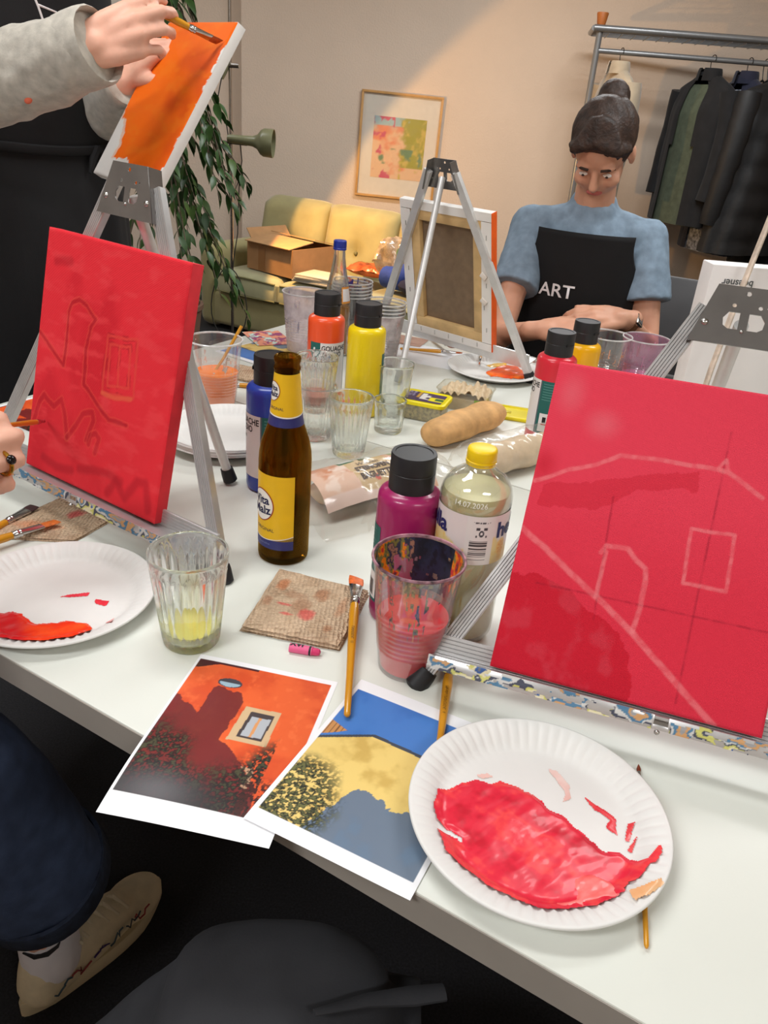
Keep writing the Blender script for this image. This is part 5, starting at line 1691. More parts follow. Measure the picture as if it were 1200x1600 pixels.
def house_yellow(u, v):
    c = np.ones(u.shape + (3,)) * np.array(S(240, 240, 242))
    img = (u > 0.03) & (u < 0.970) & (v > 0.0715) & (v < 0.927)
    p = np.ones(u.shape + (3,)) * np.array(S(72, 124, 196))
    p = mixc(p, S(50, 100, 176), sm(0.4, 0.8, fbm(u * 4, v * 4, 2)))
    line = np.interp(u, [0.0, 0.0377, 0.3233, 0.6461, 0.7864, 1.0], [0.53, 0.5507, 0.6786, 0.6711, 0.6664, 0.66])
    wall = v < line
    n = fbm(u * 9, v * 11, 5)
    wy_ = mixc(np.ones(u.shape + (3,)) * np.array(S(232, 202, 120)), S(206, 172, 92), sm(0.4, 0.75, n))
    p = np.where(wall[..., None], wy_, p)
    p = mixc(p, S(66, 72, 84), (np.abs(v - line) < 0.009))
    wood = inpoly(u, v, [(0.02, 0.60), (0.03, 0.675), (0.16, 0.645), (0.09, 0.60), (0.02, 0.565)])
    p = mixc(p, S(196, 140, 84), wood)
    p = mixc(p, S(120, 80, 50), wood & (np.sin(u * 210) > 0.75))
    e = u + 0.10 * (fbm(u * 14, v * 14, 7) - 0.5)
    f = v + 0.10 * (fbm(u * 14, v * 14, 9) - 0.5)
    sh = inpoly(e, f, [(0.30, 0.10), (0.3468, 0.188), (0.3855, 0.2431), (0.3983, 0.3075), (0.5234, 0.3923), (0.6154, 0.3628), (0.6634, 0.3067), (0.7761, 0.3462), (0.8288, 0.3881), (0.9, 0.46), (1.05, 0.50), (1.05, 0.0), (0.2271, 0.0)])
    p = mixc(p, S(84, 110, 140), 0.92 * sh)
    p = mixc(p, S(104, 128, 152), 0.5 * sh * sm(0.45, 0.7, n))
    lf = fbm(u * 66, v * 90, 19, 4)
    dens = sm(0.36, 0.22, np.hypot((u - 0.10) * 1.0, (v - 0.16) * 1.15) + 0.12 * (fbm(u * 8, v * 8, 29) - 0.5))
    p = mixc(p, S(38, 42, 32), dens * sm(0.36, 0.46, lf))
    p = mixc(p, S(116, 116, 70), dens * sm(0.56, 0.64, lf) * 0.8)
    return np.where(img[..., None], p, c)


def photo(label, x, y, rz, fn, w_=0.142, h_=0.200, z=0.0006, nx=190, ny=268, name='photo_print', group='printed house photos', sag=0.0):
    def zf(u, v):
        # where the sheet hangs over the table edge it droops a little
        ca, sa = math.cos(rz), math.sin(rz)
        X = x + (u - 0.5) * w_ * ca - (v - 0.5) * h_ * sa
        Y = y + (u - 0.5) * w_ * sa + (v - 0.5) * h_ * ca
        vv = (X - TO.x) * TB.x + (Y - TO.y) * TB.y
        return -sag * np.clip(-vv, 0, 1) ** 2 + 0.0003 * np.sin(u * 5)
    o = picture(name, w_, h_, nx, ny, fn, m_print, None, None, zf, (x, y, TZ + z), (0, 0, rz))
    return tag(o, label, 'print', group)


photo('printed photo of an orange house with window, overhanging the table edge', -0.117, 0.519, -0.170, house_orange, sag=1.1)
photo('printed photo of a yellow house under blue sky, partly under the red paint plate', 0.0175, 0.4925, -0.424, house_yellow, 0.1437, 0.1957, z=0.0016, sag=0.6)
photo('orange house print behind the left red canvas at the table end', -0.562, 1.222, 1.02, house_orange, 0.142, 0.20, 0.0006, 60, 80)
photo('yellow house print behind the orange water cup', -0.285, 1.715, 2.55, house_yellow, 0.142, 0.20, 0.0008, 60, 80)
photo('colourful printed card beside the violet stained cup at the far corner', -0.305, 1.812, 0.5, lambda u, v: mixc(mixc(np.ones(u.shape + (3,)) * np.array(S(232, 150, 120)), S(150, 60, 110), fbm(u * 9, v * 9, 3) > 0.55), S(190, 220, 210), fbm(u * 6, v * 6, 8) > 0.62), 0.09, 0.12, 0.0018, 30, 40, group='cards')
photo('reddish printed card behind the nested cups', 0.005, 1.905, -0.3, lambda u, v: mixc(np.ones(u.shape + (3,)) * np.array(S(150, 104, 88)), S(190, 150, 130), fbm(u * 5, v * 5, 3)), 0.12, 0.08, 0.0016, 30, 30, group='cards')
for lb, x, y, rz, w_, h_ in (('blank white sheet under the far brush', 0.045, 1.795, -0.35, 0.21, 0.15), ('blank white sheet beneath the yellow house print', -0.252, 1.770, 0.2, 0.16, 0.12)):
    tag(MB().box((0, 0, 0), (w_, h_, 0.0004)).build('paper_sheet', m_sheet, loc=(x, y, TZ + 0.0003), rot=(0, 0, rz)), lb, 'paper', 'blank sheets')

# ================================================================== napkins
m_nap = MC('napkin_paper', 0.95, 1.0, 230, kind='dots', bdist=0.005)


def napkin(label, pts, layers, stains, seed, th=0.0032):
    """folded paper towel: corner points in order, a few soft layers"""
    cx = sum(p[0] for p in pts) / 4
    cy = sum(p[1] for p in pts) / 4
    t = empty('paper_napkin', (cx, cy, TZ), 0, label, 'napkin', 'paper napkins')
    for k in range(layers):
        g = 0.0015 * (layers - 1 - k)
        q = [(p[0] - cx, p[1] - cy) for p in pts]
        sx = [1.0 - 0.02 * ((k * 7 + seed) % 3), 1.0 - 0.03 * ((k * 5 + seed) % 2)]
        n = 60
        u, v = np.meshgrid(np.linspace(0, 1, n), np.linspace(0, 1, n))
        X = (q[0][0] * (1 - u) + q[1][0] * u) * (1 - v) + (q[3][0] * (1 - u) + q[2][0] * u) * v
        Y = (q[0][1] * (1 - u) + q[1][1] * u) * (1 - v) + (q[3][1] * (1 - u) + q[2][1] * u) * v
        X = X * sx[0] + 0.002 * (fbm(u * 5, v * 5, seed + k) - 0.5)
        Y = Y * sx[1] + 0.002 * (fbm(u * 5 + 4, v * 5, seed + k) - 0.5)
        e = np.minimum(np.minimum(u, 1 - u), np.minimum(v, 1 - v))
        top = th * (k + 1) + 0.003 * (fbm(u * 4, v * 4, seed + 9 * k) - 0.5) * (k + 1) / layers + 0.0014 * (k == layers - 1) * (fbm(u * 24, v * 24, seed) - 0.5)
        Zt = th * k + 0.0006 + (top - th * k) * sm(0.0, 0.045, e)
        Zb = np.full_like(Zt, th * k + 0.0004)
        col = np.ones(u.shape + (3,)) * np.array(S(206, 178, 148))
        col = mixc(col, S(190, 160, 130), sm(0.4, 0.7, fbm(u * 7, v * 7, seed + 2)))
        if k == layers - 1:
            for (su, sv, ru, rv, cc, al) in stains:
                dd = np.hypot((u - su) / ru, (v - sv) / rv) + 0.7 * (fbm(u * 14, v * 14, seed + 31) - 0.5)
                col = mixc(col, cc, al * sm(1.0, 0.6, dd))
                col = mixc(col, cc, 0.5 * al * sm(0.16, 0.04, np.abs(dd - 0.92)))
        P = np.concatenate([np.stack([X, Y, Zt], -1).reshape(-1, 3), np.stack([X, Y, Zb], -1).reshape(-1, 3)])
        i = np.arange(n * n).reshape(n, n)
        F = np.stack([i[:-1, :-1], i[:-1, 1:], i[1:, 1:], i[1:, :-1]], -1).reshape(-1, 4)
        if (q[1][0] - q[0][0]) * (q[3][1] - q[0][1]) - (q[1][1] - q[0][1]) * (q[3][0] - q[0][0]) < 0:
            F = F[:, ::-1]
        FF = np.concatenate([F, F[:, ::-1] + n * n])
        me = bpy.data.meshes.new('layer')
        me.from_pydata(P.tolist(), [], FF.tolist())
        me.polygons.foreach_set('use_smooth', [True] * len(me.polygons))
        setcol(me, np.concatenate([col.reshape(-1, 3)] * 2))
        link('layer', me, m_nap, t)
    return t


pkst, orst, brst, redst = S(220, 84, 80), S(196, 116, 66), S(168, 112, 76), S(206, 50, 64)
napkin('folded brown paper napkin with paint blots in the middle of the table', [(-0.140, 0.672), (-0.033, 0.652), (-0.008, 0.764), (-0.119, 0.795)], 3,
       [(0.16, 0.72, 0.07, 0.10, orst, 0.75), (0.46, 0.45, 0.10, 0.13, brst, 0.5), (0.60, 0.70, 0.08, 0.12, brst, 0.7), (0.55, 0.33, 0.09, 0.10, pkst, 0.8), (0.28, 0.42, 0.08, 0.018, pkst, 0.85), (0.36, 0.27, 0.07, 0.018, pkst, 0.85), (0.09, 0.42, 0.06, 0.08, brst, 0.6), (0.82, 0.18, 0.05, 0.07, brst, 0.7), (0.85, 0.55, 0.05, 0.2, orst, 0.35), (0.33, 0.60, 0.12, 0.06, brst, 0.4)], 3)
napkin('brown paper napkin with red blot under the left brushes', [(-0.490, 0.812), (-0.372, 0.822), (-0.338, 0.908), (-0.425, 0.948)], 2,
       [(0.56, 0.62, 0.11, 0.10, redst, 0.75), (0.72, 0.90, 0.10, 0.06, redst, 0.6), (0.42, 0.25, 0.30, 0.10, S(226, 146, 100), 0.6)], 6, 0.0026)
napkin('small folded brown paper napkin behind the orange water cup', [(-0.345, 1.495), (-0.255, 1.470), (-0.235, 1.545), (-0.330, 1.575)], 2, [(0.5, 0.5, 0.2, 0.2, brst, 0.3)], 9, 0.004)

# ================================================================== brushes
m_hand = M('brush_handle_ochre', (204, 140, 24), 0.3, var=0.04, coat=0.3)
m_ferr = M('brush_ferrule', (200, 198, 196), 0.2, metal=1.0, var=0.03)


def brush(label, tip, end, width=0.010, bl=0.018, fl=0.034, hr=0.0042, bcol=(206, 110, 40), flat=True, slant=0.0, roll=0.0, name='paint_brush', hmat=None, text=None, upv=(0, 0, 1)):
    tip, end = Vector(tip), Vector(end)
    L = (tip - end).length
    ey = (tip - end).normalized()
    ez = Vector(upv) - ey * Vector(upv).dot(ey)
    ez = ez.normalized()
    ex = ey.cross(ez)
    if roll:
        ex, ez = ex * math.cos(roll) + ez * math.sin(roll), ez * math.cos(roll) - ex * math.sin(roll)
    mw = frame_mw(end, ex, ey, ez)
    t = empty(name, mw=mw, label=label, cat='brush', group='paint brushes')
    hl_ = L - bl - fl

    def loft(rings, seg=14):
        vs, fs = [], []
        for (y, rx, rz_, sl) in rings:
            for i in range(seg):
                a = 2 * PI * i / seg
                vs.append((rx * math.cos(a), y + sl * math.cos(a), rz_ * math.sin(a)))
        for j in range(len(rings) - 1):
            for i in range(seg):
                i2 = (i + 1) % seg
                fs.append((j * seg + i, j * seg + i2, (j + 1) * seg + i2, (j + 1) * seg + i))
        fs += [tuple(reversed(range(seg))), tuple((len(rings) - 1) * seg + i for i in range(seg))]
        return MB().add(vs, fs)
    hd_ = loft([(0, hr * 0.35, hr * 0.35, 0), (0.002, hr * 0.62, hr * 0.62, 0), (hl_ * 0.3, hr * 0.72, hr * 0.72, 0), (hl_ * 0.75, hr * 1.0, hr * 1.0, 0), (hl_ * 0.9, hr * 1.12, hr * 1.12, 0), (hl_, hr * 0.95, hr * 0.95, 0)]).build('handle', hmat or m_hand, t, angle=60)
    fw_, fz = (width / 2, min(hr * 0.55, 0.0022)) if flat else (hr * 0.6, hr * 0.6)
    fr_ = [(hl_ - 0.001, hr * 1.0, hr * 1.0, 0), (hl_ + fl * 0.10, hr * 1.02, hr * 1.02, 0), (hl_ + fl * 0.12, hr * 1.12, hr * 1.12, 0), (hl_ + fl * 0.16, hr * 1.12, hr * 1.12, 0), (hl_ + fl * 0.18, hr * 1.0, hr * 1.0, 0), (hl_ + fl * 0.22, hr * 1.0, hr * 1.0, 0), (hl_ + fl * 0.24, hr * 1.1, hr * 1.1, 0), (hl_ + fl * 0.28, hr * 1.1, hr * 1.1, 0), (hl_ + fl * 0.30, hr * 0.98, hr * 0.98, 0), (hl_ + fl, fw_, fz, slant * 0.5)]
    loft(fr_, 18).build('ferrule', m_ferr, t, angle=40)
    bm_ = M('bristle_%d_%d_%d' % bcol, bcol, 0.5, var=0.15, scale=300)
    if flat:
        loft([(hl_ + fl - 0.001, fw_ * 0.97, fz * 0.92, slant * 0.5), (hl_ + fl + bl * 0.5, fw_ * 1.06, fz * 0.9, slant * 0.8), (hl_ + fl + bl, fw_ * 1.0, fz * 0.35, slant)], 18).build('bristles', bm_, t)
    else:
        loft([(hl_ + fl - 0.001, fw_ * 0.95, fz * 0.95, 0), (hl_ + fl + bl * 0.35, fw_ * 1.15, fz * 1.15, 0), (hl_ + fl + bl * 0.75, fw_ * 0.6, fz * 0.6, 0), (hl_ + fl + bl, fw_ * 0.08, fz * 0.08, 0)], 12).build('bristles', bm_, t)
    if text:
        me = text_mesh(text, 0.0042, 0, 0)
        for v_ in me.vertices:
            x_, y_ = v_.co.x, v_.co.y
            a = y_ / hr + PI / 2
            v_.co = (hr * 1.1 * math.cos(a), hl_ * 0.66 - x_, hr * 1.1 * math.sin(a))
        link('lettering', me, M('brush_print', (96, 62, 20), 0.5, var=0), hd_)
    return t


brush('wide slanted orange-bristle brush lying across the napkin and the prints', (-0.0250, 0.772, TZ + 0.0175), (-0.0172, 0.552, TZ + 0.0065), 0.0165, 0.016, 0.036, 0.0050, (206, 96, 36), slant=-0.004, text='UNIVERSAL  10')
brush('ochre handle brush between the right easel foot and the yellow house print', (0.0830, 0.668, TZ + 0.0058), (0.0640, 0.502, TZ + 0.0052), 0.009, 0.014, 0.03, 0.0046, text='Marabu UNIVERSAL  6')
brush('thin round brush lying under the red paint plate', (0.2435, 0.527, TZ + 0.0032), (0.2055, 0.352, TZ + 0.0032), 0.004, 0.010, 0.022, 0.0029, (120, 50, 24), flat=False)
brush('dark bristle flat brush on the left napkin', (-0.4495, 0.889, TZ + 0.0095), (-0.513, 0.700, TZ + 0.0045), 0.0155, 0.014, 0.034, 0.0046, (58, 32, 32))
brush('orange bristle flat brush on the left napkin, nearest the paint plate', (-0.4035, 0.850, TZ + 0.0125), (-0.515, 0.712, TZ + 0.013), 0.0120, 0.020, 0.036, 0.0046, (206, 104, 36), slant=0.002)
brush('ochre flat brush resting on the far paint plate edge', (0.146, 1.770, TZ + 0.0175), (0.004, 1.812, TZ + 0.0040), 0.009, 0.014, 0.034, 0.0042, (176, 92, 50))
brush('wide flat brush with dark paint lying beside the far paint plate', (0.128, 1.812, TZ + 0.0165), (0.060, 1.990, TZ + 0.0045), 0.017, 0.018, 0.036, 0.0048, (150, 86, 58), hmat=M('brush_handle_green', (104, 128, 104), 0.4))
brush('short thin brush lying on the far paint plate', (0.1825, 1.722, TZ + 0.0075), (0.1935, 1.800, TZ + 0.0190), 0.004, 0.012, 0.022, 0.0026, (196, 120, 84), flat=False)
brush('small brush lying behind the stack of clean plates', (-0.345, 1.447, TZ + 0.0045), (-0.215, 1.452, TZ + 0.0045), 0.008, 0.012, 0.034, 0.0042, (180, 110, 60))

# ------------------------------------------------------------------ crayon
cy_ = empty('wax_crayon', mw=frame_mw(Vector((-0.0835, 0.6475, TZ + 0.0048)), Vector((0.991, -0.130, 0)), Vector((0.130, 0.991, 0)), Vector((0, 0, 1))), label='short pink wax crayon below the napkin', cat='crayon')
m_cr = M('crayon_pink', (206, 50, 104), 0.4, var=0.05)


def xl(prof, seg=20):
    mb = MB().lathe(prof, seg)
    mb.v = [(z_, x_, y_) for x_, y_, z_ in mb.v]
    return mb


xl([(0, 0.0), (0.0042, 0.0), (0.0044, 0.0005), (0.0044, 0.024), (0.0040, 0.0245), (0.0040, 0.0285), (0.003, 0.0312), (0.0012, 0.0322), (0, 0.0323)]).build('wax', m_cr, cy_)
sl_ = xl([(0.00445, 0.0), (0.0047, 0.0), (0.0047, 0.0235), (0.00445, 0.0235)]).build('paper_sleeve', M('crayon_sleeve', (224, 96, 140), 0.5, var=0.04), cy_)
xl([(0.00475, 0.0205), (0.00485, 0.0205), (0.00485, 0.0226), (0.00475, 0.0226)]).build('sleeve_band', m_ink, sl_)
me = text_mesh('JAX', 0.0085, 0.0004, 0)
bm = bmesh.new()
bm.from_mesh(me)
for k in range(-6, 7):
    bmesh.ops.bisect_plane(bm, geom=bm.verts[:] + bm.edges[:] + bm.faces[:], plane_co=(0, k * 0.0006, 0), plane_no=(0, 1, 0))
bm.to_mesh(me)
bm.free()
for v_ in me.vertices:
    a = -v_.co.y / 0.0048 + PI / 2 + 0.35
    v_.co = (0.0075 - v_.co.x, -0.0049 * math.cos(a), 0.0049 * math.sin(a))
link('lettering', me, m_ink, sl_)

# ================================================================== food
m_bread = M('bread_crust', (206, 160, 104), 0.75, var=0.14, scale=35, bump=0.5, bscale=90, bdist=0.003)
m_film = MTHIN('food_film', (251, 250, 248), 0.06, 0.075, 0.16, (232, 224, 216))


def baguette(L, r, mb=None, seed=0, flat=0.8):
    mb = mb or MB()

    def fn(u, v):
        a = 2 * PI * v
        k = max(0.0, 1 - abs(2 * u - 1) ** 5) ** 0.5
        rr = r * (0.25 + 0.75 * k) * (1 + 0.05 * math.sin(u * 17 + seed) + 0.06 * (float(fbm(u * 5, v * 4, seed)) - 0.5))
        return ((u - 0.5) * L, rr * math.cos(a), r * flat + rr * flat * math.sin(a))
    vs, fs = [], []
    nu_, nv_ = 26, 22
    for i in range(nu_ + 1):
        for j in range(nv_):
            vs.append(fn(i / nu_, j / nv_))
    for i in range(nu_):
        for j in range(nv_):
            j2 = (j + 1) % nv_
            fs.append((i * nv_ + j, i * nv_ + j2, (i + 1) * nv_ + j2, (i + 1) * nv_ + j))
    fs += [tuple(range(nv_)), tuple(nu_ * nv_ + j for j in reversed(range(nv_)))]
    return mb.add(vs, fs)


bo = baguette(0.21, 0.031, seed=1).build('baguette', m_bread, loc=(0.128, 1.296, TZ), rot=(0, 0, math.radians(50)), angle=70)
tag(bo, 'unwrapped pale baguette lying behind the magenta bottle', 'bread')
wb = empty('wrapped_baguette', (0.200, 1.172, TZ + 0.002), math.radians(40), 'baguette in clear crinkled film behind the lemonade bottle', 'bread')
baguette(0.19, 0.030, seed=4).build('bread', M('bread_pale', (212, 190, 160), 0.8, var=0.08, scale=40, bump=0.3, bscale=90, bdist=0.002), wb, angle=70)


def filmtube(L, r, seed, amp, flat=0.85):
    def fn(u, v):
        a = 2 * PI * v
        k = max(0.0, 1 - abs(2 * u - 1) ** 6) ** 0.5
        n = fbm(u * 16 + seed, (v % 1.0) * 10, seed, 3) - 0.5
        rr = r * (0.42 + 0.58 * k) + amp * float(n) * 2
        return ((u - 0.5) * L, rr * math.cos(a), max(0.0008, r * flat + rr * flat * math.sin(a)))
    return MB().grid(fn, 60, 40)


filmtube(0.25, 0.0365, 3, 0.005).build('film', m_film, wb, angle=25)
pk = empty('baguette_package', (-0.020, 1.032, TZ + 0.002), math.radians(38), 'printed baguette package in clear film behind the brown bottle', 'package')
baguette(0.20, 0.030, seed=8, flat=0.6).build('bread', MATS['bread_pale'], pk, angle=70)
lbl_w, lbl_h = 0.19, 0.100


def wrapz(u, v):
    # the printed card lies over the rounded loaf
    y = (v - 0.5)
    return 0.046 - 0.030 * np.abs(2 * y) ** 2.4 - 0.006 * np.abs(2 * u - 1) ** 3 + 0.002 * (fbm(u * 5, v * 5, 3) - 0.5)


def wrap_print(u, v):
    n = fbm(u * 9, v * 6, 3)
    c = np.ones(u.shape + (3,)) * np.array(S(226, 190, 168))
    c = mixc(c, S(206, 140, 104), sm(0.45, 0.62, n) * (v > 0.35))
    c = mixc(c, S(236, 214, 200), sm(0.55, 0.7, fbm(u * 14, v * 9, 12)))
    c = mixc(c, S(230, 206, 196), (v < 0.12))
    kraft = inpoly(u + 0.01 * (fbm(u * 20, v * 20, 5) - 0.5), v, [(0.30, 0.96), (0.66, 0.96), (0.69, 0.45), (0.66, 0.08), (0.34, 0.08), (0.31, 0.4)])
    c = mixc(c, S(206, 178, 132), kraft)
    c = mixc(c, S(34, 110, 74), inpoly(u, v, [(0.27, 0.70), (0.43, 0.78), (0.43, 0.64), (0.27, 0.58)]))
    c = mixc(c, S(50, 100, 190), inpoly(u, v, [(0.56, 0.10), (0.74, 0.16), (0.74, 0.02), (0.56, 0.0)]))
    c = mixc(c, S(206, 206, 110), inpoly(u, v, [(0.55, 0.10), (0.72, 0.14), (0.72, 0.04), (0.55, 0.02)]))
    c = mixc(c, S(206, 70, 50), np.hypot((u - 0.49) * 2, v - 0.20) < 0.045)
    c = mixc(c, S(90, 140, 60), sm(0.5, 0.6, fbm(u * 8, v * 8, 22)) * (u > 0.74) * (v > 0.6))
    c = mixc(c, S(236, 190, 160), (u > 0.78) * (v < 0.7) * sm(0.4, 0.6, n))
    return c


card = picture('printed_card', lbl_w, lbl_h, 90, 60, wrap_print, MC('package_print', 0.3), pk, zfn=wrapz, loc=(-0.012, 0.0, 0.004))


def on_card(s, size, cx, cy, mat, bold=0.0, sx=1.0, shear=0.0, turn=0.0):
    me = text_mesh(s, size, bold, 0.004, shear)
    ct, st_2 = math.cos(turn), math.sin(turn)
    for v_ in me.vertices:
        x_, y_ = v_.co.x * sx, v_.co.y
        x_, y_ = x_ * ct - y_ * st_2 + cx, x_ * st_2 + y_ * ct + cy
        zz = float(wrapz(np.array(x_ / lbl_w + 0.5), np.array(y_ / lbl_h + 0.5)))
        v_.co = (x_, y_, zz + 0.0008)
    return link('lettering', me, mat, card)


m_brownink = M('ink_brown', (70, 50, 36), 0.5, var=0)
on_card('REWE', 0.011, -0.028, 0.0175, m_inkw, 0.0004, 0.75, turn=0.1)
on_card('Bio', 0.017, 0.003, 0.016, M('ink_green', (50, 96, 56), 0.5, var=0), 0.0001, shear=0.3)
on_card('Weizen', 0.012, -0.002, 0.0005, m_brownink, 0.0, shear=0.35)
on_card('STEINOFEN', 0.0125, 0.0, -0.0125, m_brownink, 0.0006, 0.88)
on_card('BAGUETTE', 0.0125, 0.0, -0.0260, m_brownink, 0.0006, 0.88)


def sheetfilm(u, v):
    x = (u - 0.5) * 0.27
    y = (v - 0.5) * 0.155 - 0.015 * (u < 0.5) * (v < 0.3)
    n = float(fbm(u * 11, v * 9, 5, 3)) - 0.5
    z = 0.054 * max(0.0, 1 - abs(2 * v - 1) ** 2.6) ** 0.7 * max(0.0, 1 - abs(2 * u - 1) ** 5) ** 0.5
    return (x + 0.01 * n, y + 0.012 * n, max(0.0006, z + 0.020 * n * (0.12 + 0.88 * max(0.0, 1 - v * 1.6))))


MB().grid(sheetfilm, 64, 50).build('film', m_film, pk, angle=25)


def tail(u, v):
    n = float(fbm(u * 9, v * 9, 15, 3)) - 0.5
    return (-0.075 + 0.085 * u + 0.02 * n, -0.085 - 0.085 * v + 0.01 * n, max(0.0006, 0.022 * (1 - v * 0.7) + 0.045 * n))


MB().grid(tail, 30, 30).build('film_tail', m_film, pk, angle=25)


# tubs
def rrect(L, W, r, n=5):
    pts = []
    for sx, sy, a0 in ((1, 1, 0), (-1, 1, PI / 2), (-1, -1, PI), (1, -1, 1.5 * PI)):
        for k in range(n + 1):
            a = a0 + PI / 2 * k / n
            pts.append((sx * (L / 2 - r) + r * math.cos(a), sy * (W / 2 - r) + r * math.sin(a)))
    return pts


def loftpoly(mb, rings, capb=True, capt=True):
    n = len(rings[0][0])
    vs, fs = [], []
    for poly, z_ in rings:
        vs += [(x_, y_, z_) for x_, y_ in poly]
    for j in range(len(rings) - 1):
        for i in range(n):
            i2 = (i + 1) % n
            fs.append((j * n + i, j * n + i2, (j + 1) * n + i2, (j + 1) * n + i))
    if capb:
        fs.append(tuple(reversed(range(n))))
    if capt:
        fs.append(tuple((len(rings) - 1) * n + i for i in range(n)))
    return mb.add(vs, fs)


m_lidy = M('lid_yellow', (232, 214, 20), 0.35, var=0.03)
m_tubw = MTHIN('tub_plastic', (246, 244, 236), 0.12, 0.15, 0.12, (230, 226, 210))
t1 = empty('spread_tub', (0.057, 1.378, TZ), math.radians(-17), 'closed spread tub with yellow rimmed printed lid', 'tub', 'food tubs')
tl, tw, th_ = 0.086, 0.066, 0.034
loftpoly(MB(), [(rrect(tl * 0.86, tw * 0.84, 0.010), 0.0), (rrect(tl * 0.90, tw * 0.88, 0.011), 0.003), (rrect(tl, tw, 0.012), th_)], capt=False).build('tub_wall', m_tubw, t1)
loftpoly(MB(), [(rrect(tl * 0.84, tw * 0.82, 0.010), 0.0012), (rrect(tl * 0.96, tw * 0.95, 0.011), th_ - 0.003)]).build('spread', M('spread_speckled', (166, 152, 106), 0.7, var=0.45, scale=170), t1)
lid1 = loftpoly(MB(), [(rrect(tl + 0.004, tw + 0.004, 0.013), th_ - 0.004), (rrect(tl + 0.005, tw + 0.005, 0.013), th_ + 0.002), (rrect(tl + 0.002, tw + 0.002, 0.012), th_ + 0.0035), (rrect(tl - 0.008, tw - 0.008, 0.010), th_ + 0.0035), (rrect(tl - 0.010, tw - 0.010, 0.010), th_ + 0.0022)], capb=False).build('lid', m_lidy, t1, angle=50)


def lid_print(u, v):
    c = np.ones(u.shape + (3,)) * np.array(S(80, 62, 92))
    c = mixc(c, S(226, 222, 216), ((u > 0.36) & (u < 0.62) & (v > 0.25) & (v < 0.9) & (fbm(u * 7, v * 7, 4) > 0.45)))
    c = mixc(c, S(206, 160, 70), (u > 0.26) & (u < 0.34) & (v > 0.35))
    c = mixc(c, S(226, 212, 40), (u > 0.62) & (v > 0.2) & (v < 0.62))
    c = mixc(c, S(60, 100, 60), (u > 0.78) & (v > 0.28) & (v < 0.55))
    c = mixc(c, S(160, 150, 180), (u < 0.2) & (v > 0.45) & (fbm(u * 30, v * 12, 8) > 0.5))
    return c


picture('printed_film', tl - 0.016, tw - 0.016, 40, 30, lid_print, MC('lid_print', 0.35), lid1, loc=(0, 0, th_ + 0.0028))
t2 = empty('dip_tub', (0.136, 1.452, TZ), math.radians(-18), 'open clear tub of beige dip with spoon swirls', 'tub', 'food tubs')
tl2, tw2 = 0.100, 0.070
loftpoly(MB(), [(rrect(tl2 * 0.86, tw2 * 0.84, 0.010), 0.0), (rrect(tl2 * 0.9, tw2 * 0.88, 0.011), 0.003), (rrect(tl2, tw2, 0.012), 0.036), (rrect(tl2 + 0.005, tw2 + 0.005, 0.013), 0.0365), (rrect(tl2 + 0.005, tw2 + 0.005, 0.013), 0.038), (rrect(tl2 - 0.001, tw2 - 0.001, 0.012), 0.038)], capt=False).build('tub_wall', m_tubw, t2, angle=40)
m_dip = M('dip_beige', (206, 184, 150), 0.6, var=0.06, scale=60)
dip = MB()


def dipf(u, v):
    x = (u - 0.5) * tl2 * 0.93
    y = (v - 0.5) * tw2 * 0.92
    n = float(fbm(u * 6, v * 5, 5, 3))
    s_ = abs(math.sin(u * 22 + 3 * v))
    return (x, y, 0.024 + 0.022 * n * math.sin(PI * min(1, max(0, u))) ** 0.5 + 0.006 * s_)


dip.grid(dipf, 50, 40)
dip.build('dip', m_dip, t2, angle=60)
loftpoly(MB(), [(rrect(tl2 * 0.84, tw2 * 0.82, 0.010), 0.001), (rrect(tl2 * 0.93, tw2 * 0.92, 0.011), 0.024)]).build('dip_body', m_dip, t2)
MB().box((tl2 * 0.36, -tw2 / 2 + 0.001, 0.017), (0.02, 0.001, 0.022), Matrix.Rotation(0.12, 3, 'X')).build('sticker', M('sticker_green', (120, 150, 60), 0.4, var=0.2), t2)
t3 = empty('tub_lid', (0.228, 1.428, TZ), math.radians(-12), 'loose yellow tub lid lying by the red paint bottle', 'lid')
lw3 = MB()
loftpoly(lw3, [(rrect(0.088, 0.066, 0.012), 0.0), (rrect(0.091, 0.069, 0.013), 0.0015), (rrect(0.091, 0.069, 0.013), 0.0055), (rrect(0.088, 0.066, 0.012), 0.007), (rrect(0.080, 0.058, 0.010), 0.007), (rrect(0.078, 0.056, 0.010), 0.0045)])
lw3.build('lid', m_lidy, t3, angle=50)
MB().box((-0.012, 0.0, 0.0052), (0.016, 0.010, 0.0012)).build('lid_mark', M('lid_mark', (206, 188, 20), 0.4), t3, bevel=0.0005)

# ================================================================== white carton and slat behind the right easel
cw = empty('white_carton', (0.690, 1.462, TZ), math.radians(2), 'white carton with upside-down print and barcode behind the right easel', 'box')
MB().box((0, 0, 0.152), (0.32, 0.05, 0.304)).build('carton', M('carton_white', (230, 226, 224), 0.6, var=0.015), cw, bevel=0.002)
fr_m = lambda x_, z_: Matrix.Translation((x_, -0.0258, z_)) @ Matrix.Rotation(PI / 2, 4, 'X')
flat_text('lettering', 'boesner', 0.017, M('ink_grey', (86, 90, 90), 0.5, var=0), cw, fr_m(-0.110, 0.276) @ Matrix.Rotation(PI, 4, 'Z'), bold=0.0003)
rnd = random.Random(9)
x_ = -0.132
while x_ < -0.088:
    wv = rnd.choice((0.0012, 0.002, 0.003))
    MB().box((x_, -0.0257, 0.254), (wv, 0.001, 0.018)).build('barcode_bar', m_ink, cw)
    x_ += wv + rnd.choice((0.001, 0.0018))
MB().box((-0.12, -0.0257, 0.240), (0.03, 0.001, 0.003)).build('barcode_text', MATS['ink_grey'], cw)
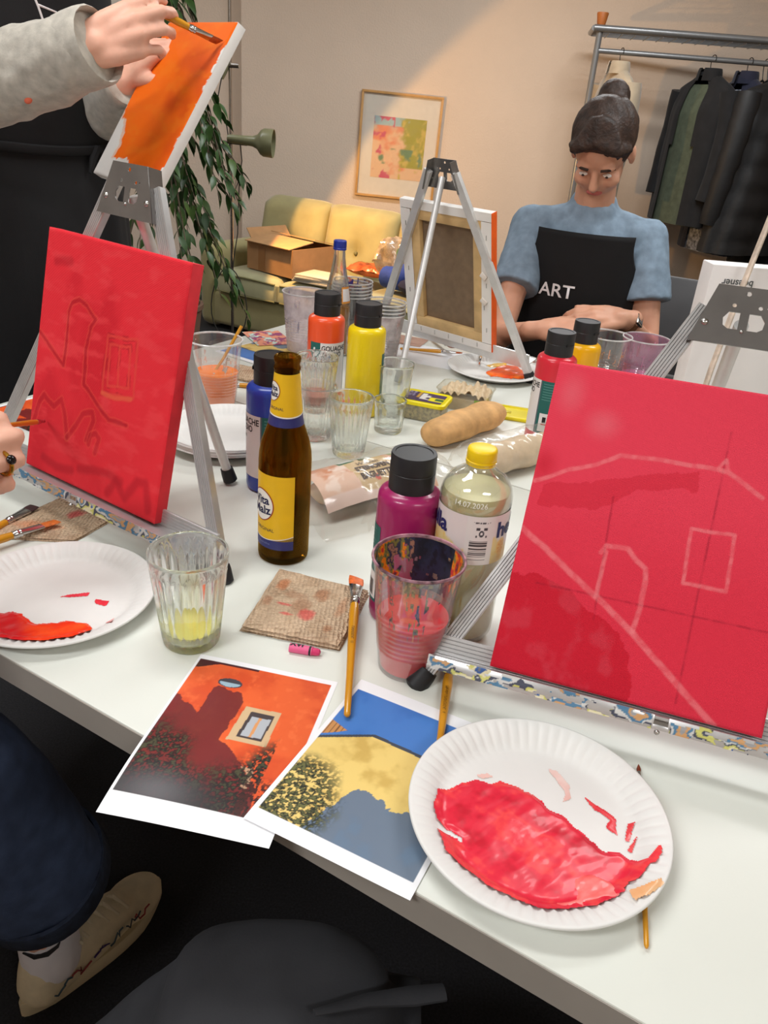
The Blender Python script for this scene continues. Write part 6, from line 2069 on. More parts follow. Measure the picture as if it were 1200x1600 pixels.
slat = MB().tube([(0.530, 1.335, TZ + 0.002), (0.548, 1.362, 0.88), (0.575, 1.395, 1.01), (0.602, 1.424, 1.13)], 0.0085, 8, flat=0.5)
tag(slat.build('wooden_slat', M('slat_smeared', (214, 196, 178), 0.5, var=0.16, scale=60)), 'paint smeared pale slat leaning against the white carton', 'slat')

# ================================================================== chair, bag and shoe in the background
ch = empty('chair', (0.93, 2.62, 0), math.radians(-25), 'grey plastic chair standing beyond the tables', 'chair')
m_chg = M('chair_grey', (92, 92, 94), 0.5, var=0.03)
m_chl = M('chair_leg', (70, 70, 72), 0.35, metal=0.7)
MB().box((0, 0, 0.45), (0.40, 0.40, 0.03)).build('seat', m_chg, ch, bevel=0.012)
MB().box((-0.0, 0.19, 0.66), (0.40, 0.025, 0.28), Matrix.Rotation(-0.12, 3, 'X')).build('backrest', m_chg, ch, bevel=0.010)
for sx in (-1, 1):
    for sy in (-1, 1):
        MB().tube([(sx * 0.17, sy * 0.17, 0.44), (sx * 0.19, sy * 0.19, 0.0)], 0.011, 10).build('leg', m_chl, ch)
    MB().tube([(sx * 0.17, 0.17, 0.43), (sx * 0.17, 0.195, 0.60)], 0.010, 10).build('back_post', m_chl, ch)
bag = empty('backpack', (1.25, 2.95, 0.0), 0.4, 'dark maroon backpack standing on the floor behind the grey chair', 'bag')
m_mar = M('bag_maroon', (48, 18, 28), 0.8, var=0.15, scale=10)
MB().box((0, 0, 0.29), (0.36, 0.24, 0.58)).build('bag_body', m_mar, bag, bevel=0.09, bseg=5)
MB().box((0, -0.13, 0.18), (0.27, 0.07, 0.26)).build('pocket', m_mar, bag, bevel=0.03, bseg=4)
MB().tube([(-0.05, 0, 0.57), (-0.04, 0, 0.63), (0.04, 0, 0.63), (0.05, 0, 0.57)], 0.010, 8).build('handle', m_black, bag)

# ================================================================== weeping fig
pl0 = Vector((-1.14, 3.78, 0))
plant = empty('potted_fig', pl0, 0, 'tall leafy weeping fig plant behind the standing person', 'plant')
MB().lathe([(0, 0), (0.13, 0), (0.14, 0.01), (0.175, 0.30), (0.185, 0.31), (0.185, 0.33), (0.17, 0.33), (0.165, 0.29), (0, 0.29)], 32).build('pot', M('pot_clay', (120, 92, 76), 0.7, var=0.06), plant)
MB().lathe([(0, 0.295), (0.163, 0.295), (0.15, 0.305), (0, 0.31)], 24).build('soil', M('soil', (44, 34, 28), 0.95, var=0.3, scale=60), plant)
m_bark = M('fig_bark', (112, 98, 82), 0.8, var=0.12, scale=40)
MB().tube([(0, 0, 0.29), (0.02, 0.01, 0.7), (-0.01, 0.02, 1.1), (0.01, 0, 1.5), (0.0, 0.0, 1.85)], [0.022, 0.019, 0.015, 0.011, 0.005], 10).build('trunk', m_bark, plant)
leafs = []
m_leaf = [M('fig_leaf_dark', (38, 66, 30), 0.4, var=0.15, scale=20, spec=0.5), M('fig_leaf_mid', (52, 84, 36), 0.42, var=0.15, scale=20, spec=0.5), M('fig_leaf_light', (78, 106, 50), 0.45, var=0.15, scale=20)]
for k in range(3):
    vs, fs = [], []
    n = 8
    for i in range(n + 1):
        u = i / n
        wv = 0.0135 * (math.sin(PI * min(1, u * 1.06)) ** 0.8) * (1 - 0.55 * u) * 1.55 if u < 0.995 else 0.0004
        zc = -0.016 * (u ** 2) * (1 + 0.4 * k)
        y = 0.085 * u
        vs += [(-wv, y, zc + 0.25 * wv), (0, y, zc), (wv, y, zc + 0.25 * wv)]
    for i in range(n):
        a = i * 3
        fs += [(a, a + 1, a + 4, a + 3), (a + 1, a + 2, a + 5, a + 4)]
    me = MB().add(vs, fs).mesh('leaf', angle=80)
    me.materials.append(m_leaf[k])
    leafs.append(me)
rnd = random.Random(21)
nleaf = 0
extra = MB()
for bi in range(58):
    z0 = rnd.uniform(0.70, 1.80)
    a = rnd.uniform(-PI * 0.95, PI * 0.35) if bi % 4 else rnd.uniform(0, 2 * PI)
    if bi % 3 == 0:
        a = rnd.uniform(-PI * 0.45, PI * 0.1)
    reach = rnd.uniform(0.20, 0.44)
    p0 = Vector((0, 0, z0))
    dirv = Vector((math.cos(a), math.sin(a), 0))
    rise = rnd.uniform(0.05, 0.16)
    drop = rnd.uniform(0.25, 0.55)
    pts = [p0 + dirv * reach * s + Vector((0, 0, rise * math.sin(PI * min(1, s * 1.4)) - drop * s ** 2.2)) for s in np.linspace(0, 1, 8)]
    MB().tube(pts, [0.006, 0.0055, 0.005, 0.0045, 0.004, 0.003, 0.0022, 0.0015], 6).build('branch', m_bark, plant)
    for li in range(14):
        s = 0.22 + 0.78 * (li + rnd.random() * 0.8) / 14
        k = min(6, int(s * 7))
        f = s * 7 - k
        p = pts[k] * (1 - f) + pts[k + 1] * f
        side = (li % 2) * 2 - 1
        ang = a + side * rnd.uniform(0.3, 1.2)
        pitch = rnd.uniform(-1.35, -0.45)
        R3 = Matrix.Rotation(ang - PI / 2, 3, 'Z') @ Matrix.Rotation(pitch, 3, 'X') @ Matrix.Rotation(rnd.uniform(-0.7, 0.7), 3, 'Y')
        sc = rnd.uniform(0.75, 1.2)
        mw_ = Matrix.Translation(p) @ (R3 * sc).to_4x4()
        if nleaf < 300 and (math.sin(a) < 0.3) and p.z > 0.45:
            lo = link('leaf', leafs[rnd.choice((0, 0, 1, 1, 2))], None, plant)
            lo.matrix_local = mw_
            nleaf += 1
        else:
            lm = leafs[1]
            extra.add([mw_ @ v_.co for v_ in lm.vertices], [tuple(pg.vertices) for pg in lm.polygons])
tag(extra.build('foliage', m_leaf[1], plant, merge=False), kind='stuff')

# ================================================================== people
def remesh(mb, name, mat, parent=None, voxel=0.005, smooth=4, wrinkle=0.0, wf=14.0, seed=0, stretch=(1, 1, 0.35)):
    me = bpy.data.meshes.new(name)
    me.from_pydata(mb.v, [], mb.f)
    ob = bpy.data.objects.new(name, me)
    COL.objects.link(ob)
    r = ob.modifiers.new('r', 'REMESH')
    r.mode = 'VOXEL'
    r.voxel_size = voxel
    if smooth:
        s = ob.modifiers.new('s', 'SMOOTH')
        s.factor = 0.5
        s.iterations = smooth
    dg = bpy.context.evaluated_depsgraph_get()
    me2 = bpy.data.meshes.new_from_object(ob.evaluated_get(dg))
    bpy.data.objects.remove(ob, do_unlink=True)
    bpy.data.meshes.remove(me)
    me2.name = name
    me2.materials.clear()
    if wrinkle:
        n = len(me2.vertices)
        co = np.empty(n * 3)
        no = np.empty(n * 3)
        me2.vertices.foreach_get('co', co)
        me2.vertices.foreach_get('normal', no)
        co, no = co.reshape(-1, 3), no.reshape(-1, 3)
        a = co[:, 0] * stretch[0] + co[:, 1] * 0.6 * stretch[1]
        b = co[:, 2] * stretch[2] + co[:, 1] * 0.4
        f = fbm(a * wf + 50, b * wf + 50, seed, 3) - 0.5
        co = co + no * (f * 2 * wrinkle)[:, None]
        me2.vertices.foreach_set('co', co.ravel())
    me2.polygons.foreach_set('use_smooth', [True] * len(me2.polygons))
    me2.update()
    return link(name, me2, mat, parent)


def limb(mb, pts, rs, seg=14):
    pts = [Vector(p) for p in pts]
    mb.tube(pts, list(rs), seg)
    for p, r in zip(pts, rs):
        mb.ball(p, r * 0.995, 12, 8)
    return mb


def hand(mb, wrist, dirv, dorsal, right, curls, splay=(6, 2, -2, -7), thumb=None, sc=1.0):
    """palm, four fingers of different length with bent knuckles, thumb leaving the side of the palm"""
    W = Vector(wrist)
    Y = Vector(dirv).normalized()
    Z = Vector(dorsal)
    Z = (Z - Y * Z.dot(Y)).normalized()
    T = Y.cross(Z) * (-1 if right else 1)          # towards the thumb
    J = {}
    limb(mb, [W - Y * 0.03 * sc, W, W + Y * 0.02 * sc], [0.025 * sc, 0.0235 * sc, 0.024 * sc])
    base = [(0.030, 0.086), (0.010, 0.091), (-0.010, 0.087), (-0.028, 0.078)]
    lens = [(0.041, 0.025, 0.020), (0.045, 0.029, 0.021), (0.042, 0.027, 0.020), (0.033, 0.020, 0.018)]
    rad = [0.0098, 0.0100, 0.0094, 0.0084]
    for k in range(4):
        bx_, by_ = base[k]
        K = W + (T * bx_ + Y * by_ + Z * (0.003 - 0.012 * (bx_ / 0.03) ** 2)) * sc
        limb(mb, [W + (T * bx_ * 0.55 + Y * 0.012) * sc, W + (T * bx_ * 0.8 + Y * by_ * 0.55 - Z * 0.002) * sc, K], [0.0165 * sc, 0.0155 * sc, 0.0122 * sc])
        a = math.radians(splay[k])
        d0 = (Y * math.cos(a) + T * math.sin(a)).normalized()
        ax = d0.cross(Z)
        ang = 0.0
        p = K
        J[k] = [K.copy()]
        r = rad[k] * sc
        for s in range(3):
            ang += math.radians(curls[k][s])
            dd = d0 * math.cos(ang) - Z * math.sin(ang)
            q = p + dd * lens[k][s] * sc
            limb(mb, [p, (p + q) / 2, q], [r * (1.06 if s == 0 else 1.02), r * 0.95, r * (1.0 if s < 2 else 0.80)], 12)
            p = q
            r *= 0.93
            J[k].append(p.copy())
    if thumb is None:
        thumb = [(0.9, 0.55, -0.25), (0.45, 0.85, -0.35), (0.15, 0.95, -0.35)]
    p = W + (T * 0.020 + Y * 0.022 - Z * 0.008) * sc
    r = 0.0145 * sc
    J['t'] = [p.copy()]
    for (a, b, c_), ln, rr in zip(thumb, (0.043, 0.033, 0.026), (0.0150, 0.0118, 0.0104)):
        dd = (T * a + Y * b + Z * c_).normalized()
        q = p + dd * ln * sc
        limb(mb, [p, (p + q) / 2, q], [rr * sc, rr * 0.93 * sc, rr * 0.86 * sc], 12)
        p = q
        J['t'].append(p.copy())
    J['frame'] = (W, Y, Z, T)
    return J


m_skin = M('skin', (226, 172, 148), 0.5, var=0.07, scale=22, sss=0.12, bump=0.10, bscale=220, bdist=0.001)
m_skin2 = M('skin_shade', (214, 160, 132), 0.5, var=0.05, scale=18, sss=0.12, bump=0.08, bscale=220, bdist=0.001)
m_apron = M('apron_black', (15, 15, 17), 0.85, var=0.12, scale=14, bump=0.2, bscale=500)
m_apron_g = M('apron_charcoal', (44, 44, 47), 0.85, var=0.12, scale=14, bump=0.2, bscale=500)
m_nail = M('nail', (236, 188, 170), 0.3, var=0.02)


def head(mb, c, f, s=1.0):
    """skull, jaw, nose, brow, ears in the body mesh; returns the head frame"""
    c, f = Vector(c), Vector(f).normalized()
    up = (Vector((0, 0, 1)) - f * f.z).normalized()
    lf = up.cross(f)
    R = Matrix((lf, f, up)).transposed()
    P = lambda x, y, z: c + lf * x * s + f * y * s + up * z * s
    mb.ball(P(0, -0.012, 0.030), (0.074 * s, 0.092 * s, 0.088 * s), 20, 14, R)
    mb.ball(P(0, 0.020, -0.040), (0.060 * s, 0.066 * s, 0.066 * s), 18, 12, R)
    mb.ball(P(0, 0.052, -0.082), (0.026 * s, 0.026 * s, 0.022 * s), 12, 8, R)
    limb(mb, [P(0, 0.078, 0.010), P(0, 0.096, -0.022), P(0, 0.090, -0.030)], [0.009 * s, 0.013 * s, 0.013 * s])
    for x in (-1, 1):
        mb.ball(P(x * 0.076, -0.012, -0.012), (0.010 * s, 0.020 * s, 0.031 * s), 10, 8, R)
        mb.ball(P(x * 0.030, 0.070, 0.028), (0.024 * s, 0.014 * s, 0.009 * s), 10, 6, R)
        mb.ball(P(x * 0.036, 0.058, -0.028), (0.026 * s, 0.024 * s, 0.022 * s), 10, 6, R)
    return P, R, s


def face(P, R, s, parent, hair_col, style):
    m_eye = M('eye_white', (232, 228, 222), 0.2, var=0)
    m_iris = M('eye_iris', (60, 44, 34), 0.2, var=0)
    m_lip = M('lips', (190, 104, 96), 0.45, var=0.04)
    for x in (-1, 1):
        MB().ball(P(x * 0.031, 0.0745, 0.004), (0.0115 * s, 0.006 * s, 0.0042 * s), 14, 10, R).build('eye', m_eye, parent)
        MB().ball(P(x * 0.031, 0.0785, 0.003), (0.0048 * s, 0.003 * s, 0.0040 * s), 12, 8, R).build('iris', m_iris, parent)
        MB().tube([P(x * 0.016, 0.084, 0.029), P(x * 0.033, 0.083, 0.032), P(x * 0.050, 0.070, 0.024)], [0.003 * s, 0.0036 * s, 0.0018 * s], 8).build('eyebrow', M('brow_%d' % hair_col[0], hair_col, 0.8), parent)
    MB().ball(P(0, 0.0815, -0.056), (0.022 * s, 0.009 * s, 0.0075 * s), 14, 8, R).build('lips', m_lip, parent)
    hb_ = MB()
    hb_.ball(P(0, -0.024, 0.042), (0.084 * s, 0.096 * s, 0.090 * s), 20, 14, R)
    if style == 'long':
        hb_.ball(P(0, -0.065, -0.05), (0.078 * s, 0.045 * s, 0.10 * s), 16, 12, R)
        for x in (-1, 1):
            limb(hb_, [P(x * 0.070, 0.010, 0.05), P(x * 0.084, -0.010, -0.03), P(x * 0.078, -0.030, -0.13)], [0.026 * s, 0.026 * s, 0.020 * s])
    else:
        hb_.ball(P(0, -0.070, 0.0), (0.066 * s, 0.040 * s, 0.07 * s), 16, 12, R)
        hb_.ball(P(0, -0.115, 0.07), (0.042 * s, 0.040 * s, 0.042 * s), 14, 10, R)
    for k in range(7):
        x = (k - 3) / 3
        limb(hb_, [P(x * 0.02, 0.02, 0.128 - 0.012 * abs(x)), P(x * 0.055, 0.062, 0.098 - 0.02 * abs(x)), P(x * 0.074, 0.058 - 0.03 * abs(x), 0.070 - 0.02 * abs(x))], [0.018 * s, 0.016 * s, 0.010 * s], 8)
    remesh(hb_, 'hair', M('hair_%d' % hair_col[0], hair_col, 0.55, var=0.3, scale=60, bump=0.5, bscale=160, bdist=0.004), parent, 0.006, 3, 0.004, 60, 5, (1, 1, 0.15))


def apron_sheet(c, f, a, b, z0, z1, flare=0.10, half=112, bib=None, waist=None, lean=(0, 0, 0)):
    """front panel wrapped round an upright torso: returns pt(theta, z)"""
    c, f = Vector(c), Vector(f).normalized()
    lf = Vector((-f.y, f.x, 0))

    def pt(th, z, off=0.0):
        k = 1 + flare * max(0, (waist - z)) if waist else 1
        nar = 1 - 0.05 * math.exp(-((z - (waist or 1.1)) / 0.06) ** 2)
        fold = 1 + (0.022 * math.sin(9 * th + 2 * z) + 0.012 * math.sin(17 * th + 5 * z)) * min(1.0, max(0.0, ((waist or 1.1) + 0.05 - z) * 5))
        x = (a + off) * math.sin(th) * k * nar * fold
        y = (b + off) * math.cos(th) * k * nar * fold
        p = c + lf * x + f * y + Vector(lean) * (z - (waist or 1.1))
        return Vector((p.x, p.y, z))
    return pt


# ---- standing person, left, holding the orange canvas and painting
sf = Vector((0.80, -0.60, 0))
sl2 = Vector((0.60, 0.80, 0))
sc_ = Vector((-0.785, 1.705, 0))
st = MB()
RT = Matrix((sl2, sf, Vector((0, 0, 1)))).transposed()
V3 = lambda p, z: Vector((p.x, p.y, z))
Ls, Rs = sc_ + sl2 * 0.185, sc_ - sl2 * 0.185
rsh, rel, rwr = V3(Rs, 1.43), Vector((-0.770, 1.435, 1.195)), Vector((-0.512, 1.352, 1.281))
lsh, lel, lwr = V3(Ls, 1.43), Vector((-0.672, 1.800, 1.165)), Vector((-0.536, 1.622, 1.246))
st.ball(V3(sc_, 1.30), (0.165, 0.105, 0.20), 20, 14, RT)
st.ball(V3(sc_, 1.08), (0.145, 0.100, 0.18), 20, 14, RT)
st.ball(V3(sc_, 0.93), (0.165, 0.110, 0.15), 20, 14, RT)
limb(st, [V3(sc_, 1.44), V3(sc_ + sf * 0.015, 1.56)], [0.06, 0.055])
Pst, Rst, sst = head(st, V3(sc_ + sf * 0.045, 1.665), sf + Vector((0, 0, -0.25)))
limb(st, [rsh, rel, rwr], [0.054, 0.040, 0.027])
limb(st, [lsh, lel, lwr], [0.054, 0.040, 0.027])
for sg, sh_ in ((1, Ls), (-1, Rs)):
    hp_ = sc_ + sl2 * 0.09 * sg
    limb(st, [V3(hp_, 0.90), V3(hp_ + sf * 0.02, 0.49), V3(hp_, 0.09)], [0.085, 0.058, 0.042])
    limb(st, [V3(hp_, 0.05), V3(hp_ + sf * 0.10, 0.035), V3(hp_ + sf * 0.16, 0.03)], [0.04, 0.038, 0.03])
btip = Vector((-0.3315, 1.467, 1.3128))
bgrip = Vector((-0.408, 1.418, 1.3415))
rc_ = [(22, 38, 20), (26, 38, 20), (30, 42, 22), (38, 46, 24)]
Jr = hand(st, rwr, (0.105, 0.024, 0.050), (0.20, -0.93, 0.20), True, rc_, thumb=[(0.35, 0.75, -0.75), (0.2, 0.85, -0.5), (0.05, 0.95, 0.05)])
edge_p = Vector((-0.489, 1.628, 1.296))
Jl = hand(st, lwr, (0.050, -0.012, 0.060), (-0.75, -0.45, 0.45), False, [(40, 75, 40), (45, 80, 40), (50, 80, 40), (55, 80, 40)], sc=0.9, thumb=[(0.75, 0.65, -0.35), (0.55, 0.85, -0.45), (0.45, 0.9, -0.3)])
sbody = remesh(st, 'person', m_skin, None, 0.0042, 3)
tag(sbody, 'standing person in black apron and stained pale grey sweatshirt painting the orange canvas', 'person')
face(Pst, Rst, sst, sbody, (70, 48, 36), 'bun')
for k in range(4):
    a_, b_ = Jr[k][2], Jr[k][3]
m_sweat = M('sweatshirt_grey', (178, 172, 160), 0.9, var=0.10, scale=60, sheen=0.3, bump=0.3, bscale=420)
sw = MB()
sw.ball(V3(sc_, 1.30), (0.182, 0.120, 0.21), 20, 14, RT)
sw.ball(V3(sc_, 1.10), (0.165, 0.115, 0.18), 20, 14, RT)
limb(sw, [V3(sc_, 1.46), V3(sc_, 1.50)], [0.085, 0.075])
dr = (rwr - rel).normalized()
limb(sw, [rsh, (rsh + rel) / 2, rel, rel + (rwr - rel) * 0.45, rel + (rwr - rel) * 0.80], [0.060, 0.066, 0.066, 0.064, 0.060], 18)
for sh_ in (rsh, lsh):
    limb(sw, [V3(sc_, 1.47), (V3(sc_, 1.455) + sh_) / 2, sh_], [0.070, 0.066, 0.060], 16)
sw.tube([rel + (rwr - rel) * 0.70, rwr - dr * 0.02, rwr + dr * 0.020], [0.058, 0.056, 0.053], 22)
dl = (lwr - lel).normalized()
limb(sw, [lsh, (lsh + lel) / 2, lel, lel + (lwr - lel) * 0.5], [0.060, 0.064, 0.064, 0.060], 18)
sw.tube([lel + (lwr - lel) * 0.45, lwr - dl * 0.03, lwr + dl * 0.004], [0.058, 0.052, 0.046], 22)
swo = remesh(sw, 'sweatshirt', m_sweat, sbody, 0.005, 3, 0.006, 26, 4, (0.9, 0.6, 0.9))
for nm, pp, dd, r0 in (('cuff', rwr + dr * 0.022, dr, 0.0525), ('cuff', lwr, dl, 0.047)):
    q = MB()
    n_ = 40
    s1 = dd.orthogonal().normalized()
    s2 = dd.cross(s1)
    prof = [(-0.045, r0 + 0.001), (-0.025, r0 + 0.0022), (-0.004, r0 + 0.0020), (0.006, r0 + 0.001), (0.010, r0 - 0.002), (0.004, r0 - 0.005), (-0.045, r0 - 0.006)]
    vs = [pp + dd * y_ + (s1 * math.cos(2 * PI * i / n_) + s2 * math.sin(2 * PI * i / n_)) * r_ * (1 + 0.012 * (i % 2)) for y_, r_ in prof for i in range(n_)]
    fs = [(j * n_ + i, j * n_ + (i + 1) % n_, ((j + 1) % 7) * n_ + (i + 1) % n_, ((j + 1) % 7) * n_ + i) for j in range(7) for i in range(n_)]
    q.add(vs, fs).build(nm, m_sweat, swo, angle=80)
# paint stains on the near sleeve
for (fr, off, rx, col) in ((0.12, (0.2, -0.9, 0.4), 0.020, (196, 142, 70)), (0.22, (0.2, -0.95, 0.05), 0.013, (186, 128, 60)), (0.42, (0.1, -0.9, -0.45), 0.006, (190, 60, 80)), (0.66, (0.1, -0.8, -0.8), 0.007, (226, 110, 80))):
    base_ = rel + (rwr - rel) * fr
    nn_ = Vector(off)
    nn_ = (nn_ - dr * nn_.dot(dr)).normalized()
    MB().ball(base_ + nn_ * (0.0665 - 0.008 * fr), (rx, 0.0045, rx * 0.7), 14, 8, dr.to_track_quat('X', 'Z').to_matrix()).build('paint_stain', M('sleeve_stain_%d' % col[0], col, 0.8, var=0.1), swo)
tr_ = MB()
for sg in (1, -1):
    hp_ = sc_ + sl2 * 0.09 * sg
    limb(tr_, [V3(hp_, 0.93), V3(hp_ + sf * 0.02, 0.50), V3(hp_, 0.10)], [0.105, 0.080, 0.072], 18)
tr_.ball(V3(sc_, 0.96), (0.175, 0.122, 0.15), 20, 14, RT)
remesh(tr_, 'trousers', M('trousers_black', (22, 23, 27), 0.9, var=0.1), sbody, 0.008, 3, 0.006, 14, 7)
for sg in (1, -1):
    hp_ = sc_ + sl2 * 0.09 * sg
    q = MB()
    limb(q, [V3(hp_ - sf * 0.03, 0.05), V3(hp_ + sf * 0.10, 0.045), V3(hp_ + sf * 0.18, 0.035)], [0.048, 0.046, 0.036])
    remesh(q, 'shoe', M('shoe_black', (26, 26, 28), 0.6), sbody, 0.006, 2)
apt = apron_sheet(sc_, sf, 0.198, 0.142, 0.45, 1.47, flare=0.16, waist=1.125)


def apg(u, v):
    z = 0.45 + 1.0 * v
    half = math.radians(118)
    if z > 1.16:
        half = math.radians(118 - 62 * float(sm(1.16, 1.44, z)))
    return apt((u - 0.5) * 2 * half, z, 0.004)


am = MB().grid(apg, 70, 60)
ap = am.build('apron', m_apron, sbody, angle=80)
sdm = ap.modifiers.new('thick', 'SOLIDIFY')
sdm.thickness = 0.0025
MB().tube([apt((t_ - 0.5) * 2 * 2.05, 1.125 + 0.006 * math.sin(9 * t_), 0.010) for t_ in np.linspace(0, 1, 50)], 0.006, 8, flat=1.5).build('apron_string', m_apron, ap)
for sg in (-1, 1):
    k0 = apt(0.42, 1.125, 0.014)
    MB().tube([k0, apt(0.42 + sg * 0.10, 1.105, 0.018), apt(0.42 + sg * 0.16, 1.06 - 0.02 * sg, 0.016)], [0.008, 0.007, 0.003], 8).build('apron_knot', m_apron, ap)
m_emb = M('emblem_white', (226, 222, 222), 0.7, var=0)
for pl2 in ([(-0.20, 1.40), (-0.10, 1.350), (-0.01, 1.290)], [(-0.10, 1.352), (0.06, 1.345), (0.01, 1.290)]):
    MB().tube([apt(t_, z_, 0.0065) for t_, z_ in pl2], 0.0022, 8).build('emblem_line', m_emb, ap)
brush('ochre brush in the standing person\'s hand touching the orange canvas', btip, btip + (bgrip - btip).normalized() * 0.215, 0.0165, 0.016, 0.036, 0.0052, (196, 92, 40), slant=0.003, roll=0.5, name='paint_brush')

# ---- seated person at the left, only hand, leg and shoe reach into view
lf_ = Vector((0.30, 0.954, 0))
lr_ = Vector((0.954, -0.30, 0))
lc_ = Vector((-0.82, 0.30, 0))
RT2 = Matrix((-lr_, lf_, Vector((0, 0, 1)))).transposed()
s2 = MB()
s2.ball(V3(lc_, 0.93), (0.165, 0.11, 0.20), 18, 12, RT2)
s2.ball(V3(lc_, 0.70), (0.15, 0.11, 0.17), 18, 12, RT2)
s2.ball(V3(lc_, 0.55), (0.175, 0.14, 0.11), 18, 12, RT2)
limb(s2, [V3(lc_, 1.06), V3(lc_ + lf_ * 0.02, 1.17)], [0.058, 0.054])
P2, R2, ss2 = head(s2, V3(lc_ + lf_ * 0.05, 1.265), lf_ + Vector((0.15, 0, -0.15)))
rsh2, rel2, rwr2 = V3(lc_ + lr_ * 0.185, 1.04), Vector((-0.575, 0.400, 0.810)), Vector((-0.432, 0.588, 0.912))
lsh2, lel2, lwr2 = V3(lc_ - lr_ * 0.185, 1.04), Vector((-1.03, 0.46, 0.80)), Vector((-0.93, 0.66, 0.80))
limb(s2, [rsh2, rel2, rwr2], [0.050, 0.038, 0.026])
limb(s2, [lsh2, lel2, lwr2], [0.050, 0.038, 0.026])
J2 = hand(s2, rwr2, (0.098, 0.070, 0.030), (0.42, -0.70, 0.45), True, [(25, 75, 45), (30, 80, 45), (34, 84, 45), (38, 80, 45)], splay=(4, 1, -2, -6), thumb=[(0.35, 0.75, -0.8), (0.15, 0.9, -0.5), (0.0, 1.0, -0.1)], sc=0.93)
hand(s2, lwr2, (0.10, 0.22, -0.02), (0, 0, 1), False, [(15, 20, 15)] * 4)
rhip, rkn, ran = Vector((-0.72, 0.27, 0.50)), Vector((-0.462, 0.640, 0.535)), Vector((-0.440, 0.732, 0.115))
lhip, lkn, lan = Vector((-0.90, 0.34, 0.50)), Vector((-0.86, 0.74, 0.53)), Vector((-0.88, 0.80, 0.11))
for h_, k_, a_ in ((rhip, rkn, ran), (lhip, lkn, lan)):
    limb(s2, [h_, k_, a_], [0.082, 0.054, 0.036])
shoe_d = Vector((0.51, 0.86, 0)).normalized()
for a_ in (ran, lan):
    limb(s2, [V3(a_, 0.06), V3(a_ + shoe_d * 0.06, 0.045), V3(a_ + shoe_d * 0.11, 0.035)], [0.034, 0.028, 0.018])
b2 = remesh(s2, 'person', m_skin, None, 0.0042, 3)
tag(b2, 'seated person at the left edge with ringed hand, dark jeans and sneaker', 'person')
face(P2, R2, ss2, b2, (60, 40, 28), 'long')
q = MB()
q.ball(V3(lc_, 0.93), (0.182, 0.125, 0.205), 18, 12, RT2)
q.ball(V3(lc_, 0.70), (0.168, 0.125, 0.18), 18, 12, RT2)
limb(q, [V3(lc_, 1.07), (V3(lc_, 1.055) + rsh2) / 2, rsh2, (rsh2 + rel2) / 2, rel2, rel2 + (rwr2 - rel2) * 0.6], [0.066, 0.062, 0.056, 0.056, 0.052, 0.046], 16)
limb(q, [V3(lc_, 1.07), (V3(lc_, 1.055) + lsh2) / 2, lsh2, (lsh2 + lel2) / 2, lel2, lel2 + (lwr2 - lel2) * 0.6], [0.066, 0.062, 0.056, 0.056, 0.052, 0.046], 16)
remesh(q, 'sweater', M('sweater_lavender', (150, 146, 186), 0.9, var=0.05, scale=30), b2, 0.007, 3, 0.005, 20, 3)
m_jean = M('jeans_denim', (56, 68, 94), 0.9, var=0.12, scale=40, bump=0.25, bscale=600)
q = MB()
q.ball(V3(lc_, 0.55), (0.185, 0.15, 0.12), 18, 12, RT2)
for h_, k_, a_ in ((rhip, rkn, ran), (lhip, lkn, lan)):
    e_ = k_ + (a_ - k_) * 0.66 + shoe_d * 0.030
    limb(q, [h_, (h_ + k_) / 2, k_], [0.105, 0.092, 0.084], 18)
    q.tube([k_, k_ + (e_ - k_) * 0.45, e_, e_ + (a_ - k_) * 0.02], [0.084, 0.087, 0.092, 0.092], 20)
jo = remesh(q, 'jeans', m_jean, b2, 0.006, 3, 0.008, 16, 9, (1, 1, 0.5))
for k_, a_ in ((rkn, ran), (lkn, lan)):
    e_ = k_ + (a_ - k_) * 0.66 + shoe_d * 0.030
    dd = (e_ - k_).normalized()
    s1 = dd.orthogonal().normalized()
    s2_ = dd.cross(s1)
    n_ = 36
    prof = [(-0.022, 0.0945), (0.012, 0.0955), (0.014, 0.093), (0.012, 0.089), (-0.022, 0.089)]
    vs = [e_ + dd * y_ + (s1 * math.cos(2 * PI * i / n_) + s2_ * math.sin(2 * PI * i / n_)) * r_ * (1 + 0.02 * math.sin(3 * i / n_ * 2 * PI)) for y_, r_ in prof for i in range(n_)]
    fs = [(j * n_ + i, j * n_ + (i + 1) % n_, ((j + 1) % 5) * n_ + (i + 1) % n_, ((j + 1) % 5) * n_ + i) for j in range(5) for i in range(n_)]
    MB().add(vs, fs).build('trouser_hem', M('jeans_hem', (40, 48, 66), 0.9, var=0.2, scale=80), jo, angle=80)
m_sock = M('sock_white', (232, 228, 232), 0.9, var=0.04, bump=0.5, bscale=70, bdist=0.002)


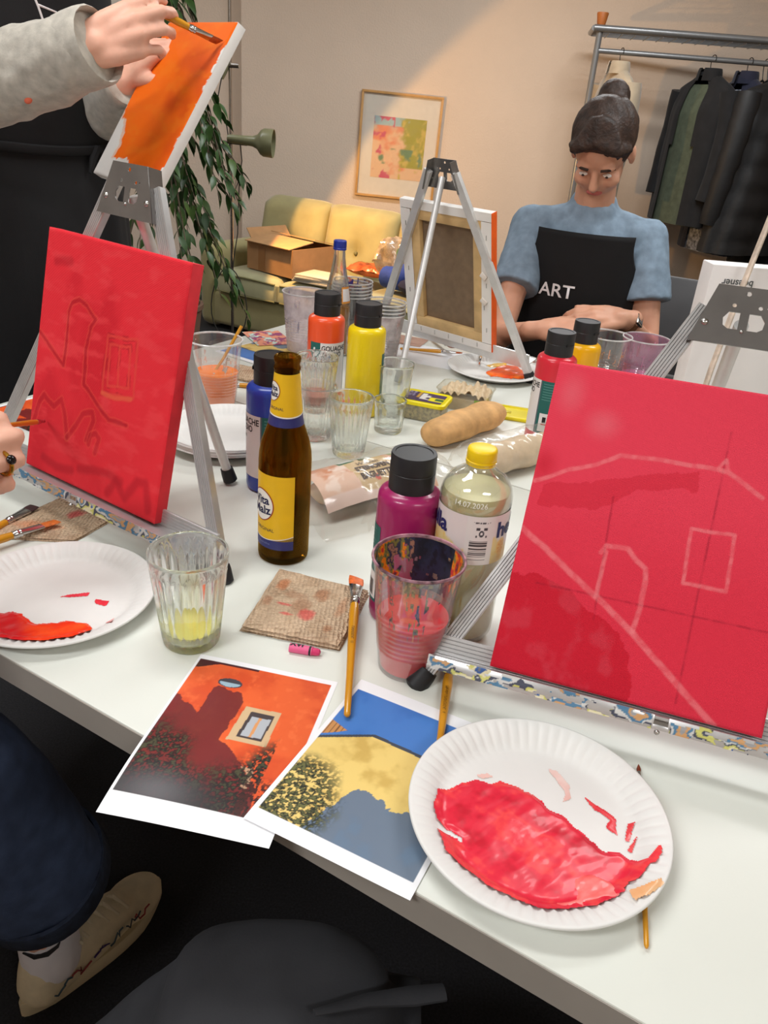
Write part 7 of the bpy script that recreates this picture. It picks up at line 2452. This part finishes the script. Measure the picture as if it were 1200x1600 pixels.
def shoe(parent, a_, d_, s=1.0, mats=None, detail=True):
    """low canvas sneaker: sole, upper, toe cap, laces, scribbles"""
    up = Vector((0, 0, 1))
    sd = d_.cross(up)
    mw = frame_mw(V3(a_, 0) - d_ * 0.055 * s, sd, d_, up)
    r_ = MB()
    outline = []
    for i in range(40):
        t_ = 2 * PI * i / 40
        y_ = 0.130 - 0.135 * math.cos(t_)
        w_ = 0.036 + 0.012 * float(sm(0.05, 0.2, y_)) * (1 - float(sm(0.19, 0.262, y_)) * 0.75) - 0.006 * float(sm(0.04, 0.0, y_))
        outline.append((math.sin(t_) * w_, y_))
    loftpoly(r_, [([(x_ * 0.95, y_) for x_, y_ in outline], 0.0), (outline, 0.004), (outline, 0.026), ([(x_ * 0.96, y_ * 0.99 + 0.001) for x_, y_ in outline], 0.029)])
    so = r_.build('sole', mats[1], parent, angle=50)
    so.matrix_local = parent.matrix_world.inverted() @ mw
    u_ = MB()
    W2 = lambda p: mw @ Vector(p)
    u_.ball(W2((0, 0.205, 0.032)), (0.040, 0.056, 0.030), 18, 12, mw.to_3x3())
    limb(u_, [W2((0, 0.05, 0.045)), W2((0, 0.11, 0.046)), W2((0, 0.17, 0.038))], [0.040, 0.041, 0.036])
    limb(u_, [W2((0, 0.035, 0.035)), W2((0, 0.045, 0.075))], [0.037, 0.037])
    up_o = remesh(u_, 'shoe_upper', mats[0], parent, 0.005, 3)
    for k in range(5):
        y_ = 0.095 + 0.019 * k
        zt = 0.0895 - 0.0038 * k
        lw = 0.024
        lo_ = MB().tube([W2((-lw, y_ - 0.006, zt - 0.014)), W2((0, y_, zt + 0.004)), W2((lw, y_ + 0.008, zt - 0.014))], 0.0035, 8).build('lace', mats[2], parent)
    for sgn in (-1, 1):
        MB().tube([W2((0, 0.09, 0.094)), W2((sgn * 0.018, 0.075, 0.105)), W2((sgn * 0.034, 0.085, 0.092)), W2((sgn * 0.012, 0.098, 0.090))], 0.003, 8).build('lace', mats[2], parent)
    return mw


m_canvas_s = M('shoe_canvas', (216, 202, 170), 0.85, var=0.05, scale=50)
m_sole = M('shoe_sole', (196, 182, 150), 0.7, var=0.05)
m_lace = M('shoe_lace', (216, 204, 176), 0.85, var=0.03)
for a_ in (ran, lan):
    mw_s = shoe(b2, a_, shoe_d, 1.0, (m_canvas_s, m_sole, m_lace))
    q = MB()
    limb(q, [V3(a_, 0.07), V3(a_, 0.12), V3(a_ + (rkn - ran).normalized() * 0.0, 0.20)], [0.044, 0.043, 0.045])
    sk = remesh(q, 'sock', m_sock, b2, 0.005, 2)
    if a_ is ran:
        sgx = mw_s.to_3x3() @ Vector((1, 0, 0))
        # black curved tick on the sock and pen scribbles on the shoe side facing the camera
        nrm = Vector((0.35, -0.94, 0)).normalized()
        sd_ = Vector((0.94, 0.35, 0))
        tk = [V3(a_, 0) + nrm * 0.0455 * math.cos(x_ / 0.045) + sd_ * 0.045 * math.sin(x_ / 0.045) + Vector((0, 0, z_)) for x_, z_ in ((-0.032, 0.137), (-0.014, 0.134), (0.004, 0.137), (0.018, 0.144), (0.022, 0.150))]
        MB().tube(tk, [0.0012, 0.0032, 0.0036, 0.0024, 0.0010], 8).build('sock_mark', m_ink, sk)
        W2 = lambda p: mw_s @ Vector(p)
        rs = random.Random(3)
        for (y0, cl) in ((0.035, (60, 80, 90)), (0.065, (150, 60, 60)), (0.105, (70, 50, 110)), (0.135, (60, 90, 80)), (0.168, (50, 60, 70)), (0.185, (150, 90, 60))):
            pts = [W2((0.0415 + 0.001 * rs.random(), y0 + 0.005 * k * rs.uniform(0.5, 1.2) - 0.008, 0.040 + 0.018 * rs.random())) for k in range(7)]
            MB().tube(pts, 0.0014, 6).build('pen_scribble', M('pen_%d' % cl[0], cl, 0.8, var=0), b2)
# gold ring with dark stone
K0, K1 = J2[2][0], J2[2][1]
rd = (K1 - K0).normalized()
rc0 = K0 + (K1 - K0) * 0.62
s1 = rd.orthogonal().normalized()
s2_ = rd.cross(s1)
rg = MB().tube([rc0 + (s1 * math.cos(t_) + s2_ * math.sin(t_)) * 0.0107 for t_ in np.linspace(0, 2 * PI, 29)], 0.0021, 8, cap=False)
rgo = rg.build('ring', M('ring_gold', (196, 150, 60), 0.25, metal=1.0, var=0.1, scale=400), b2)
nz_ = (J2['frame'][2] - rd * J2['frame'][2].dot(rd)).normalized()
MB().ball(rc0 + nz_ * 0.0125, (0.0048, 0.0048, 0.003), 12, 8, nz_.to_track_quat('Z', 'Y').to_matrix()).build('ring_stone', M('onyx', (24, 18, 18), 0.1, var=0), rgo)
tipL = LC[0] + LC[1] * (-0.5 * 0.24 + 0.034) + LC[2] * (-0.083) + LC[3] * 0.0025
gl2 = (J2[0][3] + J2['t'][3]) / 2
brush('thin brush between the ringed fingers touching the left red canvas', tipL, tipL + (gl2 - tipL).normalized() * 0.30, 0.004, 0.012, 0.03, 0.0030, (170, 50, 60), flat=False)

# ---- seated person at the far side, short denim sleeves, black apron
ff = Vector((-0.25, -0.968, 0)).normalized()
fl2 = Vector((-ff.y, ff.x, 0))
fc = Vector((0.475, 2.215, 0))
RT3 = Matrix((fl2, ff, Vector((0, 0, 1)))).transposed()
s3 = MB()
s3.ball(V3(fc, 0.89), (0.146, 0.102, 0.17), 18, 12, RT3)
s3.ball(V3(fc, 0.70), (0.145, 0.105, 0.16), 18, 12, RT3)
s3.ball(V3(fc, 0.55), (0.17, 0.13, 0.11), 18, 12, RT3)
limb(s3, [V3(fc, 1.02), V3(fc + ff * 0.035, 1.11)], [0.056, 0.050])
P3, R3_, ss3 = head(s3, V3(fc + ff * 0.075, 1.185), ff + Vector((-0.1, 0, -1.15)), 0.93)
# image-left arm is the person's right arm
a_sh, a_el, a_wr = V3(fc - fl2 * 0.150, 0.985), Vector((0.268, 2.030, 0.735)), Vector((0.345, 1.955, 0.782))
b_sh, b_el, b_wr = V3(fc + fl2 * 0.150, 0.985), Vector((0.650, 2.085, 0.735)), Vector((0.556, 2.000, 0.818))
a_el = Vector((0.262, 2.060, 0.735))
limb(s3, [a_sh, a_el, a_wr], [0.046, 0.036, 0.024])
limb(s3, [b_sh, b_el, b_wr], [0.046, 0.036, 0.024])
Ja = hand(s3, a_wr, (0.075, -0.018, 0.012), (0.15, -0.70, 0.70), True, [(25, 45, 25), (30, 45, 25), (34, 48, 25), (38, 48, 25)], thumb=[(0.6, 0.75, -0.4), (0.3, 0.9, -0.3), (0.1, 1.0, -0.1)], sc=0.92)
Jb = hand(s3, b_wr, (-0.075, -0.020, 0.002), (-0.15, -0.70, 0.70), False, [(20, 35, 20), (25, 40, 25), (30, 42, 25), (34, 44, 25)], thumb=[(0.5, 0.8, -0.4), (0.3, 0.9, -0.3), (0.1, 1.0, -0.1)], sc=0.92)
for sg in (1, -1):
    h_ = V3(fc + fl2 * 0.09 * sg, 0.50)
    k_ = V3(fc + fl2 * 0.11 * sg + ff * 0.40, 0.52)
    a_ = V3(fc + fl2 * 0.11 * sg + ff * 0.42, 0.09)
    limb(s3, [h_, k_, a_], [0.08, 0.054, 0.036])
    limb(s3, [V3(a_, 0.05), V3(a_ + ff * 0.14, 0.035)], [0.036, 0.03])
b3 = remesh(s3, 'person', m_skin2, None, 0.0045, 3)
tag(b3, 'seated person across the table in black apron over light denim shirt with a watch', 'person')
face(P3, R3_, ss3, b3, (52, 36, 28), 'bun')
m_denim = M('denim_pale', (128, 148, 166), 0.9, var=0.10, scale=40, bump=0.25, bscale=500)
q = MB()
q.ball(V3(fc, 0.89), (0.160, 0.116, 0.175), 18, 12, RT3)
q.ball(V3(fc, 0.70), (0.162, 0.120, 0.17), 18, 12, RT3)
limb(q, [V3(fc, 1.02), V3(fc, 1.05)], [0.080, 0.066])
for sh_, el_ in ((a_sh, a_el), (b_sh, b_el)):
    limb(q, [V3(fc, 1.0), sh_, sh_ + (el_ - sh_) * 0.30], [0.07, 0.058, 0.056], 18)
    q.tube([sh_, sh_ + (el_ - sh_) * 0.3, sh_ + (el_ - sh_) * 0.58], [0.056, 0.060, 0.064], 20)
remesh(q, 'denim_shirt', m_denim, b3, 0.006, 2, 0.005, 24, 4, (1, 1, 0.6))
q = MB()
for sg in (1, -1):
    h_ = V3(fc + fl2 * 0.09 * sg, 0.51)
    k_ = V3(fc + fl2 * 0.11 * sg + ff * 0.40, 0.53)
    a_ = V3(fc + fl2 * 0.11 * sg + ff * 0.42, 0.10)
    limb(q, [h_, k_, a_], [0.095, 0.075, 0.06], 16)
q.ball(V3(fc, 0.56), (0.18, 0.14, 0.12), 18, 12, RT3)
remesh(q, 'trousers', MATS['trousers_black'], b3, 0.008, 3, 0.005, 14, 7)
for sg in (1, -1):
    a_ = V3(fc + fl2 * 0.11 * sg + ff * 0.42, 0)
    sq_ = MB()
    limb(sq_, [V3(a_ - ff * 0.03, 0.045), V3(a_ + ff * 0.08, 0.042), V3(a_ + ff * 0.16, 0.034)], [0.045, 0.042, 0.034])
    remesh(sq_, 'shoe', MATS['shoe_black'], b3, 0.007, 2)
apt3 = apron_sheet(fc, ff, 0.166, 0.130, 0.45, 1.05, flare=0.1, waist=0.68)


def apg3(u, v):
    z = 0.60 + 0.40 * v
    half = math.radians(100 - 54 * float(sm(0.74, 0.98, z)))
    return apt3((u - 0.5) * 2 * half, z, 0.004)


ap3 = MB().grid(apg3, 50, 30).build('apron', m_apron, b3, angle=80)
sdm = ap3.modifiers.new('thick', 'SOLIDIFY')
sdm.thickness = 0.0025
me = text_mesh('ART', 0.046, 0.0006, 0.006)
for v_ in me.vertices:
    v_.co = apt3((v_.co.x - 0.045) / 0.155, 0.852 + v_.co.y, 0.0075)
link('lettering', me, m_emb, ap3)
lapq = MB()
lapq.grid(lambda u, v: V3(fc + fl2 * (u - 0.5) * 0.44 + ff * (0.10 + 0.34 * v), 0.63 - 0.03 * abs(2 * u - 1) ** 2 - 0.01 * v + 0.008 * math.sin(u * 14)), 26, 16)
lo_ = lapq.build('apron_skirt', m_apron, ap3)
# watch
wd_ = (b_el - b_wr).normalized()
wc = b_wr + wd_ * 0.022
s1 = (Vector((-0.1, -0.75, 0.65)) - wd_ * Vector((-0.1, -0.75, 0.65)).dot(wd_)).normalized()
s2_ = wd_.cross(s1)
wt = MB()
n_ = 32
prof = [(-0.010, 0.0272), (0.010, 0.0272), (0.010, 0.0292), (-0.010, 0.0292)]
vs = [wc + wd_ * y_ + (s1 * math.cos(2 * PI * i / n_) + s2_ * math.sin(2 * PI * i / n_)) * r_ for y_, r_ in prof for i in range(n_)]
fs = [(j * n_ + i, j * n_ + (i + 1) % n_, ((j + 1) % 4) * n_ + (i + 1) % n_, ((j + 1) % 4) * n_ + i) for j in range(4) for i in range(n_)]
wo = wt.add(vs, fs).build('watch', M('watch_strap', (110, 70, 44), 0.6, var=0.05), b3)
RW = Matrix((s2_, wd_, s1)).transposed()
MB().box(wc + s1 * 0.0315, (0.026, 0.030, 0.008), RW).build('watch_case', m_rivet, wo, bevel=0.002)
MB().box(wc + s1 * 0.0362, (0.018, 0.020, 0.001), RW).build('watch_face', M('watch_face', (90, 96, 100), 0.2, var=0), wo)
# what the hands hold
mgp = (Ja[1][3] + Jb[1][3]) / 2 + Vector((0.0, 0.012, -0.012))
mg = empty('dark_cup', (mgp.x, mgp.y, mgp.z - 0.03), 0, 'small black cup with silver rim held by the seated person opposite', 'cup')
MB().lathe([(0, 0), (0.020, 0), (0.023, 0.004), (0.028, 0.066), (0.0275, 0.068), (0.0265, 0.066), (0.022, 0.006), (0, 0.006)], 32).build('cup_wall', M('cup_black', (22, 22, 24), 0.3, var=0.02), mg)
MB().lathe([(0.0262, 0.066), (0.0284, 0.066), (0.0288, 0.069), (0.0275, 0.0705), (0.0262, 0.069)], 32, closed=True).build('rim', m_rivet, mg)

# chairs of the two seated people
def stool(label, c, f):
    t = empty('chair', V3(c, 0), math.atan2(f.y, f.x) - PI / 2, label, 'chair')
    MB().box((0, -0.02, 0.425), (0.40, 0.40, 0.03)).build('seat', M('chair_black', (30, 30, 32), 0.6), t, bevel=0.012)
    MB().box((0, -0.235, 0.70), (0.38, 0.022, 0.22), Matrix.Rotation(0.1, 3, 'X')).build('backrest', MATS['chair_black'], t, bevel=0.01)
    for sx in (-1, 1):
        for sy in (-1, 1):
            MB().tube([(sx * 0.17, -0.02 + sy * 0.17, 0.41), (sx * 0.19, -0.02 + sy * 0.19, 0.0)], 0.011, 10).build('leg', m_chl, t)
        MB().tube([(sx * 0.17, -0.19, 0.41), (sx * 0.17, -0.225, 0.66)], 0.010, 10).build('back_post', m_chl, t)
    return t


stool('black chair under the seated person across the table', fc, ff)
stool('black chair under the seated person at the left edge', lc_, lf_)

# ---- the lap nearest the camera: thighs under a charcoal apron
s4 = MB()
KN = ((-1, -0.055, 0.415), (1, 0.200, 0.30))
for sg, kx, ky in KN:
    limb(s4, [Vector((sg * 0.09, -0.22, 0.50)), Vector((kx * 0.95, 0.10, 0.515)), Vector((kx, ky, 0.52)), Vector((kx, ky + 0.04, 0.10))], [0.082, 0.078, 0.060, 0.038])
    limb(s4, [Vector((kx, ky + 0.04, 0.05)), Vector((kx, ky + 0.18, 0.035))], [0.036, 0.03])
s4.ball((0, -0.24, 0.53), (0.17, 0.12, 0.11), 18, 12)
b4 = remesh(s4, 'person', m_skin2, None, 0.008, 2)
tag(b4, 'lap of the seated person nearest the camera under a charcoal apron', 'person')
q = MB()
for sg, kx, ky in KN:
    limb(q, [Vector((sg * 0.09, -0.22, 0.50)), Vector((kx, ky, 0.52)), Vector((kx, ky + 0.04, 0.12))], [0.10, 0.078, 0.058], 16)
q.ball((0, -0.24, 0.53), (0.185, 0.135, 0.125), 18, 12)
remesh(q, 'trousers', MATS['trousers_black'], b4, 0.008, 3, 0.004, 14, 3)
for sg, kx, ky in KN:
    q = MB()
    limb(q, [Vector((kx, ky + 0.02, 0.045)), Vector((kx, ky + 0.12, 0.042)), Vector((kx, ky + 0.20, 0.034))], [0.045, 0.042, 0.034])
    remesh(q, 'shoe', MATS['shoe_black'], b4, 0.008, 2)


def lap(u, v):
    x = (u - 0.5) * 0.60 + 0.05
    y = -0.16 + 0.74 * v
    h = 0.0
    for sg, kx, ky in KN:
        rr = 0.105
        ex_ = max(0.0, y - ky) / 0.085
        cx_ = kx * min(1.0, max(0.3, (y + 0.22) / 0.5))
        dx = (x - cx_) / rr
        k = 1 - dx * dx - ex_ * ex_
        h = max(h, math.sqrt(max(0.0, k)) * 0.074)
    side = max(0.0, abs(x - 0.05) - 0.20)
    front = max(0.0, y - (0.46 if x < 0.08 else 0.35))
    z = 0.525 + h + 0.012 * (float(fbm(u * 7, v * 6, 3)) - 0.5) * 2 - (0.030 if h < 0.01 else 0.0) * 0 - 1.3 * side - 1.6 * front
    return (x, y, z)


ap4 = MB().grid(lap, 80, 90).build('apron', m_apron_g, b4, angle=80)
sdm = ap4.modifiers.new('thick', 'SOLIDIFY')
sdm.thickness = 0.0025
MB().tube([(-0.02, 0.37, 0.605), (0.02, 0.392, 0.590), (0.06, 0.410, 0.572), (0.088, 0.417, 0.570)], [0.003, 0.006, 0.009, 0.008], 10, flat=0.5).build('apron_string', m_apron_g, ap4)
